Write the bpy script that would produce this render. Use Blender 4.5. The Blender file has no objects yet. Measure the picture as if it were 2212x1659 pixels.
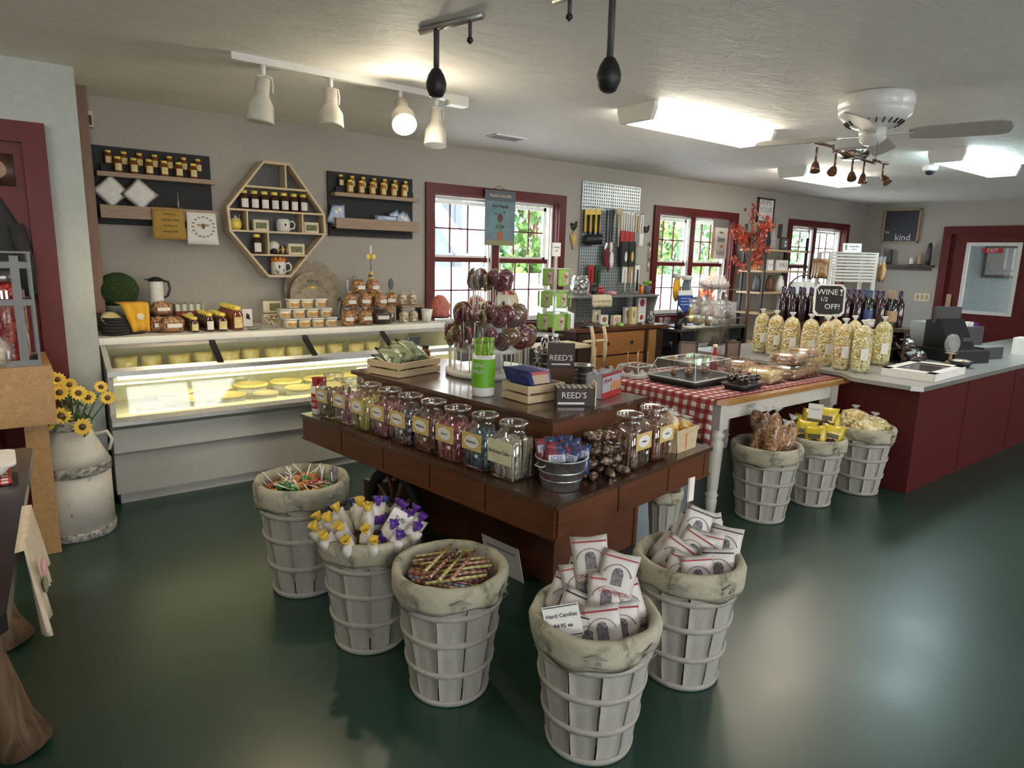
import bpy, math, random
from mathutils import Vector, Matrix, Euler
random.seed(7)
PI = math.pi
scn = bpy.context.scene
COL = scn.collection
# ------------------------------------------------------------------ camera
CW, CH, CF, EYE = 2212.0, 1659.0, 1433.94, 1.6
YAW, PITCH, ROLL = 0.659171, -0.190201, 0.0260844
def _basis():
    cy, sy, cp, sp = math.cos(YAW), math.sin(YAW), math.cos(PITCH), math.sin(PITCH)
    f = Vector((sy*cp, cy*cp, sp)); r = Vector((cy, -sy, 0)); u = r.cross(f)
    cr, sr = math.cos(ROLL), math.sin(ROLL)
    return cr*r+sr*u, -sr*r+cr*u, f
CR, CU, CFW = _basis()
cam = bpy.data.objects.new('camera', bpy.data.cameras.new('camera'))
COL.objects.link(cam)
cam.matrix_world = Matrix(((CR.x, CU.x, -CFW.x, 0), (CR.y, CU.y, -CFW.y, 0), (CR.z, CU.z, -CFW.z, EYE), (0, 0, 0, 1)))
cam.data.sensor_width = 36; cam.data.lens = CF/CW*36; cam.data.clip_start = .05
scn.camera = cam
def ray(px, py): return CR*((px-CW/2)/CF) - CU*((py-CH/2)/CF) + CFW
def onz(px, py, z=0.0):
    d = ray(px, py); return Vector((0, 0, EYE)) + d*((z-EYE)/d.z)
def ony(px, py, y):
    d = ray(px, py); return Vector((0, 0, EYE)) + d*(y/d.y)
def onx(px, py, x):
    d = ray(px, py); return Vector((0, 0, EYE)) + d*(x/d.x)
def zat(px, py, p):          # height on the vertical through p seen at that pixel
    d = ray(px, py); return EYE + d.z*math.hypot(p[0], p[1])/math.hypot(d.x, d.y)
# ------------------------------------------------------------------ world, sun, exposure
scn.view_settings.view_transform = 'Standard'; scn.view_settings.look = 'None'
scn.view_settings.gamma = 1; scn.view_settings.use_curve_mapping = False
scn.view_settings.exposure = 1.5
wd = bpy.data.worlds.new('sky'); scn.world = wd; wd.use_nodes = True
wn = wd.node_tree; bgn = wn.nodes['Background']
sky = wn.nodes.new('ShaderNodeTexSky'); sky.sky_type = 'NISHITA'; sky.sun_disc = False
sky.sun_elevation = math.radians(48); sky.sun_rotation = math.radians(200); sky.air_density = 1.2; sky.dust_density = 3
mixw = wn.nodes.new('ShaderNodeMix'); mixw.data_type = 'RGBA'; mixw.inputs[0].default_value = .6
wn.links.new(sky.outputs[0], mixw.inputs[6]); mixw.inputs[7].default_value = (4.5, 4.7, 5.0, 1)
wn.links.new(mixw.outputs[2], bgn.inputs[0]); bgn.inputs[1].default_value = 0.85
sun = bpy.data.objects.new('sun', bpy.data.lights.new('sun', 'SUN')); COL.objects.link(sun)
sun.data.energy = 4.5; sun.data.angle = .02; sun.data.color = (1, .95, .86)
sun.rotation_euler = (math.radians(-44), math.radians(-12), 0)
sun.rotation_euler = Vector((.15, .75, -.75)).to_track_quat('-Z', 'Y').to_euler()
# ------------------------------------------------------------------ materials
MATS = {}
def nd(nt, t, **kw):
    n = nt.nodes.new(t)
    for k, v in kw.items():
        if isinstance(k, str) and hasattr(n, k): setattr(n, k, v)
    return n
def base(name, rough=.5, metal=0, coat=0, spec=None, alpha=None):
    m = bpy.data.materials.new(name); m.use_nodes = True
    nt = m.node_tree; b = nt.nodes['Principled BSDF']
    b.inputs['Roughness'].default_value = rough; b.inputs['Metallic'].default_value = metal
    b.inputs['Coat Weight'].default_value = coat; b.inputs['Coat Roughness'].default_value = .12
    if spec is not None: b.inputs['Specular IOR Level'].default_value = spec
    MATS[name] = m
    return m, nt, b
def c4(c): return (c[0], c[1], c[2], 1)
def coords(nt, scale=(1, 1, 1), rot=(0, 0, 0)):
    tc = nd(nt, 'ShaderNodeTexCoord'); mp = nd(nt, 'ShaderNodeMapping')
    mp.inputs['Scale'].default_value = scale; mp.inputs['Rotation'].default_value = rot
    nt.links.new(tc.outputs['Object'], mp.inputs[0]); return mp.outputs[0]
def ramp(nt, fac, stops, interp='LINEAR'):
    r = nd(nt, 'ShaderNodeValToRGB'); e = r.color_ramp.elements; r.color_ramp.interpolation = interp
    while len(e) < len(stops): e.new(.5)
    for i, (p, c) in enumerate(stops): e[i].position = p; e[i].color = c4(c)
    nt.links.new(fac, r.inputs[0]); return r.outputs[0]
def bump(nt, b, h, s=.3, d=.01):
    n = nd(nt, 'ShaderNodeBump'); n.inputs['Strength'].default_value = s; n.inputs['Distance'].default_value = d
    nt.links.new(h, n.inputs['Height']); nt.links.new(n.outputs[0], b.inputs['Normal'])
def noise(nt, vec, scale, detail=3, rough=.5, dist=0):
    n = nd(nt, 'ShaderNodeTexNoise'); n.inputs['Scale'].default_value = scale; n.inputs['Detail'].default_value = detail
    n.inputs['Roughness'].default_value = rough; n.inputs['Distortion'].default_value = dist
    if vec is not None: nt.links.new(vec, n.inputs['Vector'])
    return n.outputs[0]
def plain(name, c, rough=.5, metal=0, var=.08, scale=25, coat=0, bs=0, bscale=80, spec=None):
    if name in MATS: return MATS[name]
    m, nt, b = base(name, rough, metal, coat, spec)
    v = coords(nt)
    lo = tuple(x*(1-var) for x in c); hi = tuple(min(1, x*(1+var)) for x in c)
    nt.links.new(ramp(nt, noise(nt, v, scale), [(.3, lo), (.7, hi)]), b.inputs['Base Color'])
    if bs: bump(nt, b, noise(nt, v, bscale, 4), bs)
    return m
def wood(name, c1, c2, scale=(1, 12, 12), rough=.42, coat=0, grain=4.0):
    m, nt, b = base(name, rough, 0, coat)
    v = coords(nt, scale)
    n = noise(nt, v, grain, 5, .6, 1.2)
    nt.links.new(ramp(nt, n, [(.28, c1), (.5, tuple((a+d)/2 for a, d in zip(c1, c2))), (.72, c2)]), b.inputs['Base Color'])
    bump(nt, b, n, .12, .004); return m
def chips(name, cols, scale=60, rough=.3, coat=.6, bs=.8, bd=.01, rnd=1):
    m, nt, b = base(name, rough, 0, coat)
    v = coords(nt)
    vo = nd(nt, 'ShaderNodeTexVoronoi'); vo.inputs['Scale'].default_value = scale; vo.inputs['Randomness'].default_value = rnd
    nt.links.new(v, vo.inputs['Vector'])
    sp = nd(nt, 'ShaderNodeSeparateColor'); nt.links.new(vo.outputs['Color'], sp.inputs[0])
    n = len(cols)
    nt.links.new(ramp(nt, sp.outputs[0], [(i/n, c) for i, c in enumerate(cols)], 'CONSTANT'), b.inputs['Base Color'])
    iv = nd(nt, 'ShaderNodeMath', operation='SUBTRACT'); iv.inputs[0].default_value = 1; nt.links.new(vo.outputs['Distance'], iv.inputs[1])
    bump(nt, b, iv.outputs[0], bs, bd); return m
def bands(name, cols, scale=40, axis='Z', rough=.3, coat=.5, dist=0, wt='BANDS', interp='CONSTANT'):
    m, nt, b = base(name, rough, 0, coat)
    w = nd(nt, 'ShaderNodeTexWave', wave_type=wt); w.inputs['Scale'].default_value = scale; w.inputs['Distortion'].default_value = dist
    w.inputs['Detail'].default_value = 1
    if wt == 'BANDS': w.bands_direction = axis
    else: w.rings_direction = axis
    w.wave_profile = 'SAW'
    nt.links.new(coords(nt), w.inputs[0])
    n = len(cols); nt.links.new(ramp(nt, w.outputs[1], [(i/n, c) for i, c in enumerate(cols)], interp), b.inputs['Base Color'])
    return m
def emit(name, c, s):
    m, nt, b = base(name, .4); b.inputs['Base Color'].default_value = c4(c)
    b.inputs['Emission Color'].default_value = c4(c); b.inputs['Emission Strength'].default_value = s; return m
def thinglass(name, tint=(1, 1, 1), gloss=.12, rough=.03):
    m, nt, b = base(name); nt.nodes.remove(b)
    t = nd(nt, 'ShaderNodeBsdfTransparent'); t.inputs[0].default_value = c4(tint)
    g = nd(nt, 'ShaderNodeBsdfGlossy'); g.inputs['Roughness'].default_value = rough; g.inputs[0].default_value = (1, 1, 1, 1)
    fr = nd(nt, 'ShaderNodeLayerWeight'); fr.inputs[0].default_value = .25
    ma = nd(nt, 'ShaderNodeMath', operation='MULTIPLY_ADD'); ma.inputs[1].default_value = .55; ma.inputs[2].default_value = gloss
    nt.links.new(fr.outputs['Facing'], ma.inputs[0])
    mx = nd(nt, 'ShaderNodeMixShader'); nt.links.new(ma.outputs[0], mx.inputs[0]); nt.links.new(t.outputs[0], mx.inputs[1]); nt.links.new(g.outputs[0], mx.inputs[2])
    nt.links.new(mx.outputs[0], nt.nodes['Material Output'].inputs[0]); return m
def film(name, tint, alpha=.35, rough=.15, bs=.5, bscale=25):   # crinkled clear film: part see-through, part shiny
    m, nt, b = base(name, rough); b.inputs['Base Color'].default_value = c4(tint)
    b.inputs['Alpha'].default_value = alpha; b.inputs['Specular IOR Level'].default_value = .9
    bump(nt, b, noise(nt, coords(nt), bscale, 2), bs, .02); return m
# structure
def mk_mats():
    m, nt, b = base('floor_green', .3, spec=.8)
    v = coords(nt); n = noise(nt, v, 1.3, 4)
    nt.links.new(ramp(nt, n, [(.3, (.011, .038, .025)), (.7, (.016, .050, .033))]), b.inputs['Base Color'])
    r = nd(nt, 'ShaderNodeMapRange'); r.inputs[3].default_value = .27; r.inputs[4].default_value = .38
    nt.links.new(noise(nt, v, 3, 3), r.inputs[0]); nt.links.new(r.outputs[0], b.inputs['Roughness'])
    
    m, nt, b = base('ceiling_plaster', .62)
    v = coords(nt, (1, 2.2, 1)); n = noise(nt, v, 6, 6, .6, .6)
    nt.links.new(ramp(nt, n, [(.3, (.74, .72, .67)), (.7, (.80, .78, .73))]), b.inputs['Base Color'])
    bump(nt, b, n, .5, .03)
    m, nt, b = base('wall_taupe', .75)
    v = coords(nt); n = noise(nt, v, 40, 5)
    nt.links.new(ramp(nt, n, [(.3, (.37, .345, .305)), (.7, (.405, .378, .335))]), b.inputs['Base Color']); bump(nt, b, n, .08, .003)
    m, nt, b = base('wall_sage', .75)
    v = coords(nt); n = noise(nt, v, 40, 5)
    nt.links.new(ramp(nt, n, [(.3, (.42, .45, .42)), (.7, (.46, .49, .46))]), b.inputs['Base Color']); bump(nt, b, n, .08, .003)
    plain('red_paint', (.105, .010, .009), .42, var=.12, spec=.35)
    plain('red_counter', (.078, .008, .008), .45, var=.15, spec=.35)
    plain('white', (.75, .74, .70), .4, var=.03); plain('white_gloss', (.72, .71, .68), .25, var=.03)
    plain('paper', (.78, .76, .72), .7, var=.04); plain('cream', (.70, .63, .45), .6); plain('black', (.012, .012, .013), .45, var=.2)
    plain('black_soft', (.02, .02, .022), .8); plain('grey_metal', (.42, .42, .42), .32, .9); plain('chrome', (.75, .75, .75), .12, 1)
    plain('alu', (.55, .55, .54), .3, .8, bs=.05); plain('dark_grey', (.07, .07, .075), .5); plain('case_white', (.47, .46, .42), .5, var=.04)
    plain('yellow', (.75, .50, .05), .4); plain('lid_yellow', (.85, .66, .10), .35, var=.04); plain('mustard', (.42, .26, .05), .8, bs=.2)
    plain('towel_yellow', (.72, .40, .03), .85, bs=.3); plain('honey', (.20, .04, .006), .08, coat=1, var=.3); plain('honey_dark', (.055, .012, .006), .08, coat=1)
    plain('honey_light', (.42, .15, .02), .1, coat=1); plain('label_cream', (.68, .58, .28), .6, var=.15, scale=60); plain('label_white', (.75, .74, .70), .6, var=.1, scale=90)
    plain('red', (.42, .02, .02), .4); plain('pink', (.7, .35, .38), .4); plain('orange', (.7, .22, .03), .4); plain('green', (.12, .35, .03), .5)
    plain('leaf', (.06, .14, .02), .6, var=.5); plain('blue', (.02, .03, .20), .35, coat=.4, var=.3, scale=40); plain('purple', (.10, .02, .28), .35, coat=.4, var=.3)
    plain('lightblue', (.35, .45, .62), .35, coat=.4, var=.25); plain('brown', (.10, .045, .02), .5); plain('tan', (.45, .30, .17), .6, var=.15)
    plain('ceramic', (.75, .73, .68), .15, coat=.5, var=.03); plain('terracotta', (.35, .12, .05), .6); plain('ink', (.02, .02, .02), .7); plain('ink_red', (.35, .03, .04), .6); plain('print_white', (.75, .75, .75), .6)
    plain('salt', (.55, .16, .12), .5, var=.25, bs=.4); plain('slate', (.11, .12, .14), .7); plain('grey', (.28, .28, .28), .6); plain('steel_dark', (.05, .05, .05), .4, .6)
    wood('oak', (.42, .29, .16), (.55, .40, .24)); wood('walnut', (.075, .022, .007), (.150, .048, .016), (1.5, 14, 14), .42, .1)
    wood('walnut_y', (.075, .022, .007), (.150, .048, .016), (14, 1.5, 14), .42, .1)
    wood('pine', (.55, .42, .25), (.68, .55, .36)); wood('pine_z', (.55, .42, .25), (.68, .55, .36), (12, 12, 1)); wood('butcher', (.36, .19, .07), (.50, .29, .12), (9, 2, 9), .4)
    wood('table_oak', (.32, .15, .05), (.45, .24, .08), (1, 12, 12), .25, .5); wood('dresser', (.30, .11, .03), (.44, .19, .06), (2, 12, 9), .4); wood('dark_wood', (.03, .016, .01), (.065, .035, .02), (10, 10, 1.2))
    wood('log', (.06, .032, .016), (.22, .13, .06), (9, 9, 1.0), .7, 0, 3); wood('board', (.24, .15, .09), (.36, .24, .15), (1, 10, 10)); wood('strip', (.17, .085, .045), (.25, .13, .075), (10, 10, 1))
    wood('slat', (.31, .29, .245), (.385, .36, .31), (10, 10, 1), .7); wood('grey_wood', (.15, .14, .13), (.24, .23, .22), (1, 9, 9), .7)
    m, nt, b = base('liner', .85)
    v = coords(nt); n = noise(nt, v, 9, 5, .65, .8)
    nt.links.new(ramp(nt, n, [(.34, (.15, .14, .10)), (.46, (.37, .34, .25)), (.75, (.48, .445, .335))]), b.inputs['Base Color']); bump(nt, b, noise(nt, v, 30, 3), .3, .01)
    m, nt, b = base('galv', .32, .9)
    vo = nd(nt, 'ShaderNodeTexVoronoi'); vo.inputs['Scale'].default_value = 45; nt.links.new(coords(nt), vo.inputs[0])
    sp = nd(nt, 'ShaderNodeSeparateColor'); nt.links.new(vo.outputs['Color'], sp.inputs[0])
    nt.links.new(ramp(nt, sp.outputs[0], [(0, (.38, .39, .40)), (1, (.58, .59, .60))]), b.inputs['Base Color'])
    m, nt, b = base('worn_white', .55)
    v = coords(nt); n = noise(nt, v, 14, 6, .7)
    nt.links.new(ramp(nt, n, [(.30, (.10, .09, .08)), (.36, (.60, .56, .48)), (.8, (.70, .66, .58))]), b.inputs['Base Color'])
    m, nt, b = base('worn_band', .6)
    v = coords(nt, (1, 1, 2)); n = noise(nt, v, 22, 6, .75)
    nt.links.new(ramp(nt, n, [(.40, (.09, .085, .08)), (.60, (.55, .52, .45))]), b.inputs['Base Color'])
    for nm, cs, sc in (('gingham', ((.60, .56, .54), (.30, .07, .07), (.22, .012, .018)), 1/.034), ('gingham_small', ((.62, .58, .56), (.36, .08, .08), (.26, .015, .02)), 1/.02)):
        m, nt, b = base(nm, .8); v = coords(nt, (sc, sc, sc)); sx = nd(nt, 'ShaderNodeSeparateXYZ'); nt.links.new(v, sx.inputs[0])
        def sq(o):
            a = nd(nt, 'ShaderNodeMath', operation='PINGPONG'); a.inputs[1].default_value = 1; nt.links.new(o, a.inputs[0])
            g = nd(nt, 'ShaderNodeMath', operation='GREATER_THAN'); g.inputs[1].default_value = .5; nt.links.new(a.outputs[0], g.inputs[0]); return g.outputs[0]
        s2 = nd(nt, 'ShaderNodeMath', operation='ADD'); nt.links.new(sx.outputs[0], s2.inputs[0]); nt.links.new(sx.outputs[2], s2.inputs[1])
        ad = nd(nt, 'ShaderNodeMath', operation='ADD'); nt.links.new(sq(s2.outputs[0]), ad.inputs[0]); nt.links.new(sq(sx.outputs[1]), ad.inputs[1])
        dv = nd(nt, 'ShaderNodeMath', operation='DIVIDE'); dv.inputs[1].default_value = 2.01; nt.links.new(ad.outputs[0], dv.inputs[0])
        nt.links.new(ramp(nt, dv.outputs[0], [(0, cs[0]), (.34, cs[1]), (.7, cs[2])], 'CONSTANT'), b.inputs['Base Color'])
    chips('popcorn', [(.80, .66, .34), (.72, .52, .18), (.85, .76, .52), (.62, .40, .12), (.80, .70, .42)], 55, .35, .5, 1, .02)
    chips('popcorn_green', [(.78, .70, .36), (.66, .56, .18), (.85, .80, .55), (.60, .50, .16), (.76, .72, .40)], 55, .35, .5, 1, .02)
    chips('granola', [(.38, .20, .09), (.26, .12, .05), (.50, .30, .15), (.16, .07, .03), (.44, .24, .12)], 70)
    chips('nuts', [(.45, .22, .08), (.30, .13, .05), (.58, .33, .14), (.20, .08, .04)], 48); chips('snackmix', [(.48, .26, .09), (.62, .42, .18), (.34, .15, .05), (.20, .09, .04)], 60)
    chips('chips_pale', [(.78, .62, .28), (.85, .74, .42), (.66, .48, .18), (.88, .80, .55)], 34, .35, .5, 1, .03); chips('choc_nuts', [(.03, .014, .01), (.06, .028, .015), (.10, .05, .02), (.02, .01, .008)], 45)
    chips('brownie', [(.05, .028, .022), (.09, .05, .04), (.035, .02, .016)], 30); chips('darkcandy', [(.06, .05, .07), (.12, .10, .12), (.30, .26, .26), (.05, .03, .05)], 30, .2, 1)
    chips('cake', [(.40, .22, .10), (.50, .30, .14), (.32, .16, .07)], 90); chips('moss', [(.02, .05, .01), (.035, .08, .015), (.05, .11, .02)], 160, .8, 0, 1, .01)
    chips('straw', [(.75, .58, .25), (.65, .45, .15), (.8, .68, .35)], 70, .6, 0); chips('cheese', [(.62, .50, .20), (.72, .62, .32), (.55, .40, .12)], 14, .3, .6, .2)
    chips('greenpack', [(.12, .16, .09), (.20, .24, .14), (.07, .10, .05), (.28, .32, .22)], 22, .25, .7); chips('brownwrap', [(.05, .025, .02), (.12, .06, .04), (.30, .20, .14), (.03, .015, .012)], 35, .15, 1)
    chips('seasoning', [(.50, .40, .25), (.62, .55, .42), (.30, .22, .12), (.42, .38, .30)], 50)
    thinglass('glass'); thinglass('pane_glass', (.97, 1, .99), .03); thinglass('acrylic', (.97, .97, .97), .09, .05); thinglass('case_glass', (.98, 1, .97), .04)
    film('cello', (.8, .8, .8), .22); film('cello_dense', (.7, .7, .7), .30); film('plastic_cup', (.8, .8, .78), .55, .3, 0)
mk_mats()
# ------------------------------------------------------------------ mesh helpers
class MB:
    def __init__(s): s.v = []; s.f = []; s.sm = []
    def add(s, vs, fs, M=None, smooth=False):
        o = len(s.v)
        s.v += [tuple(M @ Vector(p)) if M is not None else tuple(p) for p in vs]
        s.f += [tuple(i+o for i in f) for f in fs]; s.sm += [smooth]*len(fs) if not isinstance(smooth, list) else smooth
        return s
    def bb(s, x0, x1, y0, y1, z0, z1, M=None):
        v = [(x, y, z) for z in (z0, z1) for y in (y0, y1) for x in (x0, x1)]
        return s.add(v, [(0, 2, 3, 1), (4, 5, 7, 6), (0, 1, 5, 4), (2, 6, 7, 3), (0, 4, 6, 2), (1, 3, 7, 5)], M)
    def box(s, c, d, M=None): return s.bb(c[0]-d[0]/2, c[0]+d[0]/2, c[1]-d[1]/2, c[1]+d[1]/2, c[2]-d[2]/2, c[2]+d[2]/2, M)
    def cyl(s, a, b, r0, r1=None, n=12, caps=True, M=None):
        r1 = r0 if r1 is None else r1; a = Vector(a); b = Vector(b); q = (b-a).to_track_quat('Z', 'Y')
        v = []
        for p, r in ((a, r0), (b, r1)):
            for i in range(n): v.append(p + q @ Vector((r*math.cos(2*PI*i/n), r*math.sin(2*PI*i/n), 0)))
        f = [(i, (i+1) % n, n+(i+1) % n, n+i) for i in range(n)]; sm = [True]*n
        if caps: f += [tuple(range(n-1, -1, -1)), tuple(range(n, 2*n))]; sm += [False, False]
        return s.add(v, f, M, sm)
    def tube(s, pts, r, n=8, M=None, closed=False):
        pts = [Vector(p) for p in pts]; m = len(pts); v = []; up = None
        for i, p in enumerate(pts):
            t = (pts[(i+1) % m]-pts[i-1]) if closed else (pts[min(i+1, m-1)]-pts[max(i-1, 0)])
            t.normalize()
            if up is None:
                up = Vector((0, 0, 1)) if abs(t.z) < .9 else Vector((1, 0, 0))
            sx = up.cross(t).normalized(); up = t.cross(sx)
            rr = r[i] if isinstance(r, (list, tuple)) else r
            for k in range(n): v.append(p + sx*(rr*math.cos(2*PI*k/n)) + up*(rr*math.sin(2*PI*k/n)))
        f = []; e = m if closed else m-1
        for i in range(e):
            j = (i+1) % m
            f += [(i*n+k, i*n+(k+1) % n, j*n+(k+1) % n, j*n+k) for k in range(n)]
        sm = [True]*len(f)
        if not closed: f += [tuple(range(n-1, -1, -1)), tuple(range((m-1)*n, m*n))]; sm += [False, False]
        return s.add(v, f, M, sm)
    def lathe(s, prof, n=20, c=(0, 0, 0), M=None, sq=0, wob=None):
        v = []; m = len(prof)
        for j, (r, z) in enumerate(prof):
            for i in range(n):
                a = 2*PI*i/n; k = 1.0
                if sq: k = 1/((abs(math.cos(a))**sq+abs(math.sin(a))**sq)**(1/sq))
                if wob: k *= wob(a, j)
                v.append((c[0]+r*k*math.cos(a), c[1]+r*k*math.sin(a), c[2]+z))
        f = []
        for j in range(m-1): f += [(j*n+i, j*n+(i+1) % n, (j+1)*n+(i+1) % n, (j+1)*n+i) for i in range(n)]
        sm = [True]*len(f); R_ = max(p[0] for p in prof)
        if abs(prof[0][1]-prof[-1][1]) < .2*R_ and min(p[0] for p in prof) > .5*R_: return s.add(v, f, M, sm)
        if prof[0][0] > 1e-5: f.append(tuple(range(n-1, -1, -1))); sm.append(False)
        if prof[-1][0] > 1e-5 and prof[-1] != prof[0]: f.append(tuple((m-1)*n+i for i in range(n))); sm.append(False)
        return s.add(v, f, M, sm)
    def shell(s, prof, n=20, c=(0, 0, 0), M=None, sq=0, wob=None):     # open lathe, no caps
        k = len(s.f); s.lathe(prof, n, c, M, sq, wob)
        while len(s.f[-1]) == n and n > 4: s.f.pop(); s.sm.pop()
        return s
    def ball(s, c, r, n=10, m=7, M=None, wob=None):
        r = r if isinstance(r, (tuple, list)) else (r, r, r); v = [(c[0], c[1], c[2]-r[2])]
        for j in range(1, m):
            t = -PI/2+PI*j/m
            for i in range(n):
                a = 2*PI*i/n; k = wob(a, t) if wob else 1
                v.append((c[0]+r[0]*k*math.cos(t)*math.cos(a), c[1]+r[1]*k*math.cos(t)*math.sin(a), c[2]+r[2]*k*math.sin(t)))
        v.append((c[0], c[1], c[2]+r[2])); L = len(v)-1; f = [(0, 1+(i+1) % n, 1+i) for i in range(n)]
        for j in range(m-2): f += [(1+j*n+i, 1+j*n+(i+1) % n, 1+(j+1)*n+(i+1) % n, 1+(j+1)*n+i) for i in range(n)]
        f += [(L, 1+(m-2)*n+i, 1+(m-2)*n+(i+1) % n) for i in range(n)]
        return s.add(v, f, M, True)
    def prism(s, pts, a, b, axis='y', M=None):      # 2-D outline swept along an axis from a to b (counter-clockwise seen from -axis)
        n = len(pts)
        def P(p, t): return (p[0], t, p[1]) if axis == 'y' else ((t, p[0], p[1]) if axis == 'x' else (p[0], p[1], t))
        v = [P(p, a) for p in pts]+[P(p, b) for p in pts]
        f = [tuple(range(n)), tuple(range(2*n-1, n-1, -1))]+[(i, n+i, n+(i+1) % n, (i+1) % n) for i in range(n)]
        return s.add(v, f, M)
    def pillow(s, w, h, t, n=7, rnd=None, crimp=.0, wr=.12, M=None):    # stuffed flat bag, stands in xz
        rnd = rnd or random.Random(1); v = []; f = []
        idx = {}
        def P(i, j, sd):
            u = -1+2*i/n; q = -1+2*j/n; e = (1-abs(u)**3)*(1-abs(q)**3)
            jt = rnd.uniform(-wr, wr)*e
            sh = 1-.08*(1-abs(u))*abs(q)**2
            return (u*w/2*(1-.05*(1-q*q)), sd*(t/2)*max(0, e)**.6*(1+jt*2), h/2+q*h/2*sh)
        for sd in (-1, 1):
            for j in range(n+1):
                for i in range(n+1):
                    ed = i in (0, n) or j in (0, n)
                    if ed and sd == 1: idx[(sd, i, j)] = idx[(-1, i, j)]; continue
                    idx[(sd, i, j)] = len(v); v.append(P(i, j, sd))
            for j in range(n):
                for i in range(n):
                    q = (idx[(sd, i, j)], idx[(sd, i+1, j)], idx[(sd, i+1, j+1)], idx[(sd, i, j+1)])
                    f.append(q if sd == -1 else q[::-1])
        return s.add(v, f, M, True)
    def rbox(s, w, d, h, r, n=4, c=(0, 0, 0), M=None, taper=1.0):      # box with rounded vertical edges
        pts = []
        for cx, cy, a0 in ((1, 1, 0), (-1, 1, PI/2), (-1, -1, PI), (1, -1, 1.5*PI)):
            for k in range(n+1):
                a = a0+PI/2*k/n; pts.append((cx*(w/2-r)+r*math.cos(a), cy*(d/2-r)+r*math.sin(a)))
        m = len(pts); v = [(c[0]+p[0]*taper, c[1]+p[1]*taper, c[2]) for p in pts]+[(c[0]+p[0], c[1]+p[1], c[2]+h) for p in pts]
        f = [tuple(range(m-1, -1, -1)), tuple(range(m, 2*m))]+[(i, (i+1) % m, m+(i+1) % m, m+i) for i in range(m)]
        return s.add(v, f, M, [False, False]+[True]*m)
    def mesh(s, name, mat=None):
        me = bpy.data.meshes.new(name); me.from_pydata(s.v, [], s.f)
        me.polygons.foreach_set('use_smooth', s.sm)
        if mat: me.materials.append(MATS[mat] if isinstance(mat, str) else mat)
        me.update(); return me
    def build(s, name, mat, parent=None, loc=None, rot=None): return obj(name, s.mesh(name, mat), parent, loc, rot)
def obj(name, me, parent=None, loc=None, rot=None, mat=None, scale=None):
    o = bpy.data.objects.new(name, me); COL.objects.link(o); o.parent = parent
    if loc is not None: o.location = loc
    if rot is not None: o.rotation_euler = rot
    if scale is not None: o.scale = scale if isinstance(scale, (tuple, list)) else (scale,)*3
    if mat:
        o.material_slots[0].link = 'OBJECT'; o.material_slots[0].material = MATS[mat]
    return o
def tag(o, label, cat, group=None, kind=None):
    o['label'] = label; o['category'] = cat
    if group: o['group'] = group
    if kind: o['kind'] = kind
    return o
def thing(name, label, cat, loc=(0, 0, 0), rot=0, group=None):
    o = bpy.data.objects.new(name, None); COL.objects.link(o); o.empty_display_size = .05
    o.location = loc; o.rotation_euler = rot if isinstance(rot, (tuple, list, Euler)) else (0, 0, rot)
    return tag(o, label, cat, group)
def struct(name, mb, mat, parent=None):
    o = mb.build(name, mat, parent); o['kind'] = 'structure' if parent is None else o.get('kind', 'part')
    if parent is not None: del o['kind']
    return o
def spawn(parts, name, label, cat, loc, rot=0, group=None, scale=None, mats=None):
    """parts: [(part name, mesh, [sub parts])]; one part alone becomes the thing itself"""
    mats = mats or {}
    if len(parts) == 1 and not (len(parts[0]) > 2 and parts[0][2]):
        o = obj(name, parts[0][1], None, loc, rot if isinstance(rot, (tuple, list, Euler)) else (0, 0, rot), mats.get(parts[0][0]), scale)
        return tag(o, label, cat, group)
    t = thing(name, label, cat, loc, rot, group)
    if scale is not None: t.scale = scale if isinstance(scale, (tuple, list)) else (scale,)*3
    for p in parts:
        c = obj(p[0], p[1], t, mat=mats.get(p[0]))
        for q in (p[2] if len(p) > 2 else []): obj(q[0], q[1], c, mat=mats.get(q[0]))
    return t
TXT = {}
def text_mesh(s, size, mat, ext=.0004):
    k = (s, size, mat)
    if k not in TXT:
        cu = bpy.data.curves.new('lettering', 'FONT'); cu.body = s; cu.size = size; cu.align_x = 'CENTER'; cu.align_y = 'CENTER'; cu.extrude = ext; cu.resolution_u = 2
        o = bpy.data.objects.new('tmp', cu); COL.objects.link(o)
        me = bpy.data.meshes.new_from_object(o.evaluated_get(bpy.context.evaluated_depsgraph_get()))
        bpy.data.objects.remove(o); bpy.data.curves.remove(cu)
        me.name = 'lettering'; me.materials.clear(); me.materials.append(MATS[mat]); TXT[k] = me
    return TXT[k]
def text(s, size, mat, parent, loc, rot=(PI/2, 0, 0), name='lettering'):
    return obj(name, text_mesh(s, size, mat), parent, loc, rot)
def vfill(c, w, h, t=.001): return MB().box(c, (w, t, h))
# ================================================================== the room
WY, WX, CZ = 5.45, 11.57, 2.58
struct('floor', MB().bb(-3.2, 11.9, -4.2, 5.65, -.12, 0), 'floor_green')
struct('ceiling', MB().bb(-3.2, 11.9, -4.2, 5.65, CZ, CZ+.2), 'ceiling_plaster')
WINS = [(3.165, 4.87), (6.29, 7.98), (9.24, 11.03)]
WZ0, WZ1 = .93, 2.24
mb = MB(); xs = [.357] + [v for w in WINS for v in (w[0]+.08, w[1]-.08)] + [WX+.2]
for i in range(0, len(xs), 2): mb.bb(xs[i], xs[i+1], WY, WY+.2, 0, CZ)
for a, b in WINS: mb.bb(a+.08, b-.08, WY, WY+.2, 0, WZ0); mb.bb(a+.08, b-.08, WY, WY+.2, WZ1-.08, CZ)
struct('wall_back', mb, 'wall_taupe')
mb = MB().bb(-3.2, .457, 4.69, 4.89, 0, CZ).bb(.357, .457, 4.89, WY, 0, CZ)
struct('wall_left', mb, 'wall_sage')
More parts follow.
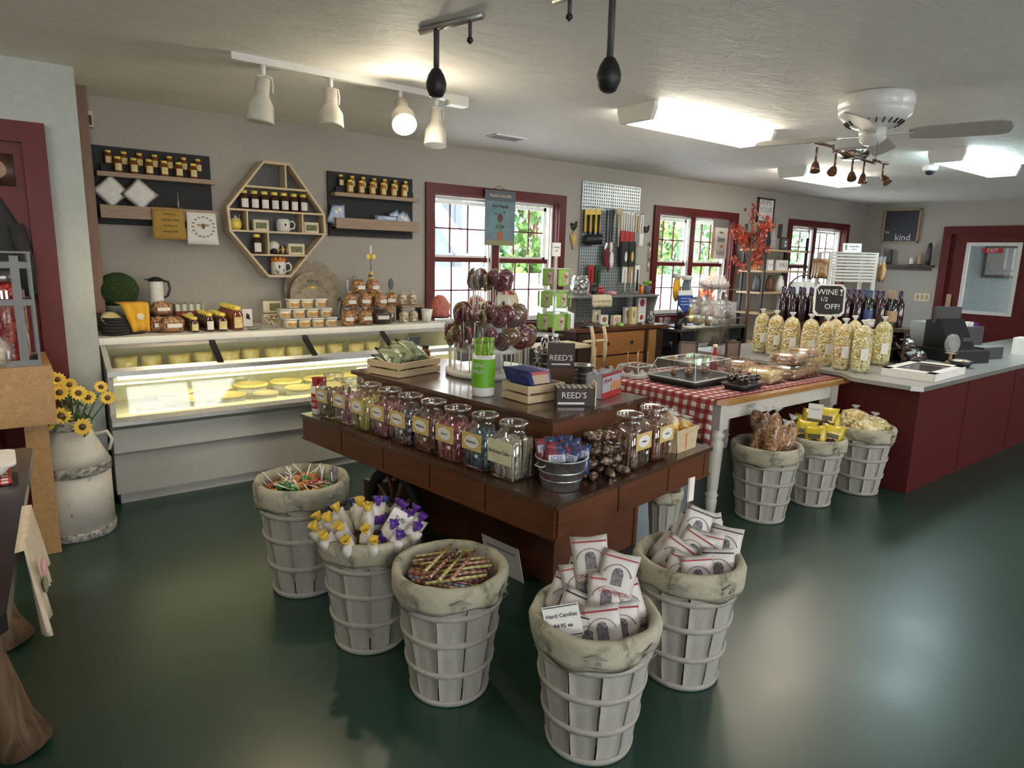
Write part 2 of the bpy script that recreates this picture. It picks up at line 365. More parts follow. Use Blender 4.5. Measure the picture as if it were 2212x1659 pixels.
struct('wall_side', MB().bb(-3.4, -3.2, -4.2, 4.89, 0, CZ), 'wall_sage')
D2A, D2B = 3.02, 4.13
mb = MB().bb(WX, WX+.2, -4.2, D2A, 0, CZ).bb(WX, WX+.2, D2B, WY, 0, CZ).bb(WX, WX+.2, D2A, D2B, 2.1, CZ)
struct('wall_right', mb, 'wall_taupe')
mb = MB(); fx = [-3.4, -2.2, -.2, 1.6, 3.8, 6.0, 8.2, 11.9]      # unseen wall behind the viewer; its three windows are added to let daylight in
for i in range(0, 8, 2): mb.bb(fx[i], fx[i+1], -4.4, -4.2, 0, CZ)
for a, b in ((fx[1], fx[2]), (fx[3], fx[4]), (fx[5], fx[6])): mb.bb(a, b, -4.4, -4.2, 0, .8); mb.bb(a, b, -4.4, -4.2, 2.2, CZ)
struct('wall_front', mb, 'wall_taupe')
for k, (a, b) in enumerate(((fx[1], fx[2]), (fx[3], fx[4]), (fx[5], fx[6]))):
    f = MB()
    for x in (a, (a+b)/2-.03, b-.06): f.bb(x, x+.06, -4.34, -4.26, .8, 2.2)
    f.bb(a, b, -4.34, -4.26, .8, .86).bb(a, b, -4.34, -4.26, 2.14, 2.2)
    struct('window_%d' % (k+4), f, 'red_paint')
struct('trim_1', MB().bb(.46, .56, 5.16, 5.44, 1.16, CZ), 'strip')
struct('baseboard_right', MB().bb(WX-.015, WX, -4.2, D2A-.12, 0, .1).bb(WX-.015, WX, D2B+.12, WY, 0, .1), 'red_paint')
# ------------------------------------------------------------------ windows
def window(n, x0, x1):
    w = bpy.data.objects.new('window_%d' % n, None); COL.objects.link(w); w['kind'] = 'structure'; w.location = (x0, WY, 0)
    W = x1-x0; c = MB(); t = .092                # casing with mitred corners
    out = [(0, WZ0-.09), (W, WZ0-.09), (W, WZ1), (0, WZ1)]; inn = [(t, WZ0), (W-t, WZ0), (W-t, WZ1-t), (t, WZ1-t)]
    for i in range(4):
        j = (i+1) % 4; c.prism([out[i], out[j], inn[j], inn[i]], -.028, .0, 'y')
    c.build('casing', 'red_paint', w)
    j = MB(); j.bb(.08, .1, 0, .13, WZ0, WZ1-.08).bb(W-.1, W-.08, 0, .13, WZ0, WZ1-.08).bb(.1, W-.1, 0, .13, WZ1-.1, WZ1-.08).bb(.08, W-.08, -.05, .13, WZ0-.02, WZ0)
    j.build('jamb', 'red_paint', w)
    MB().bb(W/2-.04, W/2+.04, .06, .16, WZ0, WZ1-.1).build('mullion', 'red_paint', w)
    tr = MB()
    for a, b in ((.1, W/2-.04), (W/2+.04, W-.1)): tr.bb(a, b, .075, .1, WZ1-.128, WZ1-.104).bb(a, a+.012, .07, .1, WZ0, WZ1-.12).bb(b-.012, b, .07, .1, WZ0, WZ1-.12).bb(b-.05, b-.036, .07, .1, WZ0, WZ1-.12)
    tr.build('track', 'white', w)
    mz = (WZ0+WZ1)/2-.01
    for a, b in ((.112, W/2-.052), (W/2+.052, W-.15)):
        for k, (z0, z1, yy) in enumerate(((WZ0, mz, .09), (mz-.0, WZ1-.13, .125))):
            s = MB(); g = .034
            s.bb(a, a+g, yy, yy+.03, z0, z1).bb(b-g, b, yy, yy+.03, z0, z1)
            if k == 1: s.bb(a, b, yy, yy+.03, z1-g, z1).bb(a, b, yy, yy+.03, z0, z0+.02)
            else: s.bb(a, b, yy, yy+.03, z0, z0+.05)
            so = s.build('sash', 'white', w)
            if k == 0: MB().bb(a, b, yy-.004, yy+.03, z1-.045, z1).build('meeting_rail', 'red_paint', w)
            ux0, ux1, uz0, uz1 = a+g, b-g, z0+.04, z1-.03
            m = MB()
            for q in (1, 2): x = ux0+(ux1-ux0)*q/3; m.bb(x-.007, x+.007, yy+.006, yy+.022, uz0, uz1)
            z = (uz0+uz1)/2; m.bb(ux0, ux1, yy+.006, yy+.022, z-.007, z+.007); m.build('muntin', 'red_paint', so)
            for q in range(3):
                for r in range(2):
                    xa = ux0+(ux1-ux0)*q/3; xb = ux0+(ux1-ux0)*(q+1)/3; za, zb = (uz0, z) if r == 0 else (z, uz1)
                    MB().add([(xa, yy+.014, za), (xb, yy+.014, za), (xb, yy+.014, zb), (xa, yy+.014, zb)], [(0, 1, 2, 3)]).build('pane', 'pane_glass', so)
for i, (a, b) in enumerate(WINS): window(i+1, a, b)
# ------------------------------------------------------------------ doors
d = bpy.data.objects.new('door_1', None); COL.objects.link(d); d['kind'] = 'structure'; d.location = (-.72, 4.69, 0)
MB().bb(0, .90, -.02, -.004, 0, 2.14).build('door_slab', 'red_paint', d)
tr = MB(); tr.prism([(.90, 0), (1.01, 0), (1.01, 2.25), (.90, 2.14)], -.055, -.002, 'y').prism([(.90, 2.14), (1.01, 2.25), (-.11, 2.25), (0, 2.14)], -.055, -.002, 'y').prism([(0, 0), (0, 2.14), (-.11, 2.25), (-.11, 0)], -.055, -.002, 'y')
tr.build('casing', 'red_paint', d)
d = bpy.data.objects.new('door_2', None); COL.objects.link(d); d['kind'] = 'structure'; d.location = (WX, 0, 0)
gy0, gy1, gz0, gz1 = 3.25, 3.885, .955, 1.945
s = MB().bb(.02, .07, D2A, gy0, 0, 2.1).bb(.02, .07, gy1, D2B, 0, 2.1).bb(.02, .07, gy0, gy1, 0, gz0).bb(.02, .07, gy0, gy1, gz1, 2.1)
s.build('door_slab', 'red_paint', d)
s = MB(); o2 = [(gy0-.03, gz0-.03), (gy1+.03, gz0-.03), (gy1+.03, gz1+.03), (gy0-.03, gz1+.03)]; i2 = [(gy0+.02, gz0+.02), (gy1-.02, gz0+.02), (gy1-.02, gz1-.02), (gy0+.02, gz1-.02)]
for i in range(4): j = (i+1) % 4; s.prism([o2[i], i2[i], i2[j], o2[j]], -.005, .02, 'x')
s.build('window_frame', 'white_gloss', d)
MB().add([(.04, gy0, gz0), (.04, gy1, gz0), (.04, gy1, gz1), (.04, gy0, gz1)], [(0, 1, 2, 3)]).build('pane', 'case_glass', d)
s = MB()
for a, b in ((D2A-.11, D2A+.005), (D2B-.005, D2B+.11)): s.bb(-.03, .0, a, b, 0, 2.21)
s.bb(-.03, 0, D2A, D2B, 2.095, 2.21); s.build('casing', 'red_paint', d)
s = MB().bb(.0, .02, D2B-.035, D2B, 0, 2.1).bb(.0, .02, D2A, D2B, 2.07, 2.1); s.build('stop', 'red_paint', d)
MB().bb(-.002, .02, 4.02, 4.085, .98, 1.2).build('push_plate', 'tan', d)
t = thing('exit_sign', 'small red EXIT sticker on the glazed door window', 'sign', (WX+.03, 3.58, 1.86))
MB().bb(-.004, 0, -.13, .13, -.035, .035).build('plate', 'red', t); text('EXIT', .07, 'print_white', t, (-.005, 0, 0), (PI/2, 0, -PI/2))
# vestibule beyond the glazed door; its unseen roof slab is added to darken it
struct('wall_vestibule', MB().bb(13.2, 13.3, 1.2, 5.0, 0, 2.6).bb(11.77, 13.3, 4.9, 5.0, 0, 2.6).bb(11.77, 13.3, 1.2, 5.0, 2.6, 2.7), plain('vest', (.36, .42, .44), .8))
struct('floor_vestibule', MB().bb(11.77, 13.3, 1.5, 5.0, -.1, -.01), 'grey')
t = thing('poster', 'dark framed poster on the pale wall behind the glazed door', 'poster', (13.19, 3.86, 1.72))
MB().bb(-.02, 0, -.32, .32, -.27, .27).build('frame', 'dark_grey', t); MB().bb(-.024, -.018, -.27, .27, -.22, .22).build('print', 'grey', t)
t = thing('notice', 'white paper notice beside the dark poster', 'notice', (13.18, 3.42, 1.7)); MB().bb(-.004, 0, -.1, .1, -.14, .14).build('sheet', 'paper', t); MB().bb(-.006, -.004, -.07, .07, .06, .08).build('print', 'lightblue', t)
# ------------------------------------------------------------------ outside
struct('ground_outside', MB().bb(-25, 60, 5.65, 70, -.4, -.3).bb(-25, 60, -40, -4.4, -.4, -.3).bb(11.9, 60, -4.4, 5.65, -.4, -.3), plain('gravel', (.70, .69, .66), .9, var=.15, scale=4))
def tree(x, y, h, r, mat, label, seed, gr='trees outside the windows'):
    rnd = random.Random(seed); t = thing('tree', label, 'tree', (x, y, -.3), 0, gr)
    MB().cyl((0, 0, 0), (0, 0, h*.6), .12, .06, 8).build('trunk', 'brown', t)
    m = MB()
    for k in range(1600):
        a = rnd.uniform(0, 2*PI); b = math.asin(rnd.uniform(-1, 1)); q = rnd.uniform(.55, 1)**.5*(1+.25*math.sin(5*a)*math.cos(3*b))
        c = Vector((r*q*math.cos(a)*math.cos(b), r*q*math.sin(a)*math.cos(b), h*.55+h*.5*q*math.sin(b)))
        M = Matrix.Translation(c) @ Euler((rnd.uniform(0, 6), rnd.uniform(0, 6), rnd.uniform(0, 6))).to_matrix().to_4x4(); z = rnd.uniform(.10, .24)
        m.add([(-z, 0, 0), (0, -z*.6, 0), (z, 0, 0), (0, z*.6, 0)], [(0, 1, 2, 3)], M)
    m.build('crown', mat, t)
for nm, c in (('leaf_a', (.10, .20, .045)), ('leaf_b', (.07, .17, .07)), ('leaf_c', (.45, .30, .04)), ('leaf_d', (.55, .12, .03))): plain(nm, c, .6, var=.5, scale=1.5)
for i, (x, y, h, r, mt) in enumerate(((7.6, 15.0, 6, 1.3, 0), (10.2, 15.4, 6.5, 1.3, 1), (12.8, 15.6, 6, 1.3, 0), (15.4, 16, 7, 1.35, 1), (18.2, 16.6, 6, 1.4, 0), (22.5, 19, 7, 1.9, 1), (27.5, 20, 7, 2.1, 0), (8.3, 21, 7.5, 1.9, 1), (13.0, 22, 7.5, 2.2, 0), (33.5, 21, 7, 2.2, 1), (18, 24, 8, 2.5, 1), (24.5, 25.5, 8, 2.6, 0))):
    tree(x, y, h, r, ('leaf_a', 'leaf_b')[mt], 'leafy yellow-green tree across the pale yard' if mt == 0 else 'bluish green leafy tree across the pale yard', 40+i)
for x, y, m, l in ((11.2, 11.6, 'leaf_c', 'low yellow flowering bush in the yard'), (14.6, 10.4, 'leaf_d', 'orange bush outside the middle window')): tree(x, y, 1.35, .4, m, l, 5, None)
t = thing('porch_post', 'white porch post with a diagonal brace outside the first window', 'post', (4.95, 7.3, -.3))
MB().bb(-.1, .1, -.1, .1, 0, 3.2).build('post', 'white', t)
b = MB(); b.prism([(-.1, 1.75), (-.1, 2.05), (-.62, 2.62), (-.62, 2.42)], -.06, .06, 'y'); b.build('brace', 'white', t)
MB().bb(-2.2, 2.6, -.1, .1, 2.6, 2.9).build('beam', 'white', t)
t = thing('yard_wall', 'low white painted wall across the yard outside the windows', 'wall', (16, 12.6, -.3)); MB().bb(-13, 26, -.12, .12, 0, 1.42).build('wall', 'white', t); MB().bb(-13, 26, -.16, .16, 1.42, 1.5).build('coping', 'white_gloss', t)
t = thing('outbuilding', 'blue-grey board-and-batten outbuilding across the yard', 'building', (6.15, 9.3, -.3))
MB().bb(-.25, .45, 0, 1, 1.7, 2.9).build('wall', plain('shed', (.06, .075, .095), .7), t); MB().bb(-.25, .45, 0, 1, 0, 1.7).build('base_wall', 'white', t)
for k in range(4): MB().bb(-.2+k*.19, -.18+k*.19, -.03, 0, 1.7, 2.9).build('batten', 'shed', t)
MB().prism([(-.55, 2.9), (.65, 2.9), (.05, 3.4)], -.15, 1.1, 'y').build('roof', 'dark_grey', t)
# ------------------------------------------------------------------ ceiling fixtures
emit('tube_warm', (1.0, .92, .78), 6.2); emit('tube_cool', (.74, .95, 1.0), 7.5); emit('tube_fill', (.95, .97, 1.0), 8); emit('bulb', (1, .93, .8), 14); emit('bulb_warm', (1, .62, .25), 5); emit('case_tube', (1.0, .92, .46), 3.6)
def fluoro(loc, L, D, label, mat):
    t = thing('ceiling_light', label, 'ceiling light', loc, 0); h = .10
    MB().bb(-L/2, L/2, -D*.42, D*.42, -.03, 0).build('housing', 'white', t)
    MB().prism([(-D*.40, -h), (D*.40, -h), (D*.5, -.035), (D*.5, -.03), (-D*.5, -.03), (-D*.5, -.035)], -L/2+.02, L/2-.02, 'x').build('diffuser', mat, t)
    for s in (-1, 1): MB().prism([(-D*.42, -h-.004), (D*.42, -h-.004), (D*.51, -.03), (D*.51, 0), (-D*.51, 0), (-D*.51, -.03)], s*L/2-.02, s*L/2+.02, 'x').build('end_cap', 'white', t)
fluoro((4.06, 3.13, CZ), 1.34, .31, 'wide wraparound fluorescent fixture above the lollipop island', 'tube_warm')
fluoro((7.25, 3.93, CZ), 1.22, .31, 'wraparound fluorescent fixture between the spot bar and the back wall', 'tube_warm')
fluoro((7.15, 2.44, CZ), 1.35, .28, 'cool white fluorescent fixture beside the dome camera', 'tube_cool')
fluoro((-.95, 3.1, CZ), 1.3, .31, 'added warm wraparound fluorescent fixture out of view by the red door', 'tube_warm')  # unseen fixture, added to brighten the ceiling and wall at left
fluoro((1.6, -1.6, CZ), 1.3, .31, 'added wraparound fluorescent fill light behind the viewer near the front windows', 'tube_fill')  # unseen fixture, added as fill from behind the viewer
fluoro((6.0, -1.0, CZ), 1.3, .31, 'added cool wraparound fluorescent fill light behind the viewer over the open floor', 'tube_fill')  # second added fill fixture, also outside the view
# white track light
t = thing('track_light', 'white four-head track light on the ceiling above the deli case', 'track light', (1.05, 3.76, CZ))
MB().bb(0, 1.42, -.02, .02, -.035, 0).build('rail', 'white_gloss', t); MB().bb(1.30, 1.43, -.035, .035, -.06, -.0).build('power_box', 'white_gloss', t)
plain('lamp_white', (.62, .58, .50), .4)
hd = MB().lathe([(.026, .0), (.036, -.004), (.038, -.09), (.046, -.105), (.066, -.14), (.070, -.21), (.071, -.225)], 20); hd = hd.shell([(.0705, -.225), (.060, -.224), (.052, -.15)], 20); HEAD = hd.mesh('lamp_head', 'lamp_white')
HRING = MB().lathe([(.0, -.205), (.062, -.205), (.062, -.207), (0, -.208)], 20).mesh('bulb')
for i, (px, rot, on) in enumerate(((567, (.05, .1, 0), 1), (700, (-.25, .12, 0), 0), (846, (-.75, .35, 0), 2), (931, (-.1, .1, 0), 0))):
    x = onz(px, 185, 2.56).x-1.05; x = (.16, .53, .965, 1.215)[i]
    st = MB().cyl((x, 0, -.035), (x, 0, -.085), .016, .012, 10); st.tube([(x, 0, -.085), (x+.045, 0, -.09), (x+.05, 0, -.125), (x+.046, 0, -.17)], .005, 6).tube([(x, 0, -.085), (x-.03, 0, -.09), (x-.036, 0, -.12)], .005, 6)
    st.build('stem', 'white_gloss', t)
    h = obj('lamp_head', HEAD, t, (x, 0, -.095), rot)
    bm = HRING.copy(); bm.materials.clear(); bm.materials.append(MATS[('dark_grey', 'bulb_warm', 'bulb')[on]]); obj('bulb', bm, h)
    if on:
        L = bpy.data.lights.new('spot', 'SPOT' if on == 1 else 'POINT'); L.energy = (0, 40, 4.5)[on]; L.color = (1, .80, .52) if on == 1 else (1, .88, .66); L.shadow_soft_size = .05
        if on == 1: L.spot_size = 2.3; L.spot_blend = .6
        lo = bpy.data.objects.new('spot', L); COL.objects.link(lo); lo.parent = h; lo.location = (0, 0, -.215 if on == 1 else -.29)
# black track pieces
def btrack(px0, px1, stems, label):
    a = onz(*px0, 2.56); b = onz(*px1, 2.56); t = thing('pendant_track', label, 'track light', (a.x, a.y, CZ)); b = b-a; b.z = -.012
    MB().cyl((0, 0, -.012), b, .018, .018, 4).build('rail', 'alu', t)
    for f, L, big in stems:
        p = Vector((b.x*f, b.y*f, -.02)); q = p-Vector((0, 0, L)); m = MB(); m.cyl(p, q, .013 if big else .008, None, 8); m.build('stem', 'dark_grey', t)
        m = MB()
        if big: m.lathe([(0, .0), (.02, -.004), (.036, -.03), (.045, -.06), (.044, -.085), (.03, -.115), (.018, -.122), (0, -.122)], 14, q)
        else: m.lathe([(0, .01), (.012, .0), (.014, -.012), (0, -.025)], 10, q)
        m.build('lamp_head', 'black', t)
btrack((908, 71), (1045, 36), ((.27, .16, 1), (.80, .07, 0)), 'dark pendant lamp on a short silver ceiling rail near the white track light')
btrack((1195, 5), (1350, -40), ((.25, .06, 0), (.85, .24, 1)), 'larger dark pendant lamp hanging on a rod over the island centre')
# fan
p = onz(1895, 205, CZ); t = thing('ceiling_fan', 'white flush-mount ceiling fan with drooping blades', 'fan', (p.x, p.y, CZ))
MB().lathe([(.17, 0), (.20, -.01), (.205, -.06), (.195, -.075), (.20, -.085), (.195, -.115), (.16, -.15), (.10, -.185), (0, -.186)], 28).build('housing', 'white_gloss', t)
SLOT = MB().box((0, 0, 0), (.008, .004, .034)).mesh('vent_slot', 'black')
for k in range(24):
    o = obj('vent_slot', SLOT, t); o.matrix_local = Matrix.Rotation(2*PI*k/24, 4, 'Z') @ Matrix.Translation((.146, 0, -.164)) @ Matrix.Rotation(.9, 4, 'Y')
MB().lathe([(.075, -.185), (.075, -.225), (.068, -.255), (.04, -.28), (0, -.285)], 18).build('hub', 'white_gloss', t)
dr = onz(2200, 268, 2.36)-p; a0 = math.atan2(dr.y, dr.x)
for k in range(4):
    M = Matrix.Rotation(a0+2*PI*k/4, 4, 'Z'); m = MB()
    m.prism([(.19, -.045), (.30, -.065), (.62, -.07), (.66, -.055), (.675, 0), (.66, .055), (.62, .07), (.30, .065), (.19, .045)], -.232, -.226, 'z', M @ Matrix.Translation((0, 0, -.229)) @ Matrix.Rotation(-.38, 4, 'X') @ Matrix.Translation((0, 0, .229)))
    bl = m.build('blade', plain('blade_grey', (.42, .40, .37), .5), t)
    MB().box((.14, 0, -.226), (.16, .03, .008), M).build('blade_arm', 'white_gloss', bl)
MB().cyl((-.03, -.05, -.27), (-.03, -.05, -.40), .002, None, 5).build('pull_chain', 'brown', t)
# spot bar
p = onz(1846, 322, CZ); t = thing('spot_bar', 'bronze five-light spot bar with a round chrome canopy', 'spotlight', (p.x, p.y, CZ))
MB().lathe([(.14, 0), (.145, -.03), (.09, -.085), (0, -.09)], 18).build('canopy', 'chrome', t)
plain('bronze', (.20, .11, .07), .3, .8)
zb = CZ-.11; ends = [onz(q[0], q[1], zb)-p for q in ((1757, 307), (1800, 317), (1800, 324), (1886, 352), (1887, 346), (1918, 354))]
b = MB()
for i in (0, 2, 4): b.cyl(ends[i], ends[i+1], .011, None, 8)
for i in (1, 3): b.cyl(ends[i]+Vector((0, 0, .01)), ends[i+1]-Vector((0, 0, .02)), .008, None, 6)
b.build('bar', 'bronze', t)
for (hx, hy, rx, ry, on) in ((1765, 318, -.2, .3, 1), (1806, 332, -.2, .9, 1), (1843, 343, -.35, .6, 2), (1868, 347, 0, 0, 0), (1909, 353, -.7, .1, 1)):
    q = onz(hx, hy, zb)-p; MB().cyl(q, q-Vector((0, 0, .10)), .008, None, 6).build('stem', 'bronze', t)
    h = MB().lathe([(.012, 0), (.03, -.03), (.042, -.075), (.048, -.11)], 14); h = h.shell([(.048, -.11), (.036, -.105)], 14).build('lamp_head', 'bronze', t, q-Vector((0, 0, .10)), (rx, ry, 0)); h.scale = (.8, .8, .8)
    MB().lathe([(0, -.095), (.037, -.095), (.037, -.101), (0, -.108)], 14).build('bulb', ('dark_grey', 'bulb', 'bulb_warm')[on], h)
    if on:
        L = bpy.data.lights.new('spot', 'SPOT'); L.energy = 4.5; L.color = (1, .85, .65); L.spot_size = 2.2; L.spot_blend = .8; L.shadow_soft_size = .04
        lo = bpy.data.objects.new('spot', L); COL.objects.link(lo); lo.parent = h; lo.location = (0, 0, -.12)
p = onz(2010, 358, CZ); t = thing('dome_camera', 'small dome security camera on the ceiling', 'camera', (p.x, p.y, CZ))
MB().lathe([(.07, 0), (.07, -.035), (.055, -.05)], 18).build('mount', 'white_gloss', t); MB().ball((0, 0, -.045), (.05, .05, .045), 14, 8).build('dome', 'black', t)
t = thing('ceiling_vent', 'flat white ceiling vent near the first window', 'vent', (3.5, 4.68, CZ))
MB().bb(-.16, .16, -.08, .08, -.012, 0).build('frame', 'white', t)
for k in range(5): MB().bb(-.14, .14, -.06+k*.028, -.05+k*.028, -.016, -.012).build('slat', 'grey', t)
t = thing('motion_sensor', 'small beige sensor bracket on the wood strip by the ceiling', 'sensor', (.575, 5.44, 2.44)); MB().bb(0, .035, -.05, 0, -.07, .03).build('body', 'cream', t); MB().bb(.012, .024, -.075, -.05, -.06, .0).build('lens', 'black', t)
# ================================================================== deli case
CX0, CX1, CT = .475, 2.98, 1.03
t = thing('deli_case', 'long white refrigerated deli case with sloped glass against the back wall', 'display case', (CX0, 4.6, 0)); L = CX1-CX0
MB().bb(.02, L-.02, .04, .80, 0, .07).build('kick_plate', 'case_white', t)
MB().bb(0, L, .01, .05, .07, .335).build('lower_panel', 'case_white', t)
MB().prism([(-.025, .345), (-.0, .325), (.05, .325), (.05, .50), (-.01, .50)], 0, L, 'x').build('upper_panel', 'case_white', t)
MB().prism([(-.02, .495), (-.075, .505), (-.095, .53), (-.095, .555), (-.07, .578), (-.0, .585), (.02, .57), (.02, .495)], -.005, L+.005, 'x').build('bumper', 'alu', t)
MB().bb(0, L, .05, .82, .07, .50).build('tank', 'case_white', t)
MB().bb(0, L, .22, .83, CT-.035, CT).build('top_shelf', 'white', t); MB().bb(-.005, L+.005, .205, .225, CT-.04, CT+.003).build('top_edge', 'white_gloss', t)
MB().bb(.02, L-.02, .78, .83, .5, CT-.035).build('back_panel', plain('case_in', (.66, .66, .52), .5), t)
MB().bb(.03, L-.03, .06, .78, .50, .515).build('deck', 'white', t)
MB().bb(.03, L-.03, .30, .78, .735, .75).build('inner_shelf', 'white', t); MB().bb(.03, L-.03, .285, .30, .725, .765).build('shelf_lip', 'white_gloss', t)
for x in (0, L-.03): MB().prism([(-.0, .5), (.82, .5), (.82, CT-.04), (.22, CT-.04), (.0, .86)], x, x+.03, 'x').build('end_panel', 'case_white', t)
MB().add([(.03, -.045, .585), (L-.03, -.045, .585), (L-.03, -.005, .82), (.03, -.005, .82)], [(0, 1, 2, 3)]).build('front_glass', 'case_glass', t)
MB().add([(.03, .005, .865), (L-.03, .005, .865), (L-.03, .205, CT-.045), (.03, .205, CT-.045)], [(0, 1, 2, 3)]).build('slope_glass', 'case_glass', t)
MB().prism([(-.015, .82), (.03, .815), (.045, .86), (.0, .872), (-.015, .85)], 0, L, 'x').build('mid_rail', 'alu', t)
MB().prism([(.175, .965), (.21, .965), (.225, .995), (.19, .985)], .03, L-.03, 'x').build('upper_rail', 'grey_metal', t)
for px in (470, 673, 842):
    x = ony(px, 765, 4.66).x-CX0
    MB().prism([(-.012, .868), (.014, .866), (.215, CT-.05), (.195, CT-.04)], x-.02, x+.02, 'x').build('hinge_strut', 'black', t)
MB().cyl((.06, .06, .80), (L-.06, .06, .80), .013, None, 8).build('lamp_tube', 'case_tube', t); MB().cyl((.06, .34, .715), (L-.06, .34, .715), .010, None, 8).build('lamp_tube', 'case_tube', t)
MB().bb(.2, .32, .055, .06, .765, .785).build('price_tag', 'paper', t)
# goods in the case
def tub_parts(r, h, c, lid): return [('tub', MB().lathe([(r*.82, 0), (r, h), (r*.98, h)], 18).mesh('tub', c)), ('lid', MB().lathe([(r*1.05, h), (r*1.05, h+.012), (r*.9, h+.016), (r*.88, h+.01), (0, h+.01)], 18).mesh('lid', lid))]
T1 = tub_parts(.105, .075, 'plastic_cup', 'label_cream'); T2 = tub_parts(.085, .06, 'plastic_cup', 'cream')
rnd = random.Random(3)
for i in range(9):
    x = .72+i*.25; y = 4.80+rnd.uniform(-.03, .03)
    spawn(T1 if i % 3 else T2, 'dip_tub', 'clear round tub with a pale yellow lid on the lower deck of the deli case', 'tub', (x, y, .516), 0, 'tubs on the case deck')
for i in range(8): spawn(T1, 'dip_tub', 'clear round tub with a pale yellow lid on the lower deck of the deli case', 'tub', (.92+i*.26, 5.05, .516), 0, 'tubs on the case deck', 1.1)
PK = [('wrapped_cheese', MB().pillow(.15, .13, .09, 6, random.Random(4)).mesh('cheese', 'cheese'))]
for i in range(14): spawn(PK, 'wrapped_cheese', 'wrapped wedge of yellow cheese on the upper shelf inside the deli case', 'cheese', (.63+i*.165, 5.03+.04*(i % 2), .752), (0, 0, rnd.uniform(-.4, .4)), 'cheeses inside the case')
for px in (600, 900): t = thing('shelf_card', 'blank white card clipped inside the case glass', 'card', (ony(px, 770, 4.85).x if px == 900 else 1.03, 4.865, .767), 0, 'cards in the case'); MB().bb(-.12, .12, -.004, 0, 0, .035).build('card', 'paper', t); MB().bb(-.05, .05, .0, .004, -.008, .01).build('clip', 'alu', t)
# ------------------------------------------------------------------ honey jars
def jar_parts(r, h, honey, lab, cap='lid_yellow', sq=0):
    b = MB().lathe([(r*.9, 0), (r, .01), (r, h*.66), (r*.62, h*.80), (r*.60, h*.86), (0, h*.86)], 16, sq=sq).mesh('jar', honey)
    c = MB().lathe([(r*.66, h*.84), (r*.68, h*.85), (r*.68, h), (r*.6, h*1.01), (0, h*1.01)], 14).mesh('lid', cap)
    l = MB()
    n = 6; v = []
    for k in range(n+1):
        a = -PI/2-.75+1.5*k/n; v += [((r+.0012)*math.cos(a), (r+.0012)*math.sin(a), h*.10), ((r+.0012)*math.cos(a), (r+.0012)*math.sin(a), h*.56)]
    l.add(v, [(2*k, 2*k+2, 2*k+3, 2*k+1) for k in range(n)], None, True)
    return [('glass_body', b, [('label', l.mesh('label', lab))]), ('lid', c)]
J_S = jar_parts(.032, .115, 'honey', 'label_cream'); J_L = jar_parts(.031, .115, 'honey_light', 'label_cream'); J_D = jar_parts(.038, .15, 'honey_dark', 'label_white'); J_M = jar_parts(.034, .13, 'honey_dark', 'label_cream')
# ------------------------------------------------------------------ wall shelves
def wall_shelf(x0, x1, z0, z1, l1, l2, label):
    t = thing('wall_shelf', label, 'shelf', (x0, WY, z0)); W = x1-x0
    MB().bb(0, W, -.03, -.002, 0, z1-z0).build('back_board', plain('chalk', (.016, .017, .02), .7), t)
    za = l1-z0; MB().bb(.05, W-.02, -.078, -.03, za, za+.05).build('back_step', 'chalk', t); MB().bb(.02, W+.012, -.125, -.03, za-.03, za).build('ledge', 'board', t)
    zb = l2-z0; b = MB().bb(.02, W+.012, -.135, -.12, zb, zb+.085).bb(.02, W+.012, -.12, -.03, zb, zb+.012).bb(.02, .032, -.12, -.03, zb, zb+.085).bb(W, W+.012, -.12, -.03, zb, zb+.085); b.build('trough', 'board', t)
SLX0, SLX1 = .578, 1.33; wall_shelf(SLX0, SLX1, 1.745, 2.262, 2.088, 1.785, 'black-backed wall shelf with a ledge and trough next to the wood strip')
SRX0, SRX1 = 2.235, 3.02; wall_shelf(SRX0, SRX1, 1.73, 2.248, 2.078, 1.79, 'black-backed wall shelf between the octagon shelf and the first window')
for k in range(7): spawn(J_S, 'honey_jar', 'small honey jar with yellow lid on the wall shelf next to the wood strip', 'jar', (SLX0+.10+k*.094, WY-.056, 2.139), 0, 'honey jars on the wall shelf by the wood strip', .8)
for k in range(6): spawn(J_S, 'honey_jar', 'small honey jar with yellow lid on the wall shelf next to the wood strip', 'jar', (SLX0+.147+k*.094, WY-.112, 2.089), 0, 'honey jars on the wall shelf by the wood strip', .88)
for k in range(7): spawn(J_M if k == 0 else J_L, 'honey_jar', 'dark honey jar at the end of the light row by the octagon shelf' if k == 0 else 'light amber honey jar with yellow lid on the wall shelf by the first window', 'jar', (SRX0+.10+k*.10, WY-.056, 2.129), 0, None if k == 0 else 'light honey jars by the first window', .72 if k == 0 else .8)
for k in range(6): spawn(J_L, 'honey_jar', 'light amber honey jar with yellow lid on the wall shelf by the first window', 'jar', (SRX0+.155+k*.10, WY-.112, 2.079), 0, 'light honey jars by the first window', .9)
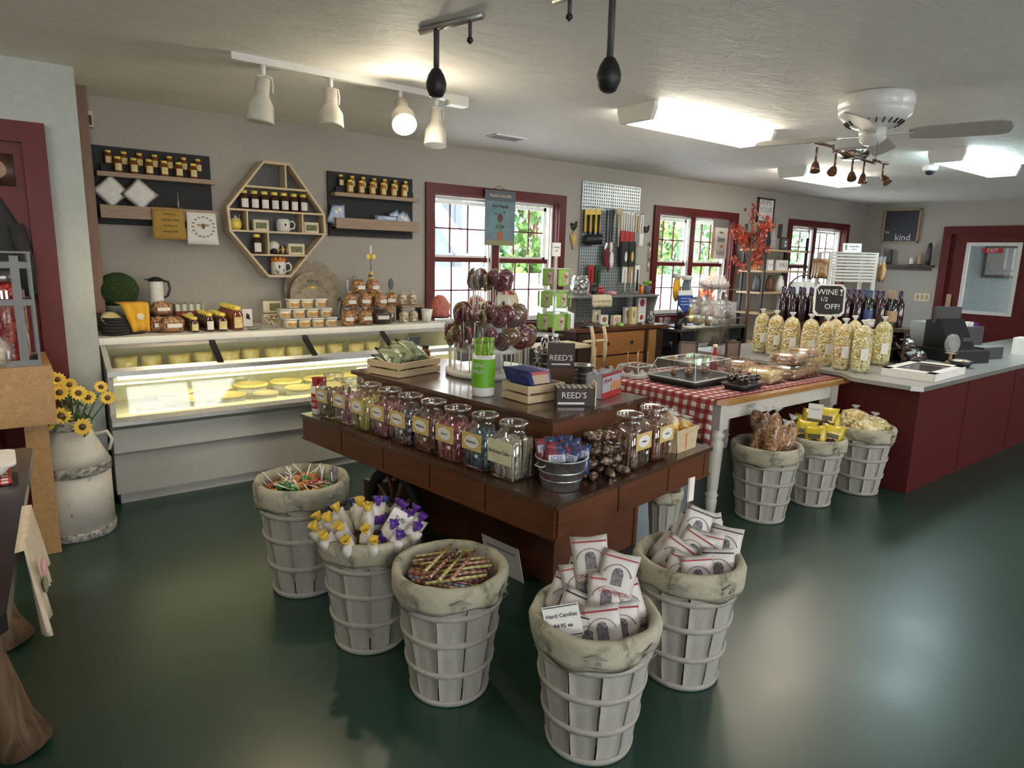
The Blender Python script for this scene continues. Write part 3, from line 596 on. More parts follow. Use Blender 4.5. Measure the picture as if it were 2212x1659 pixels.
# trough contents, left shelf
PKT = MB().pillow(.17, .17, .014, 6, random.Random(2)).mesh('packet', 'label_white')
for i, (dx, a, dz) in enumerate(((.085, .75, .06), (.19, .82, .055))):
    spawn([('packet', PKT)], 'tea_packet', ('flower-print paper packet half hidden in the trough', 'shiny flower-print paper packet standing on its corner in the trough')[i], 'packet', (SLX0+dx+.07*(i+1), WY-.09+.012*(i == 0), 1.84+dz), (0, -a, 0))
def towel(name, label, x, z, w, h, mat, y, back=.06):
    t = thing(name, label, 'towel', (x, y, z)); n = 8; v = []; m = MB()
    for j in range(9):
        for i in range(n+1):
            u = i/n; d = .006*math.sin(u*9+j*.5)*(j/8)
            v.append((u*w+(.015*j/8)*(u-.2), -.012*(j > 0)-d - (.004 if j > 0 else -back), -h*j/8 if j else 0.0))
    f = [(j*(n+1)+i, j*(n+1)+i+1, (j+1)*(n+1)+i+1, (j+1)*(n+1)+i) for j in range(8) for i in range(n)]
    m.add(v, f, None, True); o = m.build('cloth', mat, t); so = o.modifiers.new('s', 'SOLIDIFY'); so.thickness = .006; so.offset = 1
    return t
t = towel('tea_towel', 'mustard yellow tea towel with dark writing draped over the trough', SLX0+.325, 1.885, .20, .23, 'mustard', WY-.138)
for k, s in enumerate(('home is', 'where the', 'honey is', 'sweet life')): text(s, .026, 'ink', t, (.108, -.036, -.055-k*.04))
t = towel('tea_towel', 'white tea towel with a bee and leaf wreath draped over the trough', SLX0+.545, 1.875, .195, .25, 'paper', WY-.138)
m = MB().ball((.105, -.03, -.12), (.010, .006, .020), 8, 6); m.build('bee_body', 'brown', t)
m = MB()
for s in (-1, 1): m.ball((.105+s*.022, -.032, -.112), (.020, .004, .008), 8, 5)
m.build('bee_wings', 'tan', t); m = MB()
for k in range(16): a = 2*PI*k/16; m.ball((.105+.072*math.cos(a), -.031, -.125+.07*math.sin(a)), (.010, .004, .005), 6, 4)
m.build('wreath', plain('sage', (.25, .24, .14), .8), t)
t = thing('glass_jar', 'clear glass jar with a wand sitting in the trough', 'jar', (SLX0+.51, WY-.08, 1.80)); MB().shell([(.0, 0), (.035, .0), (.042, .05), (.03, .085), (.014, .10), (.012, .12)], 14).build('glass', 'glass', t); MB().cyl((0, 0, .02), (0, 0, .185), .004, None, 6).build('wand', 'alu', t)
# right shelf packets
for i, (dx, rz, z, lay) in enumerate(((.0, .5, .05, 0), (.075, .1, .06, 0), (.53, 0, .06, 1), (.62, -.25, .045, 0), (.69, -.3, .04, 0), (.735, -.4, .03, 0))):
    pm = bpy.data.meshes.get('seedpk') or MB().pillow(.10, .155, .018, 6, random.Random(2)).mesh('seedpk', 'lightblue')
    FL = bpy.data.meshes.get('flowerprint') or MB().ball((.0, -.009, .11), (.018, .003, .018), 10, 5).mesh('flowerprint', 'paper')
    if lay: spawn([('sachet', pm)], 'sachet', 'pale blue sachet lying across the front of the trough', 'sachet', (SRX0+.36, WY-.128, 1.89), (0, PI/2, 0.0), None, (.5, 1.6, 1.5))
    else: spawn([('sachet', pm), ('print', FL)], 'sachet', 'pale blue sachet with a white flower standing in the trough', 'sachet', (SRX0+dx, WY-.085, 1.80+z-.03), (0, rz-.15, 0), 'blue sachets in the trough')
# ------------------------------------------------------------------ octagon shelf
t = thing('octagon_shelf', 'pale pine octagonal wall shelf with uneven compartments', 'shelf', (1.40, WY, 1.39))
OC = [(.285, 0), (.462, 0), (.762, .345), (.755, .505), (.482, .87), (.283, .87), (0, .515), (.01, .34)]
inn = []
cx = sum(p[0] for p in OC)/8; cz = sum(p[1] for p in OC)/8
for p in OC: d2 = Vector((p[0]-cx, p[1]-cz)); k = (d2.length-.019)/d2.length; inn.append((cx+d2.x*k, cz+d2.y*k))
for i in range(8): j = (i+1) % 8; MB().prism([OC[i], OC[j], inn[j], inn[i]], -.15, -.002, 'y').build('side_board', 'pine', t)
MB().prism(inn, -.012, -.004, 'y').build('back_board', plain('slate_grey', (.13, .135, .14), .7), t)
def hb(x0, x1, z): MB().bb(x0, x1, -.148, -.012, z-.007, z+.007).build('shelf_board', 'pine', t)
def vb(x, z0, z1): MB().bb(x-.006, x+.006, -.148, -.012, z0, z1).build('divider', 'pine', t)
hb(.145, .625, .675); hb(.012, .748, .50); hb(.02, .75, .345); hb(.165, .605, .17); vb(.448, .682, .86); vb(.145, .352, .493); vb(.57, .352, .493); vb(.295, .177, .338)
ox, oz = 1.40, 1.39
for k in range(7): spawn(J_D, 'honey_jar', 'dark honey jar with white label in the row on the octagon shelf', 'jar', (ox+.145+k*.076, WY-.085, oz+.508), 0, 'dark honey jars on the octagon shelf', .93)
spawn(J_D, 'honey_jar', 'single dark honey jar in the lower compartment of the octagon shelf', 'jar', (ox+.225, WY-.085, oz+.178), 0, None, .98)
t = thing('honey_pot', 'small yellow ceramic honey pot with a dipper on the octagon shelf', 'pot', (ox+.075, WY-.085, oz+.353)); MB().lathe([(.028, 0), (.042, .02), (.044, .05), (.036, .072), (0, .072)], 16).build('pot', 'lid_yellow', t); MB().lathe([(.038, .072), (.03, .084), (.008, .09), (.012, .1), (0, .108)], 14).build('lid', 'cream', t); MB().cyl((.018, 0, .07), (.036, 0, .118), .004, None, 6).build('dipper', 'tan', t)
def soapbox(x, z, w, h, label, rz=0):
    t = thing('card_box', label, 'box', (x, WY-.09, z), rz); MB().bb(-w/2, w/2, -.02, .02, 0, h).build('box', 'cream', t); MB().bb(-w*.36, w*.36, -.0215, -.02, h*.2, h*.75).build('picture', plain('photo_green', (.16, .17, .08), .6, var=.8, scale=90), t)
soapbox(ox+.258, oz+.353, .115, .082, 'small picture box beside the plain white mug on the octagon shelf'); soapbox(ox+.655, oz+.353, .12, .082, 'small picture box in the right-hand cell of the octagon shelf'); soapbox(ox+.525, oz+.178, .135, .085, 'small picture box next to the ceramic bee', .1)
def mug(x, z, s, label, deco):
    t = thing('mug', label, 'mug', (x, WY-.085, z)); t.scale = (s, s, s)
    MB().lathe([(.045, 0), (.052, .012), (.052, .075), (.044, .095), (.042, .095), (.048, .07), (.047, .014), (0, .012)], 20).build('cup', 'ceramic', t)
    MB().tube([(.048, 0, .075), (.075, 0, .082), (.092, 0, .06), (.085, 0, .03), (.05, 0, .02)], .007, 8).build('handle', 'ceramic', t)
    m = MB()
    if deco: m.ball((-.01, -.052, .055), (.006, .004, .013), 6, 5).ball((.02, -.048, .03), (.005, .004, .008), 6, 5).ball((-.032, -.042, .028), (.006, .004, .006), 6, 5).ball((-.02, -.049, .018), (.005, .003, .009), 6, 5); m.build('bee_print', 'ink', t)
    else: m.ball((-.0, -.052, .05), (.005, .003, .014), 6, 5).ball((-.0, -.052, .055), (.011, .003, .005), 6, 5); m.build('bee_print', 'ink', t)
    return t
mug(ox+.435, oz+.353, 1.02, 'plain white mug with a tiny bee on the octagon shelf', 0)
t = mug(ox+.385, oz+.02, 1.12, 'white bee-print mug topped with a golden crown rim', 1); m = MB()
for k in range(8): a = 2*PI*k/8; m.ball((.040*math.cos(a), .040*math.sin(a), .104), (.013, .013, .02), 8, 6)
m.lathe([(.045, .088), (.055, .10), (.05, .105), (.04, .095)], 16); m.build('crown', 'orange', t)
t = thing('bee_figurine', 'round black and cream ceramic bee figurine on the octagon shelf', 'figurine', (ox+.385, WY-.085, oz+.178)); MB().ball((-.03, 0, .058), (.045, .04, .044), 14, 9).build('wing', 'ceramic', t)
MB().ball((.028, 0, .034), (.06, .04, .034), 14, 9).build('body', bands('beestripe', [(.02, .018, .015), (.55, .38, .10)], 8, 'X'), t); MB().ball((-.035, -.02, .026), (.026, .024, .026), 12, 8).build('head', 'black', t)
# ================================================================== on top of the deli case
def ct(px, y): p = ony(px, 700, y); return Vector((p.x, y, CT+.004))
p = ct(262, 5.22); t = thing('topiary', 'round green moss topiary ball in a grey pot on the deli case', 'plant', p)
MB().lathe([(.06, 0), (.075, .10), (.09, .16), (.095, .17), (.08, .172), (0, .17)], 18).build('pot', 'grey', t)
rw = random.Random(5); MB().ball((0, 0, .27), (.125, .125, .12), 22, 16, wob=lambda a, b: 1+rw.uniform(-.02, .02)).build('moss_ball', 'moss', t)
t = thing('wicker_basket', 'small black wicker basket at the end of the deli case', 'basket', ct(248, 4.98)); 
for k in range(6): MB().tube([((.075+.01*math.sin(k))*math.cos(a*PI/8), (.062+.01*math.sin(k))*math.sin(a*PI/8), .012+k*.018) for a in range(16)], .010, 6, closed=True).build('woven_row', 'black_soft', t)
MB().lathe([(0, 0), (.07, 0), (.068, .006), (0, .006)], 14).build('bottom', 'black_soft', t)
t = thing('straw_hat', 'small pale woven dish tilted in the black basket', 'dish', ct(243, 4.99)+Vector((0, -.01, .10)), (.75, .2, 0)); MB().lathe([(0, .012), (.04, .01), (.062, 0), (.064, .004), (.04, .016), (0, .018)], 16).build('dish', 'label_cream', t); MB().lathe([(.060, .0), (.066, .002), (.060, .006)], 16).build('rim', 'cream', t)
t = thing('crock', 'dark grey crock under the yellow towel', 'crock', ct(292, 5.02)); MB().lathe([(.055, 0), (.065, .03), (.06, .17), (.064, .18), (.05, .18), (.05, .02), (0, .02)], 18).build('crock', 'dark_grey', t)
t = thing('tea_towel', 'golden yellow tea towel with a small jar print hanging over a crock', 'towel', ct(292, 5.02)+Vector((0, 0, .19)))
m = MB(); v = []; n = 8
for j in range(10):
    q = j/9
    for i in range(n+1):
        u = i/n-.5; w = .17*(1-.62*max(0, q-.3)); v.append((u*w-.02+.045*q, .03-.10*min(1, q*2.2)-.012*math.sin(u*14+q), .008-(.30*max(0, q-.42))-.02*abs(u)*q))
m.add(v, [(j*(n+1)+i, j*(n+1)+i+1, (j+1)*(n+1)+i+1, (j+1)*(n+1)+i) for j in range(9) for i in range(n)], None, True)
o = m.build('cloth', 'towel_yellow', t); o.modifiers.new('s', 'SOLIDIFY').thickness = .008
MB().ball((.022, -.082, -.075), (.022, .006, .026), 10, 6).build('jar_print', 'cream', t)
t = thing('coffee_press', 'white flower-print coffee press with black lid and handle', 'coffee press', ct(343, 5.26)+Vector((0, 0, .0))); MB().bb(-.08, .08, -.06, .06, -.0, .085).build('stand_box', 'black', t); t.scale = (1, 1, 1); PZ = .085
MB().lathe([(.045, PZ), (.045, PZ+.03), (.047, PZ+.24), (.045, PZ+.245), (0, PZ+.245)], 20).build('body', 'label_white', t); MB().lathe([(.05, PZ+.245), (.05, PZ+.26), (.02, PZ+.272), (0, PZ+.275)], 18).bb(-.07, -.04, -.012, .012, PZ+.25, PZ+.262).build('lid', 'black', t); MB().tube([(.04, 0, PZ+.245), (.08, 0, PZ+.24), (.088, 0, PZ+.19), (.07, 0, PZ+.14), (.047, 0, PZ+.13)], .008, 8).build('handle', 'black', t); MB().lathe([(.05, PZ), (.05, PZ+.03), (0, PZ+.03)], 18).build('foot', 'black', t)
# cello bags with a white label and a twist
def snackbag(w, d, h, mat, seed, lab=True, tie=False):
    rd = random.Random(seed); q = [rd.uniform(-.08, .08) for _ in range(200)]
    pr = [(.42, 0), (.5, .03), (.52, .35), (.5, .68), (.36, .88), (.10, .98)]; m = MB()
    m.lathe([(a*w, b*h) for a, b in pr], 14, sq=3.2, wob=lambda a, j: 1+q[(int(a*20)*7+j*13) % 200]*(.4 if j == 0 else 1)); S = Matrix.Diagonal((1, d/w, 1, 1)); m.v = [tuple(S @ Vector(c)) for c in m.v]
    P = [('bag', m.mesh('bag', mat))]
    if lab: P.append(('label', MB().box((.0, -d*.54, h*.42), (w*.62, .003, h*.24)).mesh('label', 'label_white')))
    if tie: P.append(('tie_top', MB().lathe([(.008, h*.94), (.006, h*1.0), (.03, h*1.12), (.026, h*1.13), (0, h*1.0)], 9, wob=lambda a, j: 1+.3*math.sin(a*4)).mesh('tie_top', 'cello_dense')))
    return P
GB = snackbag(.15, .10, .11, 'granola', 3)
for px, y, dz, l in ((345, 5.06, 0, 'big cello bag of brown granola under a smaller one'), (372, 4.99, 0, 'front cello bag of brown granola beside the small honey jars'), (352, 5.07, .112, 'cello bag of brown granola stacked on top of another')): spawn(GB, 'granola_bag', l, 'bag', ct(px, y)+Vector((0, 0, dz)), 0.1, None, 1.0 if dz == 0 else .85)
t = thing('gift_box', 'red box with striped green awning top behind the honey jars', 'box', ct(408, 5.27)); MB().bb(-.09, .09, -.06, .06, 0, .12).build('box', plain('box_red', (.22, .02, .025), .5), t)
MB().bb(-.095, .095, -.065, .065, .12, .168).build('awning', bands('awning', [(.62, .60, .50), (.22, .26, .20)], 7, 'X', .6, 0), t); MB().lathe([(0, -.002), (.026, -.002), (.026, .0), (0, .0)], 6, M=Matrix.Translation((0, -.061, .085)) @ Matrix.Rotation(PI/2, 4, 'X')).build('honeycomb_badge', 'cream', t)
HJ1 = jar_parts(.030, .10, 'honey_dark', 'label_cream'); HJ2 = jar_parts(.030, .125, 'honey_dark', 'label_white'); HJ3 = jar_parts(.040, .165, 'honey', 'label_cream')
for (P, px, y0, n, dy, lb, g) in ((HJ1, 420, 4.93, 5, .068, 'short dark honey jar with cream label beside the granola bags', 'short honey jars on the case'), (HJ2, 453, 4.93, 6, .066, 'mid-size dark honey jar with white label in the middle row', 'mid honey jars on the case'), (HJ1, 480, 4.93, 5, .068, 'dark honey jar with cream label in the row next to the tall red bottles', 'honey jars by the tall bottles'), (HJ3, 513, 4.95, 5, .088, 'tall red honey jar with yellow and cream label', 'tall honey jars on the case')):
    x0 = ct(px, y0).x
    for k in range(n): spawn(P, 'honey_jar', lb, 'jar', (x0, y0+k*dy, CT+.004), 0, g, 1.0 if P is not HJ1 else (1.0 if px == 420 else 1.22))
t = thing('card_stand', 'small white upright card with a dark figure beside the honey jars', 'card', ct(535, 5.12)); MB().bb(-.035, .035, -.004, .004, 0, .13).build('card', 'paper', t); MB().prism([(-.012, .06), (.02, .05), (.012, .09), (-.006, .1)], -.006, -.004, 'y').build('figure_print', 'ink', t)
t = thing('saucer', 'small white saucer in front of the upright card', 'saucer', ct(548, 4.95)); MB().lathe([(.03, 0), (.058, .010), (.06, .012), (.03, .004), (0, .003)], 18).build('dish', 'ceramic', t); MB().lathe([(.0575, .009), (.0605, .011), (.0575, .0135)], 18).build('rim', 'grey', t)
t = thing('glass_dish', 'clear glass dish full of wrapped candies', 'dish', ct(588, 4.98)); MB().shell([(.03, 0), (.065, .004), (.072, .06), (.074, .065)], 18).build('glass', 'glass', t)
CN = [('wrapper', MB().ball((0, 0, 0), (.016, .010, .010), 8, 5).cyl((.012, 0, 0), (.028, 0, 0), .003, .010, 6).cyl((-.012, 0, 0), (-.028, 0, 0), .003, .010, 6).mesh('wrapped_candy', chips('candywrap', [(.62, .58, .5), (.10, .05, .03), (.50, .38, .12), (.15, .12, .35)], 40, .2, 1)))]
rnd = random.Random(9); b = ct(588, 4.98)
for k in range(16): a = rnd.uniform(0, 6.3); r = rnd.uniform(0, .05); spawn(CN, 'wrapped_candy', 'small twist-wrapped candy heaped in the glass dish', 'candy', b+Vector((r*math.cos(a), r*math.sin(a), .03+.055*(k/16))), (rnd.uniform(-.4, .4), rnd.uniform(-.4, .4), rnd.uniform(0, 3)), 'candies in the glass dish')
for k in range(2):
    t = thing('card_box', ('lower picture-fronted soap box in the clear stack', 'upper picture-fronted soap box in the clear stack')[k], 'box', ct(587, 5.2)+Vector((0, 0, .085*k+(.01 if k else 0)))); MB().bb(-.068, .068, -.03, .03, 0, .085).build('box', 'cream', t); MB().bb(-.02, .06, -.032, -.03, .012, .07).build('picture', 'photo_green', t)
# trays
def roundtray(px, y, r, lean, label, cat='tray', bee=False):
    q = ct(px, y); t = thing('round_tray', label, cat, q+Vector((0, 0, .006)), (PI/2-lean, 0, 0))
    MB().lathe([(0, .004), (r*.88, .004), (r*.97, .022), (r, .022), (r, .018), (r*.9, -.004), (0, -.004)], 36, (0, r, 0)).build('dish', plain('tray_grey', (.34, .285, .21), .5, var=.25), t)
    MB().lathe([(r*.965, .019), (r, .022), (r*1.005, .017), (r*.97, .014)], 36, (0, r, 0)).build('rim', 'dark_grey', t)
    if bee:
        m = MB()
        for k in range(9): a = PI*(.12+.095*k); m.ball((r*.62*math.cos(a), r+r*.50*math.sin(a), .006), (r*.10, r*.05, .002), 6, 4)
        m.build('wreath_print', 'sage', t); text('honey', r*.20, 'ink', t, (0, r+r*.62, .0065), (0, 0, 0)); MB().ball((0, r*1.35, .006), (r*.14, r*.07, .002), 8, 4).build('bee_print', 'yellow', t)
roundtray(680, 5.36, .24, .14, 'large round grey tin tray leaning on the wall behind the tubs'); roundtray(683, 5.27, .20, .18, 'smaller round tin tray with faded honey lettering', bee=True)
t = thing('plate_easel', 'black scrolled wire easel beside the round trays', 'easel', ct(738, 5.22))
MB().tube([(0, 0, 0), (.0, .02, .08), (.02, .03, .15), (.0, .02, .19), (-.03, 0, .17)], .005, 6).build('scroll', 'black', t); MB().tube([(0, 0, 0), (.04, .05, .005), (.05, .10, .005)], .005, 6).build('foot', 'black', t); MB().tube([(0, 0, .03), (-.05, -.04, .02), (-.055, -.045, .05)], .005, 6).build('hook', 'black', t)
# deli tubs in three rows
tp = [('tub', MB().rbox(.088, .088, .058, .02, taper=.86).mesh('tub', plain('tub_white', (.72, .66, .50), .35, var=.05)), [('print', MB().prism([(-.03, .012), (.03, .012), (.034, .045), (.01, .035), (-.034, .042)], -.0445, -.040, 'y').mesh('print', plain('tub_print', (.45, .24, .06), .4, var=.4, scale=50)))]), ('lid', MB().rbox(.098, .098, .010, .022, c=(0, 0, .058)).mesh('lid', 'white_gloss'))]
b0 = ct(672, 4.93)
for row, n, off in ((0, 4, 0), (1, 4, -.035), (2, 3, -.012)):
    for k in range(n): spawn(tp, 'spread_tub', ('honey-spread tub with white lid in the bottom row of the stack', 'honey-spread tub with white lid in the middle row of the stack', 'honey-spread tub with white lid in the top row of the stack')[row], 'tub', b0+Vector((-.16+k*.104+off+(.05 if row == 2 else 0), .02*row, row*.0705)), rnd.uniform(-.08, .08), 'tubs in the stack, row %s' % ('one', 'two', 'three')[row])
# snack bags heap
SB = [snackbag(.105, .085, .12, ('nuts', 'snackmix', 'nuts', 'snackmix')[i], 20+i, True, True) for i in range(4)]; SBD = snackbag(.15, .10, .12, 'choc_nuts', 31, True)
hp = [(752, 4.92, 0, 0), (790, 4.92, 0, 1), (825, 4.95, 0, 4), (760, 5.03, .0, 2), (800, 5.05, 0, 3), (838, 5.08, 0, 0), (757, 5.02, .125, 1), (790, 5.04, .125, 0), (822, 5.02, .125, 2), (845, 5.1, .125, 1), (776, 5.08, .235, 3), (806, 5.08, .235, 0)]
for px, y, dz, k in hp:
    lv = 'floor' if dz == 0 else ('middle' if dz < .2 else 'top')
    spawn(SBD if k == 4 else SB[k], 'snack_bag', 'cello bag of dark chocolate nuts in the front of the heap' if k == 4 else {'floor': 'tied cello bag of %s at the bottom of the snack heap', 'middle': 'tied cello bag of %s in the middle of the snack heap', 'top': 'tied cello bag of %s on top of the snack heap'}[lv] % ('toffee nuts' if k in (0, 2) else 'snack mix'), 'bag', ct(px, y)+Vector((0, 0, dz)), rnd.uniform(-.3, .3), None if k == 4 else 'snack bags '+lv+(' a' if k in (0, 2) else ' b'))
# utensils standing behind the bags
t = thing('utensil_crock', 'grey crock hidden behind the snack bags', 'crock', ct(800, 5.27)); MB().lathe([(.06, 0), (.07, .14), (.06, .14), (.05, .02), (0, .02)], 16).build('crock', 'grey', t); MB().lathe([(.066, .135), (.073, .14), (.066, .146)], 16).build('rim', 'dark_grey', t)
t = thing('bee_spatula', 'yellow and black bee-handled spatula standing up against the wall', 'spatula', ct(803, 5.27)+Vector((0, 0, .13)), (0, 0, 0))
MB().lathe([(.012, .02), (.03, .10), (.032, .17), (.018, .26), (.01, .28), (0, .28)], 12).build('body', bands('beehandle', [(.70, .50, .03), (.70, .50, .03), (.02, .02, .02)], 5, 'Z'), t); MB().cyl((0, 0, .27), (0, 0, .44), .006, None, 8).build('shaft', 'grey', t); m = MB()
for s in (-1, 1): m.ball((s*.025, -.004, .40), (.022, .006, .024), 10, 6)
m.build('wings', 'lid_yellow', t); MB().ball((0, 0, .455), (.012, .008, .045), 10, 6).build('handle', 'ceramic', t)
for px, h, mt, l in ((768, .17, 'grey', 'pale silicone spoon standing left of the bee spatula'), (845, .15, 'slate', 'grey silicone spoon standing beside the wood riser'), (752, .14, 'ceramic', 'white slim spatula standing at the back of the snack heap')):
    t = thing('spoon', l, 'spoon', ct(px, 5.3), (0, 0, 0)); MB().cyl((0, 0, 0), (0, 0, h+.12), .005, None, 6).build('handle', 'tan', t); MB().ball((0, 0, h+.15), (.026 if mt != 'ceramic' else .012, .01, .05), 10, 7).build('bowl', mt, t)
t = thing('wood_riser', 'small brown wooden riser shelf beside the white cup', 'riser', ct(885, 5.12)); MB().bb(-.11, .11, -.07, .07, .11, .13).build('top', 'board', t)
for x in (-.1, .08): MB().bb(x, x+.02, -.06, .06, 0, .11).build('side', 'dark_wood', t)
SS = snackbag(.07, .06, .095, 'seasoning', 44, False, True)
for px, y, dz, l in ((872, 4.98, 0, 'tied spice bag standing in front of the riser by the cup'), (893, 5.0, 0, 'tied spice bag standing right against the white cup'), (868, 5.12, .135, 'tied spice bag on the riser by the window trim'), (890, 5.11, .135, 'larger tied spice bag on the riser with a dark ribbon')): spawn(SS, 'spice_bag', l, 'bag', ct(px, y)+Vector((0, 0, dz)), 0)
t = thing('paper_cup', 'plain white cup at the end of the deli case', 'cup', ct(922, 4.96)); MB().lathe([(.036, 0), (.05, .10), (.046, .10), (.034, .006), (0, .006)], 18).build('cup', 'ceramic', t); MB().lathe([(.049, .098), (.052, .102), (.047, .104)], 18).build('rim', 'white', t)
t = thing('salt_lamp', 'rough pink salt block standing at the end of the deli case', 'lamp', ct(950, 5.18)); q = [rnd.uniform(.85, 1.1) for _ in range(60)]
MB().lathe([(.09, .01), (.10, .05), (.09, .12), (.065, .18), (.03, .205), (0, .21)], 9, wob=lambda a, j: q[int(a*3)+j*5]).build('rock', 'salt', t); MB().lathe([(.085, 0), (.085, .014), (0, .014)], 14).build('base', 'dark_wood', t); m = MB()
# ================================================================== the island
IA = math.radians(8.3); IO = Vector((1.657, 1.832, 0)); IB = Vector((math.cos(IA), math.sin(IA), 0)); IAx = Vector((-math.sin(IA), math.cos(IA), 0))
def isl(u, v, z): return IO+IB*u+IAx*v+Vector((0, 0, z))
Z1, Z2, IW, ILn = .65, .92, 1.23, 1.98
t = thing('island_display', 'dark-stained two-tier wooden display island on a pedestal', 'island', IO, IA)
MB().bb(.45, 1.16, .38, 1.60, .0, .50).build('pedestal', 'walnut', t)
for u, v in ((.44, .37), (1.14, .37), (.44, 1.58)): MB().bb(u, u+.03, v, v+.03, 0, .5).build('corner_post', 'walnut', t)
MB().bb(.01, IW-.01, .01, ILn-.01, .515, Z1-.018).build('carcass', plain('gap_dark', (.02, .008, .005), .7), t)
lp = [0]+[v/1.0 for v in (.40, .78, 1.16, 1.55)]+[ILn]
for i in range(5): MB().bb(-.006, .012, lp[i]+.006, lp[i+1]-.006, .505, Z1-.018).build('apron_board', 'walnut_y', t)
fp = [0, .41, .82, 1.17, IW]
for i in range(4): MB().bb(fp[i]+.006, fp[i+1]-.004, -.006, .012, .505, Z1-.018).build('apron_board', 'walnut', t)
MB().bb(IW-.012, IW+.006, .0, ILn, .505, Z1-.018).bb(0, IW, ILn-.012, ILn+.006, .505, Z1-.018).build('rear_apron', 'walnut_y', t)
MB().bb(-.008, IW+.008, -.008, ILn+.008, .495, .508).build('bottom_trim', 'walnut_y', t)
MB().bb(-.012, IW+.012, -.012, ILn+.012, Z1-.02, Z1-.0).build('lower_top', wood('top_walnut', (.050, .022, .012), (.085, .04, .022), (14, 1.5, 14), .22, .5) , t)
MB().bb(.225, .915, .235, 1.745, Z1, Z2-.022).build('upper_box', 'walnut_y', t); MB().bb(.20, .94, .21, 1.77, Z2-.022, Z2).build('upper_top', 'top_walnut', t)
for x in (.225, .89): MB().bb(x, x+.025, .225, .24, Z1, Z2-.022).build('corner_strip', 'walnut', t)
# wagon wheel
t = thing('wagon_wheel', 'black iron-tyred wagon wheel leaning at the side of the island', 'wheel', isl(.10, 1.20, .243), (0, .0, IA)); R = .242
rot = Matrix.Rotation(PI/2, 4, 'Y')
MB().lathe([(R, -.022), (R, .022), (R-.045, .022), (R-.045, -.022), (R, -.022)], 40, M=rot).build('tyre', 'black', t); MB().lathe([(.045, -.05), (.05, 0), (.045, .05)], 14, M=rot).build('hub', 'dark_wood', t)
for k in range(10): a = 2*PI*k/10; MB().cyl((0, .04*math.cos(a), .04*math.sin(a)), (0, (R-.04)*math.cos(a), (R-.04)*math.sin(a)), .013, .011, 7).build('spoke', 'brown', t)
# ------------------------------------------------------------------ glass candy jars with sticks
S_ = .16
JG = MB(); JG.shell([(.0, .002), (.40*S_, .002), (.52*S_, .012), (.55*S_, .03), (.55*S_, .175), (.50*S_, .195), (.42*S_, .212), (.40*S_, .222), (.41*S_, .232), (.44*S_, .242), (.43*S_, .25), (.38*S_, .247)], 28, sq=0)
def sqv(m):          # square the body, keep the round neck
    o = []
    for x, y, z in m.v:
        k = 1.0
        if z < .215:
            a = math.atan2(y, x); s = 1/((abs(math.cos(a))**6+abs(math.sin(a))**6)**(1/6)); f = 1 if z < .18 else max(0, (.215-z)/.035); k = 1+(s-1)*f
        o.append((x*k*.92, y*k*.92, z))
    m.v = o
sqv(JG); JG = JG.mesh('jar_glass', 'glass'); JLAB = MB().box((0, -.084, .135), (.125, .002, .078)).mesh('label', plain('lab_gold', (.62, .45, .16), .6, var=.06)); JRIM = MB().lathe([(.062, .241), (.066, .246), (.062, .252), (.057, .247), (.062, .241)], 24).mesh('rim', 'glass')
JOV = MB().lathe([(0, -.0785), (.036, -.0785), (.036, -.0775), (0, -.0775)], 20).v; ov = MB(); ov.prism([(.046*math.cos(2*PI*k/20), .135+.028*math.sin(2*PI*k/20)) for k in range(20)], -.086, -.085, 'y'); JOV = ov.mesh('label_oval', 'paper'); JPR = MB().box((.032, -.084, .075), (.016, .002, .014)).mesh('price_sticker', 'paper')
def sticks(mat, seed, L=.165, n=60):
    rd = random.Random(seed); m = MB()
    for k in range(n):
        x, y = rd.uniform(-.064, .064), rd.uniform(-.064, .064); a, b2 = rd.uniform(-.010, .010), rd.uniform(-.012, .012); x1 = max(-.066, min(.066, x+a)); y1 = max(-.066, min(.066, y+b2))
        m.cyl((x, y, .010), (x1, y1, .010+L*rd.uniform(.85, 1.02)), .0062, None, 6)
    return m.mesh('sticks', mat)
SC = {'olive': [(.16, .13, .03), (.24, .20, .06), (.10, .08, .02)], 'pinkish': [(.45, .22, .32), (.30, .08, .18), (.55, .38, .42)], 'lime': [(.50, .45, .08), (.38, .33, .05), (.60, .56, .22)], 'rose': [(.38, .10, .15), (.48, .22, .26), (.25, .05, .09)],
      'grape': [(.06, .04, .07), (.40, .36, .40), (.04, .025, .05)], 'maroon': [(.16, .03, .03), (.30, .10, .09), (.10, .02, .02)], 'crimson': [(.40, .04, .06), (.48, .16, .16), (.24, .02, .03)], 'teal': [(.03, .10, .15), (.10, .25, .30), (.02, .07, .11)],
      'cream_sticks': [(.55, .52, .40), (.42, .40, .30), (.62, .60, .50)], 'tan_sticks': [(.30, .16, .10), (.42, .27, .19), (.22, .10, .06)], 'amber_sticks': [(.32, .12, .06), (.42, .20, .12), (.24, .08, .04)]}
for k, c in SC.items(): chips(k, c, 90, .25, .6, .2)
def candyjar(pos, rot, col, word, lbl, tall=1, paper=False):
    t = thing('candy_jar', 'glass jar of %s candy sticks %s' % lbl, 'jar', pos, rot); t.scale = (1, 1, tall)
    obj('jar_glass', JG, t); obj('rim', JRIM, t)
    if paper:
        l = MB().box((0, -.086, .130), (.14, .002, .10)).build('label', plain('lab_pale', (.62, .60, .40), .7), t); text(word, .022, 'ink', l, (0, -.088, .13))
    else:
        l = obj('label', JLAB, t); obj('label_oval', JOV, l); text(word, .0155, 'ink', l, (0, -.087, .135)); obj('price_sticker', JPR, t)
    s = obj('candy_sticks', sticks(col, hash(col) % 97 if False else len(col)*7+ord(col[0])), None, pos, (0, 0, rot)); s.scale = (1, 1, tall); tag(s, 'bundle of %s candy sticks inside the glass jar %s' % lbl, 'candy', 'candy sticks in jars', 'stuff')
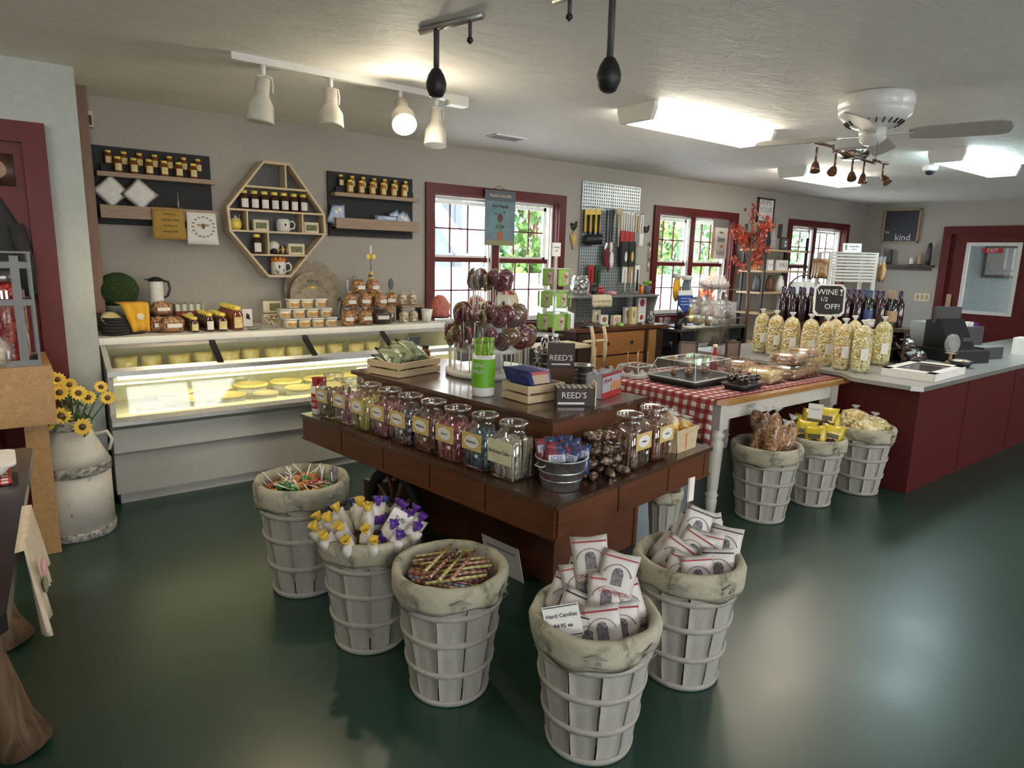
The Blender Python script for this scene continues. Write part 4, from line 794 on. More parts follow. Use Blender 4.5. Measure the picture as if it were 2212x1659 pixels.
rowc = ['olive', 'pinkish', 'lime', 'rose', 'grape', 'maroon', 'crimson', 'teal', 'cream_sticks']
words = ['Butterscotch', 'Bubblegum', 'Apple', 'Blueberry', 'Blackberry', 'Raspberry', 'Cherry', 'Blueberry', 'Birthday Cake']; words = ['Buttermint', 'Huckleberry', 'Lemon', 'Raspberry', 'Blackberry', 'Wildberry', 'Cherry', 'Blueberry', 'Birthday Cake']
cn = ['olive green', 'pink and lilac', 'lime yellow', 'rose pink', 'black and white grape', 'maroon', 'crimson', 'teal blue', 'pale cream']
for i in range(9): candyjar(isl(.105+.004*(i % 2), 1.80-i*.182, Z1+.001), IA-PI/2, rowc[i], words[i], (cn[i], 'on the long side of the island'), 1.0, i == 8)
candyjar(isl(.63, .105, Z1+.001), IA, 'tan_sticks', 'Maple', ('pale tan', 'beside the brown wrapped candies')); candyjar(isl(.835, .11, Z1+.001), IA, 'amber_sticks', 'Peach', ('reddish amber', 'beside the berry basket'))
# red cocktail tub behind the jars
t = thing('stick_tub', 'white and red tub of candy sticks at the far end of the jar row', 'tub', isl(.080, 1.925, Z1+.001), IA); MB().lathe([(.042, 0), (.046, .01), (.047, .17), (.044, .17), (.04, .01), (0, .01)], 22).build('tub', 'white_gloss', t)
MB().shell([(.0475, .035), (.048, .125)], 22).build('wrap', 'red', t)
for k, s in enumerate(('COW', 'TALES')): text(s, .03, 'print_white', t, (-.049, -.0, .095-k*.032), (PI/2, 0, -PI/2+.0))
STK = [('wrapper', MB().box((0, 0, .09), (.016, .007, .18)).box((0, 0, .183), (.022, .004, .012)).mesh('candy_stick', plain('redwrap', (.40, .03, .05), .3, coat=.5, var=.5, scale=60)))]; STG = [('wrapper', MB().box((0, 0, .09), (.018, .008, .18)).box((0, 0, .185), (.024, .004, .014)).mesh('green_stick', plain('greenwrap', (.22, .42, .03), .3, coat=.5, var=.6, scale=70)))]
for k in range(11): a = k*2.4; r = .006+.026*(k/11); spawn(STK, 'candy_stick', 'red wrapped candy stick standing in the white and red tub', 'candy', isl(.080+r*math.cos(a), 1.925+r*math.sin(a), Z1+.03), (rnd.uniform(-.1, .1), rnd.uniform(-.1, .1), rnd.uniform(0, 3)), 'red sticks in the tub')
# green tub on the upper tier
gp = onz(1043, 858, Z2); gp = gp+Vector((gp.x, gp.y, 0)).normalized()*.05; gp.z = Z2+.001
ga = math.atan2(-gp.x, gp.y) ; t = thing('stick_tub', 'white tub with a green wrapper holding green candy sticks', 'tub', gp, -0.6)
MB().lathe([(.052, 0), (.056, .01), (.058, .205), (.055, .205), (.05, .01), (0, .01)], 24).build('tub', 'white_gloss', t); MB().shell([(.0575, .045), (.0587, .185)], 24).build('wrap', plain('tub_green', (.14, .42, .02), .35, coat=.3), t)
a = -2.05; text('COW', .026, 'print_white', t, (.060*math.cos(a), .060*math.sin(a), .155), (PI/2, 0, a+PI/2)); text('TALES', .024, 'print_white', t, (.060*math.cos(a), .060*math.sin(a), .125), (PI/2, 0, a+PI/2))
for k in range(14): a = k*2.4; r = .008+.032*(k/14); spawn(STG, 'candy_stick', 'lime green wrapped candy stick standing in the green tub', 'candy', gp+Vector((r*math.cos(a), r*math.sin(a), .095)), (rnd.uniform(-.1, .1), rnd.uniform(-.1, .1), rnd.uniform(0, 3)), 'green sticks in the tub')
# ------------------------------------------------------------------ lollipop stand
lc = Vector((2.25, 3.13, Z2+.001)); t = thing('lollipop_stand', 'round white three-tier lollipop stand on the island', 'stand', lc)
ZT = [0, .135, .325]; RT = [.255, .20, .135]
for z, r in zip(ZT, RT): MB().lathe([(r*.97, z), (r, z+.008), (r, z+.03), (r*.96, z+.035), (0, z+.035)], 36).build('tier', 'white_gloss', t)
MB().cyl((0, 0, .03), (0, 0, .30), .09, .07, 20).build('column', 'white_gloss', t)
cl = [('lol_plum', [(.10, .03, .05), (.17, .06, .08), (.07, .02, .035), (.24, .12, .12)]), ('lol_olive', [(.16, .11, .05), (.24, .18, .08), (.10, .06, .03), (.20, .10, .05)]), ('lol_grey', [(.22, .19, .19), (.33, .30, .30), (.14, .11, .12), (.28, .22, .22)]), ('lol_red', [(.17, .03, .035), (.25, .08, .08), (.10, .02, .025)]), ('lol_teal', [(.12, .17, .18), (.22, .27, .28), (.07, .10, .11)]), ('lol_dark', [(.06, .035, .035), (.11, .07, .06), (.16, .10, .08)])]
LOL = []
for nme, c in cl:
    bands(nme, c, 15, 'Y', .22, .8, 2.5, 'RINGS', 'LINEAR')
    d_ = MB().lathe([(0, -.011), (.044, -.010), (.052, 0), (.044, .010), (0, .011)], 22, M=Matrix.Rotation(PI/2, 4, 'X')); v = d_.mesh('disc', nme); LOL.append((nme, v))
def lolly(pos, h, rz, k, label, group, tilt=0):
    sm = bpy.data.meshes.get('lstick%03d' % int(h*1000)) or MB().cyl((0, 0, 0), (0, 0, h), .0032, None, 6).mesh('lstick%03d' % int(h*1000), 'paper')
    t = thing('lollipop', label, 'lollipop', pos, (0, tilt, rz), group); obj('stick', sm, t); obj('disc', LOL[k][1], t, (0, 0, h+.042))
names = ['plum red', 'olive brown', 'silver grey', 'deep red', 'teal grey', 'dark brown']
def ring(n, r, z, h, tier, seq):
    for k in range(n):
        a = 2*PI*k/n+.2; q = seq[k % len(seq)]; z2 = h+.014*((k % 2)*2-1)
        lolly(lc+Vector((r*math.cos(a), r*math.sin(a), z)), z2, a+rnd.uniform(.3, 1.2), q, '%s swirl lollipop on the %s tier of the white stand' % (names[q], tier), 'lollipops %s %s' % (tier, names[q]))
ring(14, .10, .36, .14, 'top', [2, 1, 0, 3, 0, 5, 2]); ring(24, .175, .17, .135, 'middle', [0, 3, 5, 3, 1, 0, 0, 3, 5, 1]); ring(24, .232, .035, .15, 'bottom', [1, 1, 0, 3, 4, 0, 5, 1, 3, 0])
# ------------------------------------------------------------------ crates, buckets and boxes on the upper tier
def crate(pos, rot, w, d, label):
    t = thing('wood_crate', label, 'crate', pos, rot); s = .009
    for z in (.003, .048):
        for y in (-d/2, d/2-s): MB().bb(-w/2, w/2, y, y+s, z, z+.034).build('slat', 'pine', t)
        for x in (-w/2, w/2-s): MB().bb(x, x+s, -d/2+s, d/2-s, z, z+.034).build('slat', 'pine', t)
    for k in range(5): y = -d/2+s+k*(d-2*s)/5; MB().bb(-w/2+s, w/2-s, y+.002, y+(d-2*s)/5-.002, .0, .006).build('floor_slat', 'pine', t)
    for x in (-w/2+s, w/2-2.2*s):
        for y in (-d/2+s, d/2-2.2*s): MB().bb(x, x+s*1.2, y, y+s*1.2, .004, .082).build('corner_block', 'pine', t)
    return t
c1 = isl(.40, 1.52, Z2+.001); crate(c1, IA+.12, .33, .26, 'shallow pine crate of dark green packets on the island'); GP = [('packet', MB().pillow(.13, .20, .02, 6, random.Random(8)).mesh('green_packet', 'greenpack'))]
for k in range(9): spawn(GP, 'seed_packet', 'dark green foil packet lying in the pine crate', 'packet', c1+Matrix.Rotation(IA+.12, 3, 'Z') @ Vector((-.10+.085*(k % 3)*1.1+.012, -.085+.015*k/3, .02+.014*(k//3)+.012*(k % 3))), (-PI/2+.25+.04*k, .0, rnd.uniform(-.15, .15)+IA), 'green packets in the crate')
t = thing('slate_tag', 'blank grey slate tag standing behind the green packets', 'sign', isl(.545, 1.65, Z2+.04), (.2, .05, IA+.2)); MB().prism([(-.05, 0), (.05, 0), (.05, .15), (-.05, .15)], -.004, .004, 'y').build('slate', 'slate', t); MB().prism([(-.03, -.035), (.03, -.035), (.01, .04), (-.01, .04)], .004, .012, 'y').build('easel_leg', 'dark_wood', t)
t = thing('amber_jar', 'small amber jar beside the slate tag', 'jar', isl(.70, 1.70, Z2+.001)); obj('glass_body', J_S[0][1], t); obj('lid', J_S[1][1], t, mat='black')
c2 = onz(1172, 868, Z2+.001)+IB*.03+IAx*.09; crate(c2, IA-.12, .235, .20, 'pine crate of blue wrapped bars on the island'); BP = [('wrapper', MB().pillow(.155, .115, .020, 7, random.Random(12), wr=.05).mesh('blue_bar', 'blue'), [('label', MB().box((0, -.0105, .06), (.10, .003, .085)).mesh('bar_label', bands('barlabel', [(.05, .03, .05), (.55, .42, .33), (.50, .10, .10), (.60, .45, .40)], 1.8, 'Z', .5, 0)))])]
for k in range(8): spawn(BP, 'candy_bar', 'blue wrapped candy bar with a banded label standing in the pine crate' if k > 1 else 'front blue wrapped candy bar leaning back in the pine crate', 'candy bar', c2+Matrix.Rotation(IA-.12, 3, 'Z') @ Vector((-.005, -.08+.0245*k, .018+.022)), (-.45, 0, IA-.12), 'blue bars in the crate' if k > 1 else 'front blue bars')
def pail(pos, r, h, label, mat='galv', handle=True):
    t = thing('metal_bucket', label, 'bucket', pos); MB().lathe([(r*.72, 0), (r*.74, .004), (r*.98, h), (r*1.04, h+.002), (r*1.04, h+.008), (r*.97, h+.006), (r*.70, .008), (0, .008)], 26).build('pail', mat, t)
    for z in (.35, .62): MB().lathe([(r*(.74+.25*z)*1.0, h*z-.004), (r*(.74+.25*z)+.003, h*z), (r*(.75+.25*z), h*z+.004)], 26).build('rib', mat, t)
    if handle:
        for s in (-1, 1): MB().tube([(s*r*1.0, -.025, h*.9), (s*(r*1.0+.018), -.02, h*.84), (s*(r*1.0+.018), .02, h*.84), (s*r*1.0, .025, h*.9)], .004, 6).build('side_handle', mat, t)
    return t
b1 = onz(1198, 806, Z2)+IB*.0; b1 = Vector((2.49, 2.84, Z2+.001)); pail(b1, .105, .14, 'galvanised bucket of wrapped lollipops on the upper tier')
SLO = [('stick', MB().cyl((0, 0, -.10), (0, 0, .06), .0028, None, 5).mesh('sucker_stick', 'paper')), ('candy', MB().ball((0, 0, -.105), .017, 8, 6).mesh('sucker_ball', 'brownwrap'))]; SLB = [('candy', MB().ball((0, 0, 0), (.022, .018, .016), 8, 6).cyl((0, 0, .01), (0, 0, .03), .004, .012, 6).mesh('choc_wrap', 'brownwrap'))]
for k in range(12): a = k*2.4; r = .08*math.sqrt(k/12); spawn(SLO, 'lollipop', 'stick lollipop poking out of the galvanised bucket on the upper tier', 'lollipop', b1+Vector((r*math.cos(a), r*math.sin(a), .16)), (rnd.uniform(-.8, .3), rnd.uniform(-.3, .8), 0), 'lollipops in the upper bucket')
for k in range(18): a = k*2.4; r = .085*math.sqrt(k/18); spawn(SLB, 'wrapped_candy', 'brown twist-wrapped candy in the galvanised bucket on the upper tier', 'candy', b1+Vector((r*math.cos(a), r*math.sin(a), .132+.008*(k % 3))), (rnd.uniform(-1, 1), rnd.uniform(-1, 1), 0), 'wrapped candies in the upper bucket')
b2 = Vector((2.70, 2.78, Z2+.001)); pail(Vector((2.50, 2.60, Z2+.001)), .06, .10, 'small grey pail behind the brown sign', 'grey_metal')
RD = -.62
t = thing('display_card', 'dark brown REED\'S card standing on a box by the bucket', 'sign', onz(1225, 838, Z2+.001)+IAx*.05, RD); MB().bb(-.07, .07, 0, .05, 0, .14).build('box', 'brown', t); MB().bb(-.072, .072, -.004, .0, .10, .235).build('card', plain('choc_card', (.035, .02, .016), .5), t); text("REED'S", .042, 'print_white', t, (0, -.006, .155)); MB().bb(-.05, .05, -.006, -.004, .118, .125).build('underline', 'print_white', t)
t = thing('candy_box', 'dark brown REED\'S roll candy box with cream end flap', 'box', onz(1262, 880, Z2+.001)+IAx*.065+IB*.01, RD+.05); MB().bb(-.09, .09, -.03, .05, 0, .085).build('box', 'choc_card', t); MB().bb(-.088, .088, -.028, .048, .085, .088).build('rolls', bands('rolls', [(.05, .03, .025), (.55, .52, .48)], 12, 'X'), t); text("REED'S", .04, 'print_white', t, (-.01, -.0315, .05)); MB().bb(-.085, .04, -.0315, -.03, .008, .018).build('strip', 'print_white', t); MB().bb(.09, .095, -.03, .05, .0, .11).build('flap', 'cream', t)
t = thing('candy_box', 'open white and red frutti box with orange pictures', 'box', onz(1322, 857, Z2+.001)+IAx*.055+IB*.0, RD+.95)
MB().bb(-.11, .11, -.045, -.04, .0, .12).bb(-.11, .11, .04, .045, 0, .12).bb(-.11, -.105, -.045, .045, 0, .12).bb(.105, .11, -.045, .045, 0, .12).bb(-.11, .11, -.045, .045, 0, .004).build('box', plain('box_pale', (.42, .42, .46), .5), t); MB().bb(-.1105, .1105, -.046, -.045, 0, .03).build('red_band', 'red', t); MB().bb(-.1105, .1105, -.0465, -.0455, .108, .122).build('top_band', 'ink_red', t)
text('efrutti', .036, 'ink_red', t, (-.05, -.0462, .088)); m = MB()
for k in range(4): m.ball((.0+.03*k, -.046, .05+.008*(k % 2)), (.011, .003, .026), 8, 5)
m.build('orange_print', 'orange', t)
for k in range(7): o = spawn(CN, 'wrapped_candy', 'clear twist-wrapped gummy in the open frutti box', 'candy', t.matrix_world @ Vector((0, 0, 0)) if False else Vector(t.location)+Matrix.Rotation(RD+.95, 3, 'Z') @ Vector((-.085+.028*k, .0, .112)), (rnd.uniform(-.5, .5), rnd.uniform(-.5, .5), rnd.uniform(0, 3)), 'gummies in the frutti box', 1.3, {'wrapper': 'cello_dense'})
# ------------------------------------------------------------------ bucket, brown candies and berry basket on the lower tier
b3 = isl(.17, .125, Z1+.001); pail(b3, .108, .13, 'shiny galvanised bucket of sachets at the island corner')
IC = [('sachet', MB().pillow(.085, .13, .02, 7, random.Random(6)).mesh('icee', bands('icee', [(.04, .06, .16), (.05, .08, .20), (.30, .05, .08)], .9, 'X', .3, .6)), [('header', MB().box((0, -.010, .085), (.07, .004, .03)).mesh('icee_head', plain('icee_pale', (.48, .50, .56), .4))), ('lettering', text_mesh('ICEE', .026, 'blue'))])]
def icee(k, pos, rot):
    t = thing('candy_sachet', 'blue and red ICEE sachet standing in the corner bucket', 'sachet', pos, rot, 'sachets in the corner bucket')
    b = obj('sachet', IC[0][1], t); obj('header', IC[0][2][0][1], b); obj('lettering', IC[0][2][1][1], b, (0, -.0125, .085), (PI/2, 0, 0))
for k in range(11): u = -.06+.04*(k % 4)+.01*(k//4); v = -.045+.042*(k//4); icee(k, b3+Vector((u, v, .055+.012*(k//4))), (-.2+rnd.uniform(-.1, .1), rnd.uniform(-.15, .15), -.75+rnd.uniform(-.3, .3)))
c0 = isl(.42, .12, Z1+.001); rd = random.Random(15)
BW = [('wrapper', MB().ball((0, 0, .02), (.034, .024, .02), 9, 6, wob=lambda a, b: 1+.15*math.sin(3*a)).cyl((.03, 0, .02), (.052, 0, .024), .005, .018, 7).mesh('choc_piece', 'brownwrap'))]
for k in range(34):
    lv = k//9; s = .085-.014*lv; x = -s+2*s*((k % 9) % 3)/2+rd.uniform(-.01, .01); y = -s*.7+1.4*s*((k % 9)//3)/2; spawn(BW, 'wrapped_candy', 'brown cello-wrapped chocolate in the pile beside the corner bucket', 'candy', c0+Vector((x, y+.0, .001+.052*lv)), (rd.uniform(-.4, .4), rd.uniform(-.4, .4), rd.uniform(0, 6)), 'brown wrapped candies')
t = thing('berry_basket', 'pale wood-veneer berry basket of candy bags on the island', 'basket', isl(1.07, .125, Z1+.001), IA); w, dd, h = .21, .17, .11
for s in (-1, 1):
    MB().prism([(-w/2*.86, .0), (w/2*.86, .0), (w/2, h), (-w/2, h)], s*dd/2*.93-.002, s*dd/2*.93+.002, 'y').build('side_veneer', 'pine', t); MB().prism([(-dd/2*.86, 0), (dd/2*.86, 0), (dd/2*.93, h), (-dd/2*.93, h)], s*w/2*.93-.002, s*w/2*.93+.002, 'x').build('end_veneer', 'pine_z', t)
    MB().bb(-w/2-.004, w/2+.004, s*dd/2*.93-.005, s*dd/2*.93+.005, h-.018, h+.004).build('rim_strip', 'pine', t); MB().bb(s*w/2*.97-.004, s*w/2*.97+.004, -dd/2*.93, dd/2*.93, h-.018, h+.004).build('rim_strip', 'pine', t)
MB().bb(-w/2*.86, w/2*.86, -dd/2*.86, dd/2*.86, 0, .004).build('bottom', 'pine', t); MB().prism([(-.02, h-.02), (-.005, h-.02), (-.008, .01), (-.014, .01)], -dd/2*.93-.004, -dd/2*.93-.002, 'y').build('slit', 'orange', t)
CB = [snackbag(.075, .06, .12, m_, 50+i, False, True) for i, m_ in enumerate((chips('candycorn', [(.70, .25, .02), (.80, .50, .05), (.75, .65, .45)], 60), chips('whitecandy', [(.70, .64, .55), (.62, .5, .4), (.5, .25, .12)], 60)))]
for k, (u, v, z) in enumerate(((-.05, -.03, .02), (.0, .02, .04), (.055, -.02, .02), (-.04, .045, .06), (.05, .045, .02), (.085, .0, .0))): spawn(CB[(0, 1, 0, 1, 0, 0)[k] if k != 1 else 0], 'candy_bag', ('tied bag of candy corn in the berry basket', 'tied bag of white candy in the berry basket')[(0, 0, 0, 1, 0, 0)[k]], 'bag', isl(1.07+u*.8, .125+v*.8, Z1+.01+z), (rnd.uniform(-.2, .2), rnd.uniform(-.25, .25), k), 'candy corn bags' if k != 3 else None)
# ================================================================== bushel baskets
BH, BR0, BR1 = .48, .130, .192
def br(z): return BR0+(BR1-BR0)*(z/BH)**.85
NSL = 11
def slat_mesh():
    m = MB(); v = []; da = 2*PI/NSL*.465; nz, na = 8, 3; f = []
    for lay in (0, 1):
        for j in range(nz+1):
            z = .006+(BH-.02)*j/nz
            for i in range(na+1):
                a = -da+2*da*i/na; r = br(z)+(.004 if lay else 0)+.004*math.sin(3.1*PI*j/nz)**2; v.append((r*math.cos(a), r*math.sin(a), z))
    o = (nz+1)*(na+1)
    for j in range(nz):
        for i in range(na):
            q = (j*(na+1)+i, j*(na+1)+i+1, (j+1)*(na+1)+i+1, (j+1)*(na+1)+i); f.append(tuple(o+k for k in q)); f.append(q[::-1])
    for j in range(nz):
        for i in (0, na): a, b = j*(na+1)+i, (j+1)*(na+1)+i; f.append((a, b, o+b, o+a) if i == 0 else (a, o+a, o+b, b))
    m.add(v, f, None, True); return m.mesh('slat', 'slat')
SLAT = slat_mesh()
def hoop_mesh(z, h): return MB().lathe([(br(z)+.005, z), (br(z)+.011, z+.001), (br(z+h)+.011, z+h-.001), (br(z+h)+.005, z+h)], 36).mesh('hoop', 'slat')
def hoop_open(z, h):
    m = MB(); m.shell([(br(z)+.005, z), (br(z)+.0125, z+.001), (br(z+h)+.0125, z+h-.001), (br(z+h)+.005, z+h)], 36); return m.mesh('hoop', 'slat')
HOOPS = [hoop_open(z, .022) for z in (.125, .25, .36)]+[hoop_open(.002, .022)]
INNER = MB().shell([(br(.07)-.010, .07), (br(.3)-.010, .3), (br(.45)-.012, .45)], 32).mesh('inner_lining', plain('lining', (.52, .49, .41), .85)); BOT = MB().lathe([(0, .012), (BR0-.004, .012), (BR0-.004, .02), (0, .02)], 24).mesh('bottom', 'dark_wood')
def liner_mesh(seed):
    rd = random.Random(seed); ph = [rd.uniform(0, 6) for _ in range(6)]
    def wob(a, j): return 1+.014*math.sin(5*a+ph[0]+j*.3)+.010*math.sin(11*a+ph[1]-j*.5)
    m = MB(); pr = [(br(.39)+.013, .394), (br(.39)+.018, .390), (br(.41)+.022, .412), (br(.44)+.021, .44), (br(.47)+.020, .472), (br(.48)+.010, .490), (br(.48)-.008, .488), (br(.46)-.018, .46), (br(.40)-.016, .40)]
    m.shell(pr, 44, wob=wob); v = []
    for x, y, z in m.v:
        a = math.atan2(y, x)
        if z < .42: z += (.013*math.sin(2*a+ph[2])+.007*math.sin(7*a+ph[3]))*(.42-z)/.03
        v.append((x, y, z))
    m.v = v; return m.mesh('cloth_liner', 'liner')
HOUSE = []
def basket(C, s, label, seed):
    t = thing('bushel_basket', label, 'basket', (C[0], C[1], 0.0), seed*.37, 'bushel baskets') ; t.scale = (s[0], s[0], s[1])
    del t['group']
    for k in range(NSL): obj('slat', SLAT, t, rot=(0, 0, 2*PI*k/NSL))
    for h in HOOPS: obj('hoop', h, t)
    obj('bottom', BOT, t); obj('inner_lining', INNER, t); l = obj('cloth_liner', liner_mesh(seed), t)
    for k in range(7):                                   # faded village print on the folded cloth
        a = 2*PI*k/7; r = br(.42)+.029; M = Matrix.Rotation(a, 4, 'Z') @ Matrix.Translation((r, 0, .405)) @ Matrix.Rotation(PI/2, 4, 'Z')
        m = MB(); m.add([tuple(M @ Vector(p)) for p in ((-.035, .0, 0), (.035, 0, 0), (.035, 0, .003), (-.035, 0, .003), (-.03, 0, .012), (-.018, 0, .012), (-.018, 0, .026), (-.03, 0, .026), (.005, 0, .012), (.017, 0, .012), (.017, 0, .026), (.005, 0, .026), (-.04, 0, .034), (.04, 0, .034), (.0, 0, .052), (-.036, 0, .034))], [(0, 1, 2, 3), (4, 5, 6, 7), (8, 9, 10, 11), (12, 13, 14)]); m.build('house_print', plain('print_grey', (.24, .23, .19), .9), l)
    return t
B1, B2, B3, B4, B5 = (1.457, 1.404), (1.222, 1.919), (1.118, 2.378), (1.06, 2.972), (2.015, 1.46)
B6, B7, B8 = (3.755, 2.21), (4.288, 2.17), (4.806, 2.10)
basket(B1, (1.02, .97), 'white bushel basket of hard candy packets with a handwritten price card', 1); basket(B2, (1.02, 1.0), 'white bushel basket filled with long candy sticks', 2); basket(B3, (1.0, 1.02), 'white bushel basket of taffy sacks with a tilted card', 3); basket(B4, (1.04, 1.12), 'white bushel basket of wrapped lollipops nearest the deli case', 4)
basket(B5, (1.0, 1.02), 'white bushel basket of candy packets with a skewer tag', 5); basket(B6, (1.04, 1.0), 'white bushel basket of granola bags beside the turned table leg', 6); basket(B7, (.93, .96), 'white bushel basket of yellow chip bags under the wood table', 7); basket(B8, (1.0, 1.0), 'white bushel basket of popcorn next to the red counter', 8)
# candy packets
PW, PH = .125, .165
PBODY = MB().pillow(PW, PH, .022, 7, random.Random(21), wr=.1).mesh('packet', plain('packet_white', (.62, .58, .54), .45, var=.04)); PSTR = MB().bb(-PW*.46, PW*.46, -.011, .011, PH*.865, PH*.89).mesh('stripe', 'ink_red')
em = MB().prism([(-.018, .055), (.018, .055), (.018, .095)]+[(.018*math.cos(a), .095+.018*math.sin(a)) for a in (PI/4, PI/2, 3*PI/4)]+[(-.018, .095)], -.0125, -.0105, 'y'); PEMB = em.mesh('emblem', plain('emblem', (.16, .14, .15), .6, var=.6, scale=120))
arc = MB(); pts = [(-.048*math.cos(a), -.0115, .075+.048*math.sin(a)) for a in [PI*k/10 for k in range(1, 10)]]; arc.tube(pts, .0018, 4); PARC = arc.mesh('arc_print', plain('arcp', (.35, .25, .22), .6))
def packet(pos, rot, word, red, label, group):
    t = thing('candy_packet', label, 'packet', pos, rot, group); b = obj('sachet', PBODY, t); obj('stripe', PSTR, t, mat=None if red else 'ink'); e = obj('emblem', PEMB, t); obj('arc_print', PARC, t)
    text(word, .019, 'ink_red' if red else 'brown', t, (0, -.0125, .032))
def face(C, dx, dy):       # turn a packet's front towards the viewer side
    return math.atan2(C[1]+dy, C[0]+dx)-PI/2
rd = random.Random(33)
lay1 = [(-.03, -.10, .33, -.12, .15, 0), (.045, -.09, .36, -.1, -.2, 1), (.10, -.04, .35, -.1, -.1, 1), (-.09, -.03, .37, -.2, .3, 0), (.03, -.02, .43, -.15, .05, 1), (-.03, .03, .44, -.2, -.2, 1), (.10, .05, .41, -.1, -.35, 1), (-.08, .07, .42, -.3, .25, 0), (.02, .09, .45, -.1, .1, 1), (-.01, .05, .53, -.05, -.15, 1), (.05, .0, .50, -.2, .2, 1), (.13, .01, .40, -.1, -.3, 1), (-.13, .02, .39, -.2, .35, 0)]
for i, (u, v, z, tl, rl, rdd) in enumerate(lay1):
    a = math.atan2(B1[1], B1[0])-PI/2; d = Matrix.Rotation(a, 3, 'Z') @ Vector((u, v, 0))
    packet((B1[0]+d.x, B1[1]+d.y, z), (tl-.15, rl, a+rd.uniform(-.25, .25)), 'CINNAMON' if rdd else 'HOREHOUND', rdd, ('white CINNAMON candy packet with a red stripe in the front basket' if rdd else 'white HOREHOUND candy packet with a dark stripe in the front basket'), 'cinnamon packets, front basket' if rdd else 'horehound packets, front basket')
t = thing('price_card', 'handwritten card reading Hard Candies $4.95 in the front basket', 'card', (B1[0]-.145, B1[1]-.02, .43), (-.25, -.25, -.75)); MB().bb(-.058, .058, -.001, .001, 0, .10).build('card', 'paper', t)
for k in range(2): MB().bb(-.055, .055, -.002, -.001, .003+.091*k, .006+.091*k).build('border', 'ink', t)
text('Hard Candies', .018, 'ink', t, (0, -.0025, .068)); text('$4.95 ea', .018, 'ink', t, (0, -.0025, .036))
lay5 = [(-.04, -.09, .36, -.1, .2, 1), (.05, -.09, .36, -.1, -.1, 1), (.12, -.05, .38, -.15, -.1, 0), (-.10, -.02, .40, -.1, .5, 1), (-.03, .0, .43, -.1, .45, 1), (.05, .0, .42, -.2, .1, 1), (-.12, .05, .40, -.2, .55, 0), (-.05, .06, .47, -.2, .5, 0), (.03, .08, .45, -.2, .25, 1), (.12, .03, .44, -.3, .1, 0), (.09, .08, .46, -.2, -.2, 0), (-.0, .04, .50, -.2, .35, 0)]
for i, (u, v, z, tl, rl, rdd) in enumerate(lay5):
    a = math.atan2(B5[1], B5[0])-PI/2; d = Matrix.Rotation(a, 3, 'Z') @ Vector((u, v, 0))
    packet((B5[0]+d.x, B5[1]+d.y, z), (tl-.15, rl, a+rd.uniform(-.3, .3)), 'CHERRY' if rdd else 'LEMON', rdd, 'white CHERRY candy packet with a red stripe in the skewer-tag basket' if rdd else 'white LEMON candy packet with a dark stripe in the skewer-tag basket', 'red packets, tag basket' if rdd else 'dark packets, tag basket')
t = thing('skewer_tag', 'white paper tag on a wood skewer stuck in a packet basket', 'tag', (B5[0]+.10, B5[1]+.10, .42)); MB().cyl((0, 0, 0), (0, 0, .33), .003, None, 6).build('skewer', 'tan', t); MB().bb(-.004, .035, -.001, .001, .23, .33).build('tag', 'paper', t)
# candy sticks in basket two
CS = [[('stick', MB().cyl((-.12, 0, 0), (.12, 0, 0), .0065, None, 7).mesh('straw%d' % i, bands('straw%d' % i, c, 12, 'X', .15, 1, 1)))] for i, c in enumerate(([(.16, .03, .04), (.30, .07, .08)], [(.20, .08, .05), (.40, .20, .14)], [(.35, .28, .08), (.48, .40, .16)], [(.08, .09, .14), (.24, .26, .32)], [(.32, .14, .08), (.45, .24, .15)]))]
cnm = ['dark red', 'brown striped', 'golden', 'blue-grey', 'amber']
kk = 0
for ly in range(8):                                     # criss-cross layers of parallel sticks
    yaw = (-.55, -.25, -.8, .15, -.5, -.95, -.35, .6)[ly]; n = 13 if ly < 6 else (7, 4)[ly-6]; z = .392+.0145*ly
    for q in range(n):
        off = (q-(n-1)/2)*(.0205 if ly < 6 else .036); hl = math.sqrt(max(.0004, .158**2-off*off)); sc = min(1.0, hl/.125); i = (0, 0, 1, 3, 0, 4, 1, 0, 2)[kk % 9] if ly < 6 else (2, 4, 2, 1)[kk % 4]; kk += 1
        sh = rd.uniform(-1, 1)*max(0, hl-.12*sc)*.8; c, s_ = math.cos(yaw), math.sin(yaw)
        spawn(CS[i], 'candy_stick', '%s wrapped candy stick lying in the stick-filled basket' % cnm[i], 'candy', (B2[0]-s_*off+c*sh, B2[1]+c*off+s_*sh, z), (0, 0, yaw+rd.uniform(-.03, .03)), 'candy sticks %s' % cnm[i], (sc, 1, 1))
# taffy sacks in basket three
tf = lambda c, n: [('sack', MB().pillow(.07, .13, .045, 6, random.Random(3)).mesh(n, 'packet_white'), [('twist', MB().lathe([(.006, .115), (.010, .125), (.018, .145), (.020, .156), (.008, .135), (0, .13)], 9, wob=lambda a, j: 1+.25*math.sin(a*4)).mesh(n+'_twist', c))]), ('print', MB().box((0, -.022, .065), (.04, .006, .04)).mesh(n+'_print', c))]
TY, TPu, TBl = tf('yellow', 'taffy_y'), tf('purple', 'taffy_p'), tf('blue', 'taffy_b')
ps = []
for ringr, n in ((.145, 13), (.09, 9), (.03, 3)):
    for k in range(n): ps.append((ringr, 2*PI*k/n))
for r, a in ps:
    x, y = r*math.cos(a), r*math.sin(a); va = math.atan2(B3[1], B3[0]); side = x*math.sin(va)-y*math.cos(va); bk = x*math.cos(va)+y*math.sin(va)
    P, nme = (TY, 'yellow') if side < .02 and bk < .08 else ((TBl, 'dark blue') if bk > .07 and side < .06 else (TPu, 'purple'))
    spawn(P, 'taffy_sack', 'white taffy sack with a %s twisted top in the taffy basket' % nme, 'bag', (B3[0]+x, B3[1]+y, .40+(.16-r)*.45), (0, .55 if r > .05 else .1, a), '%s taffy sacks' % nme)
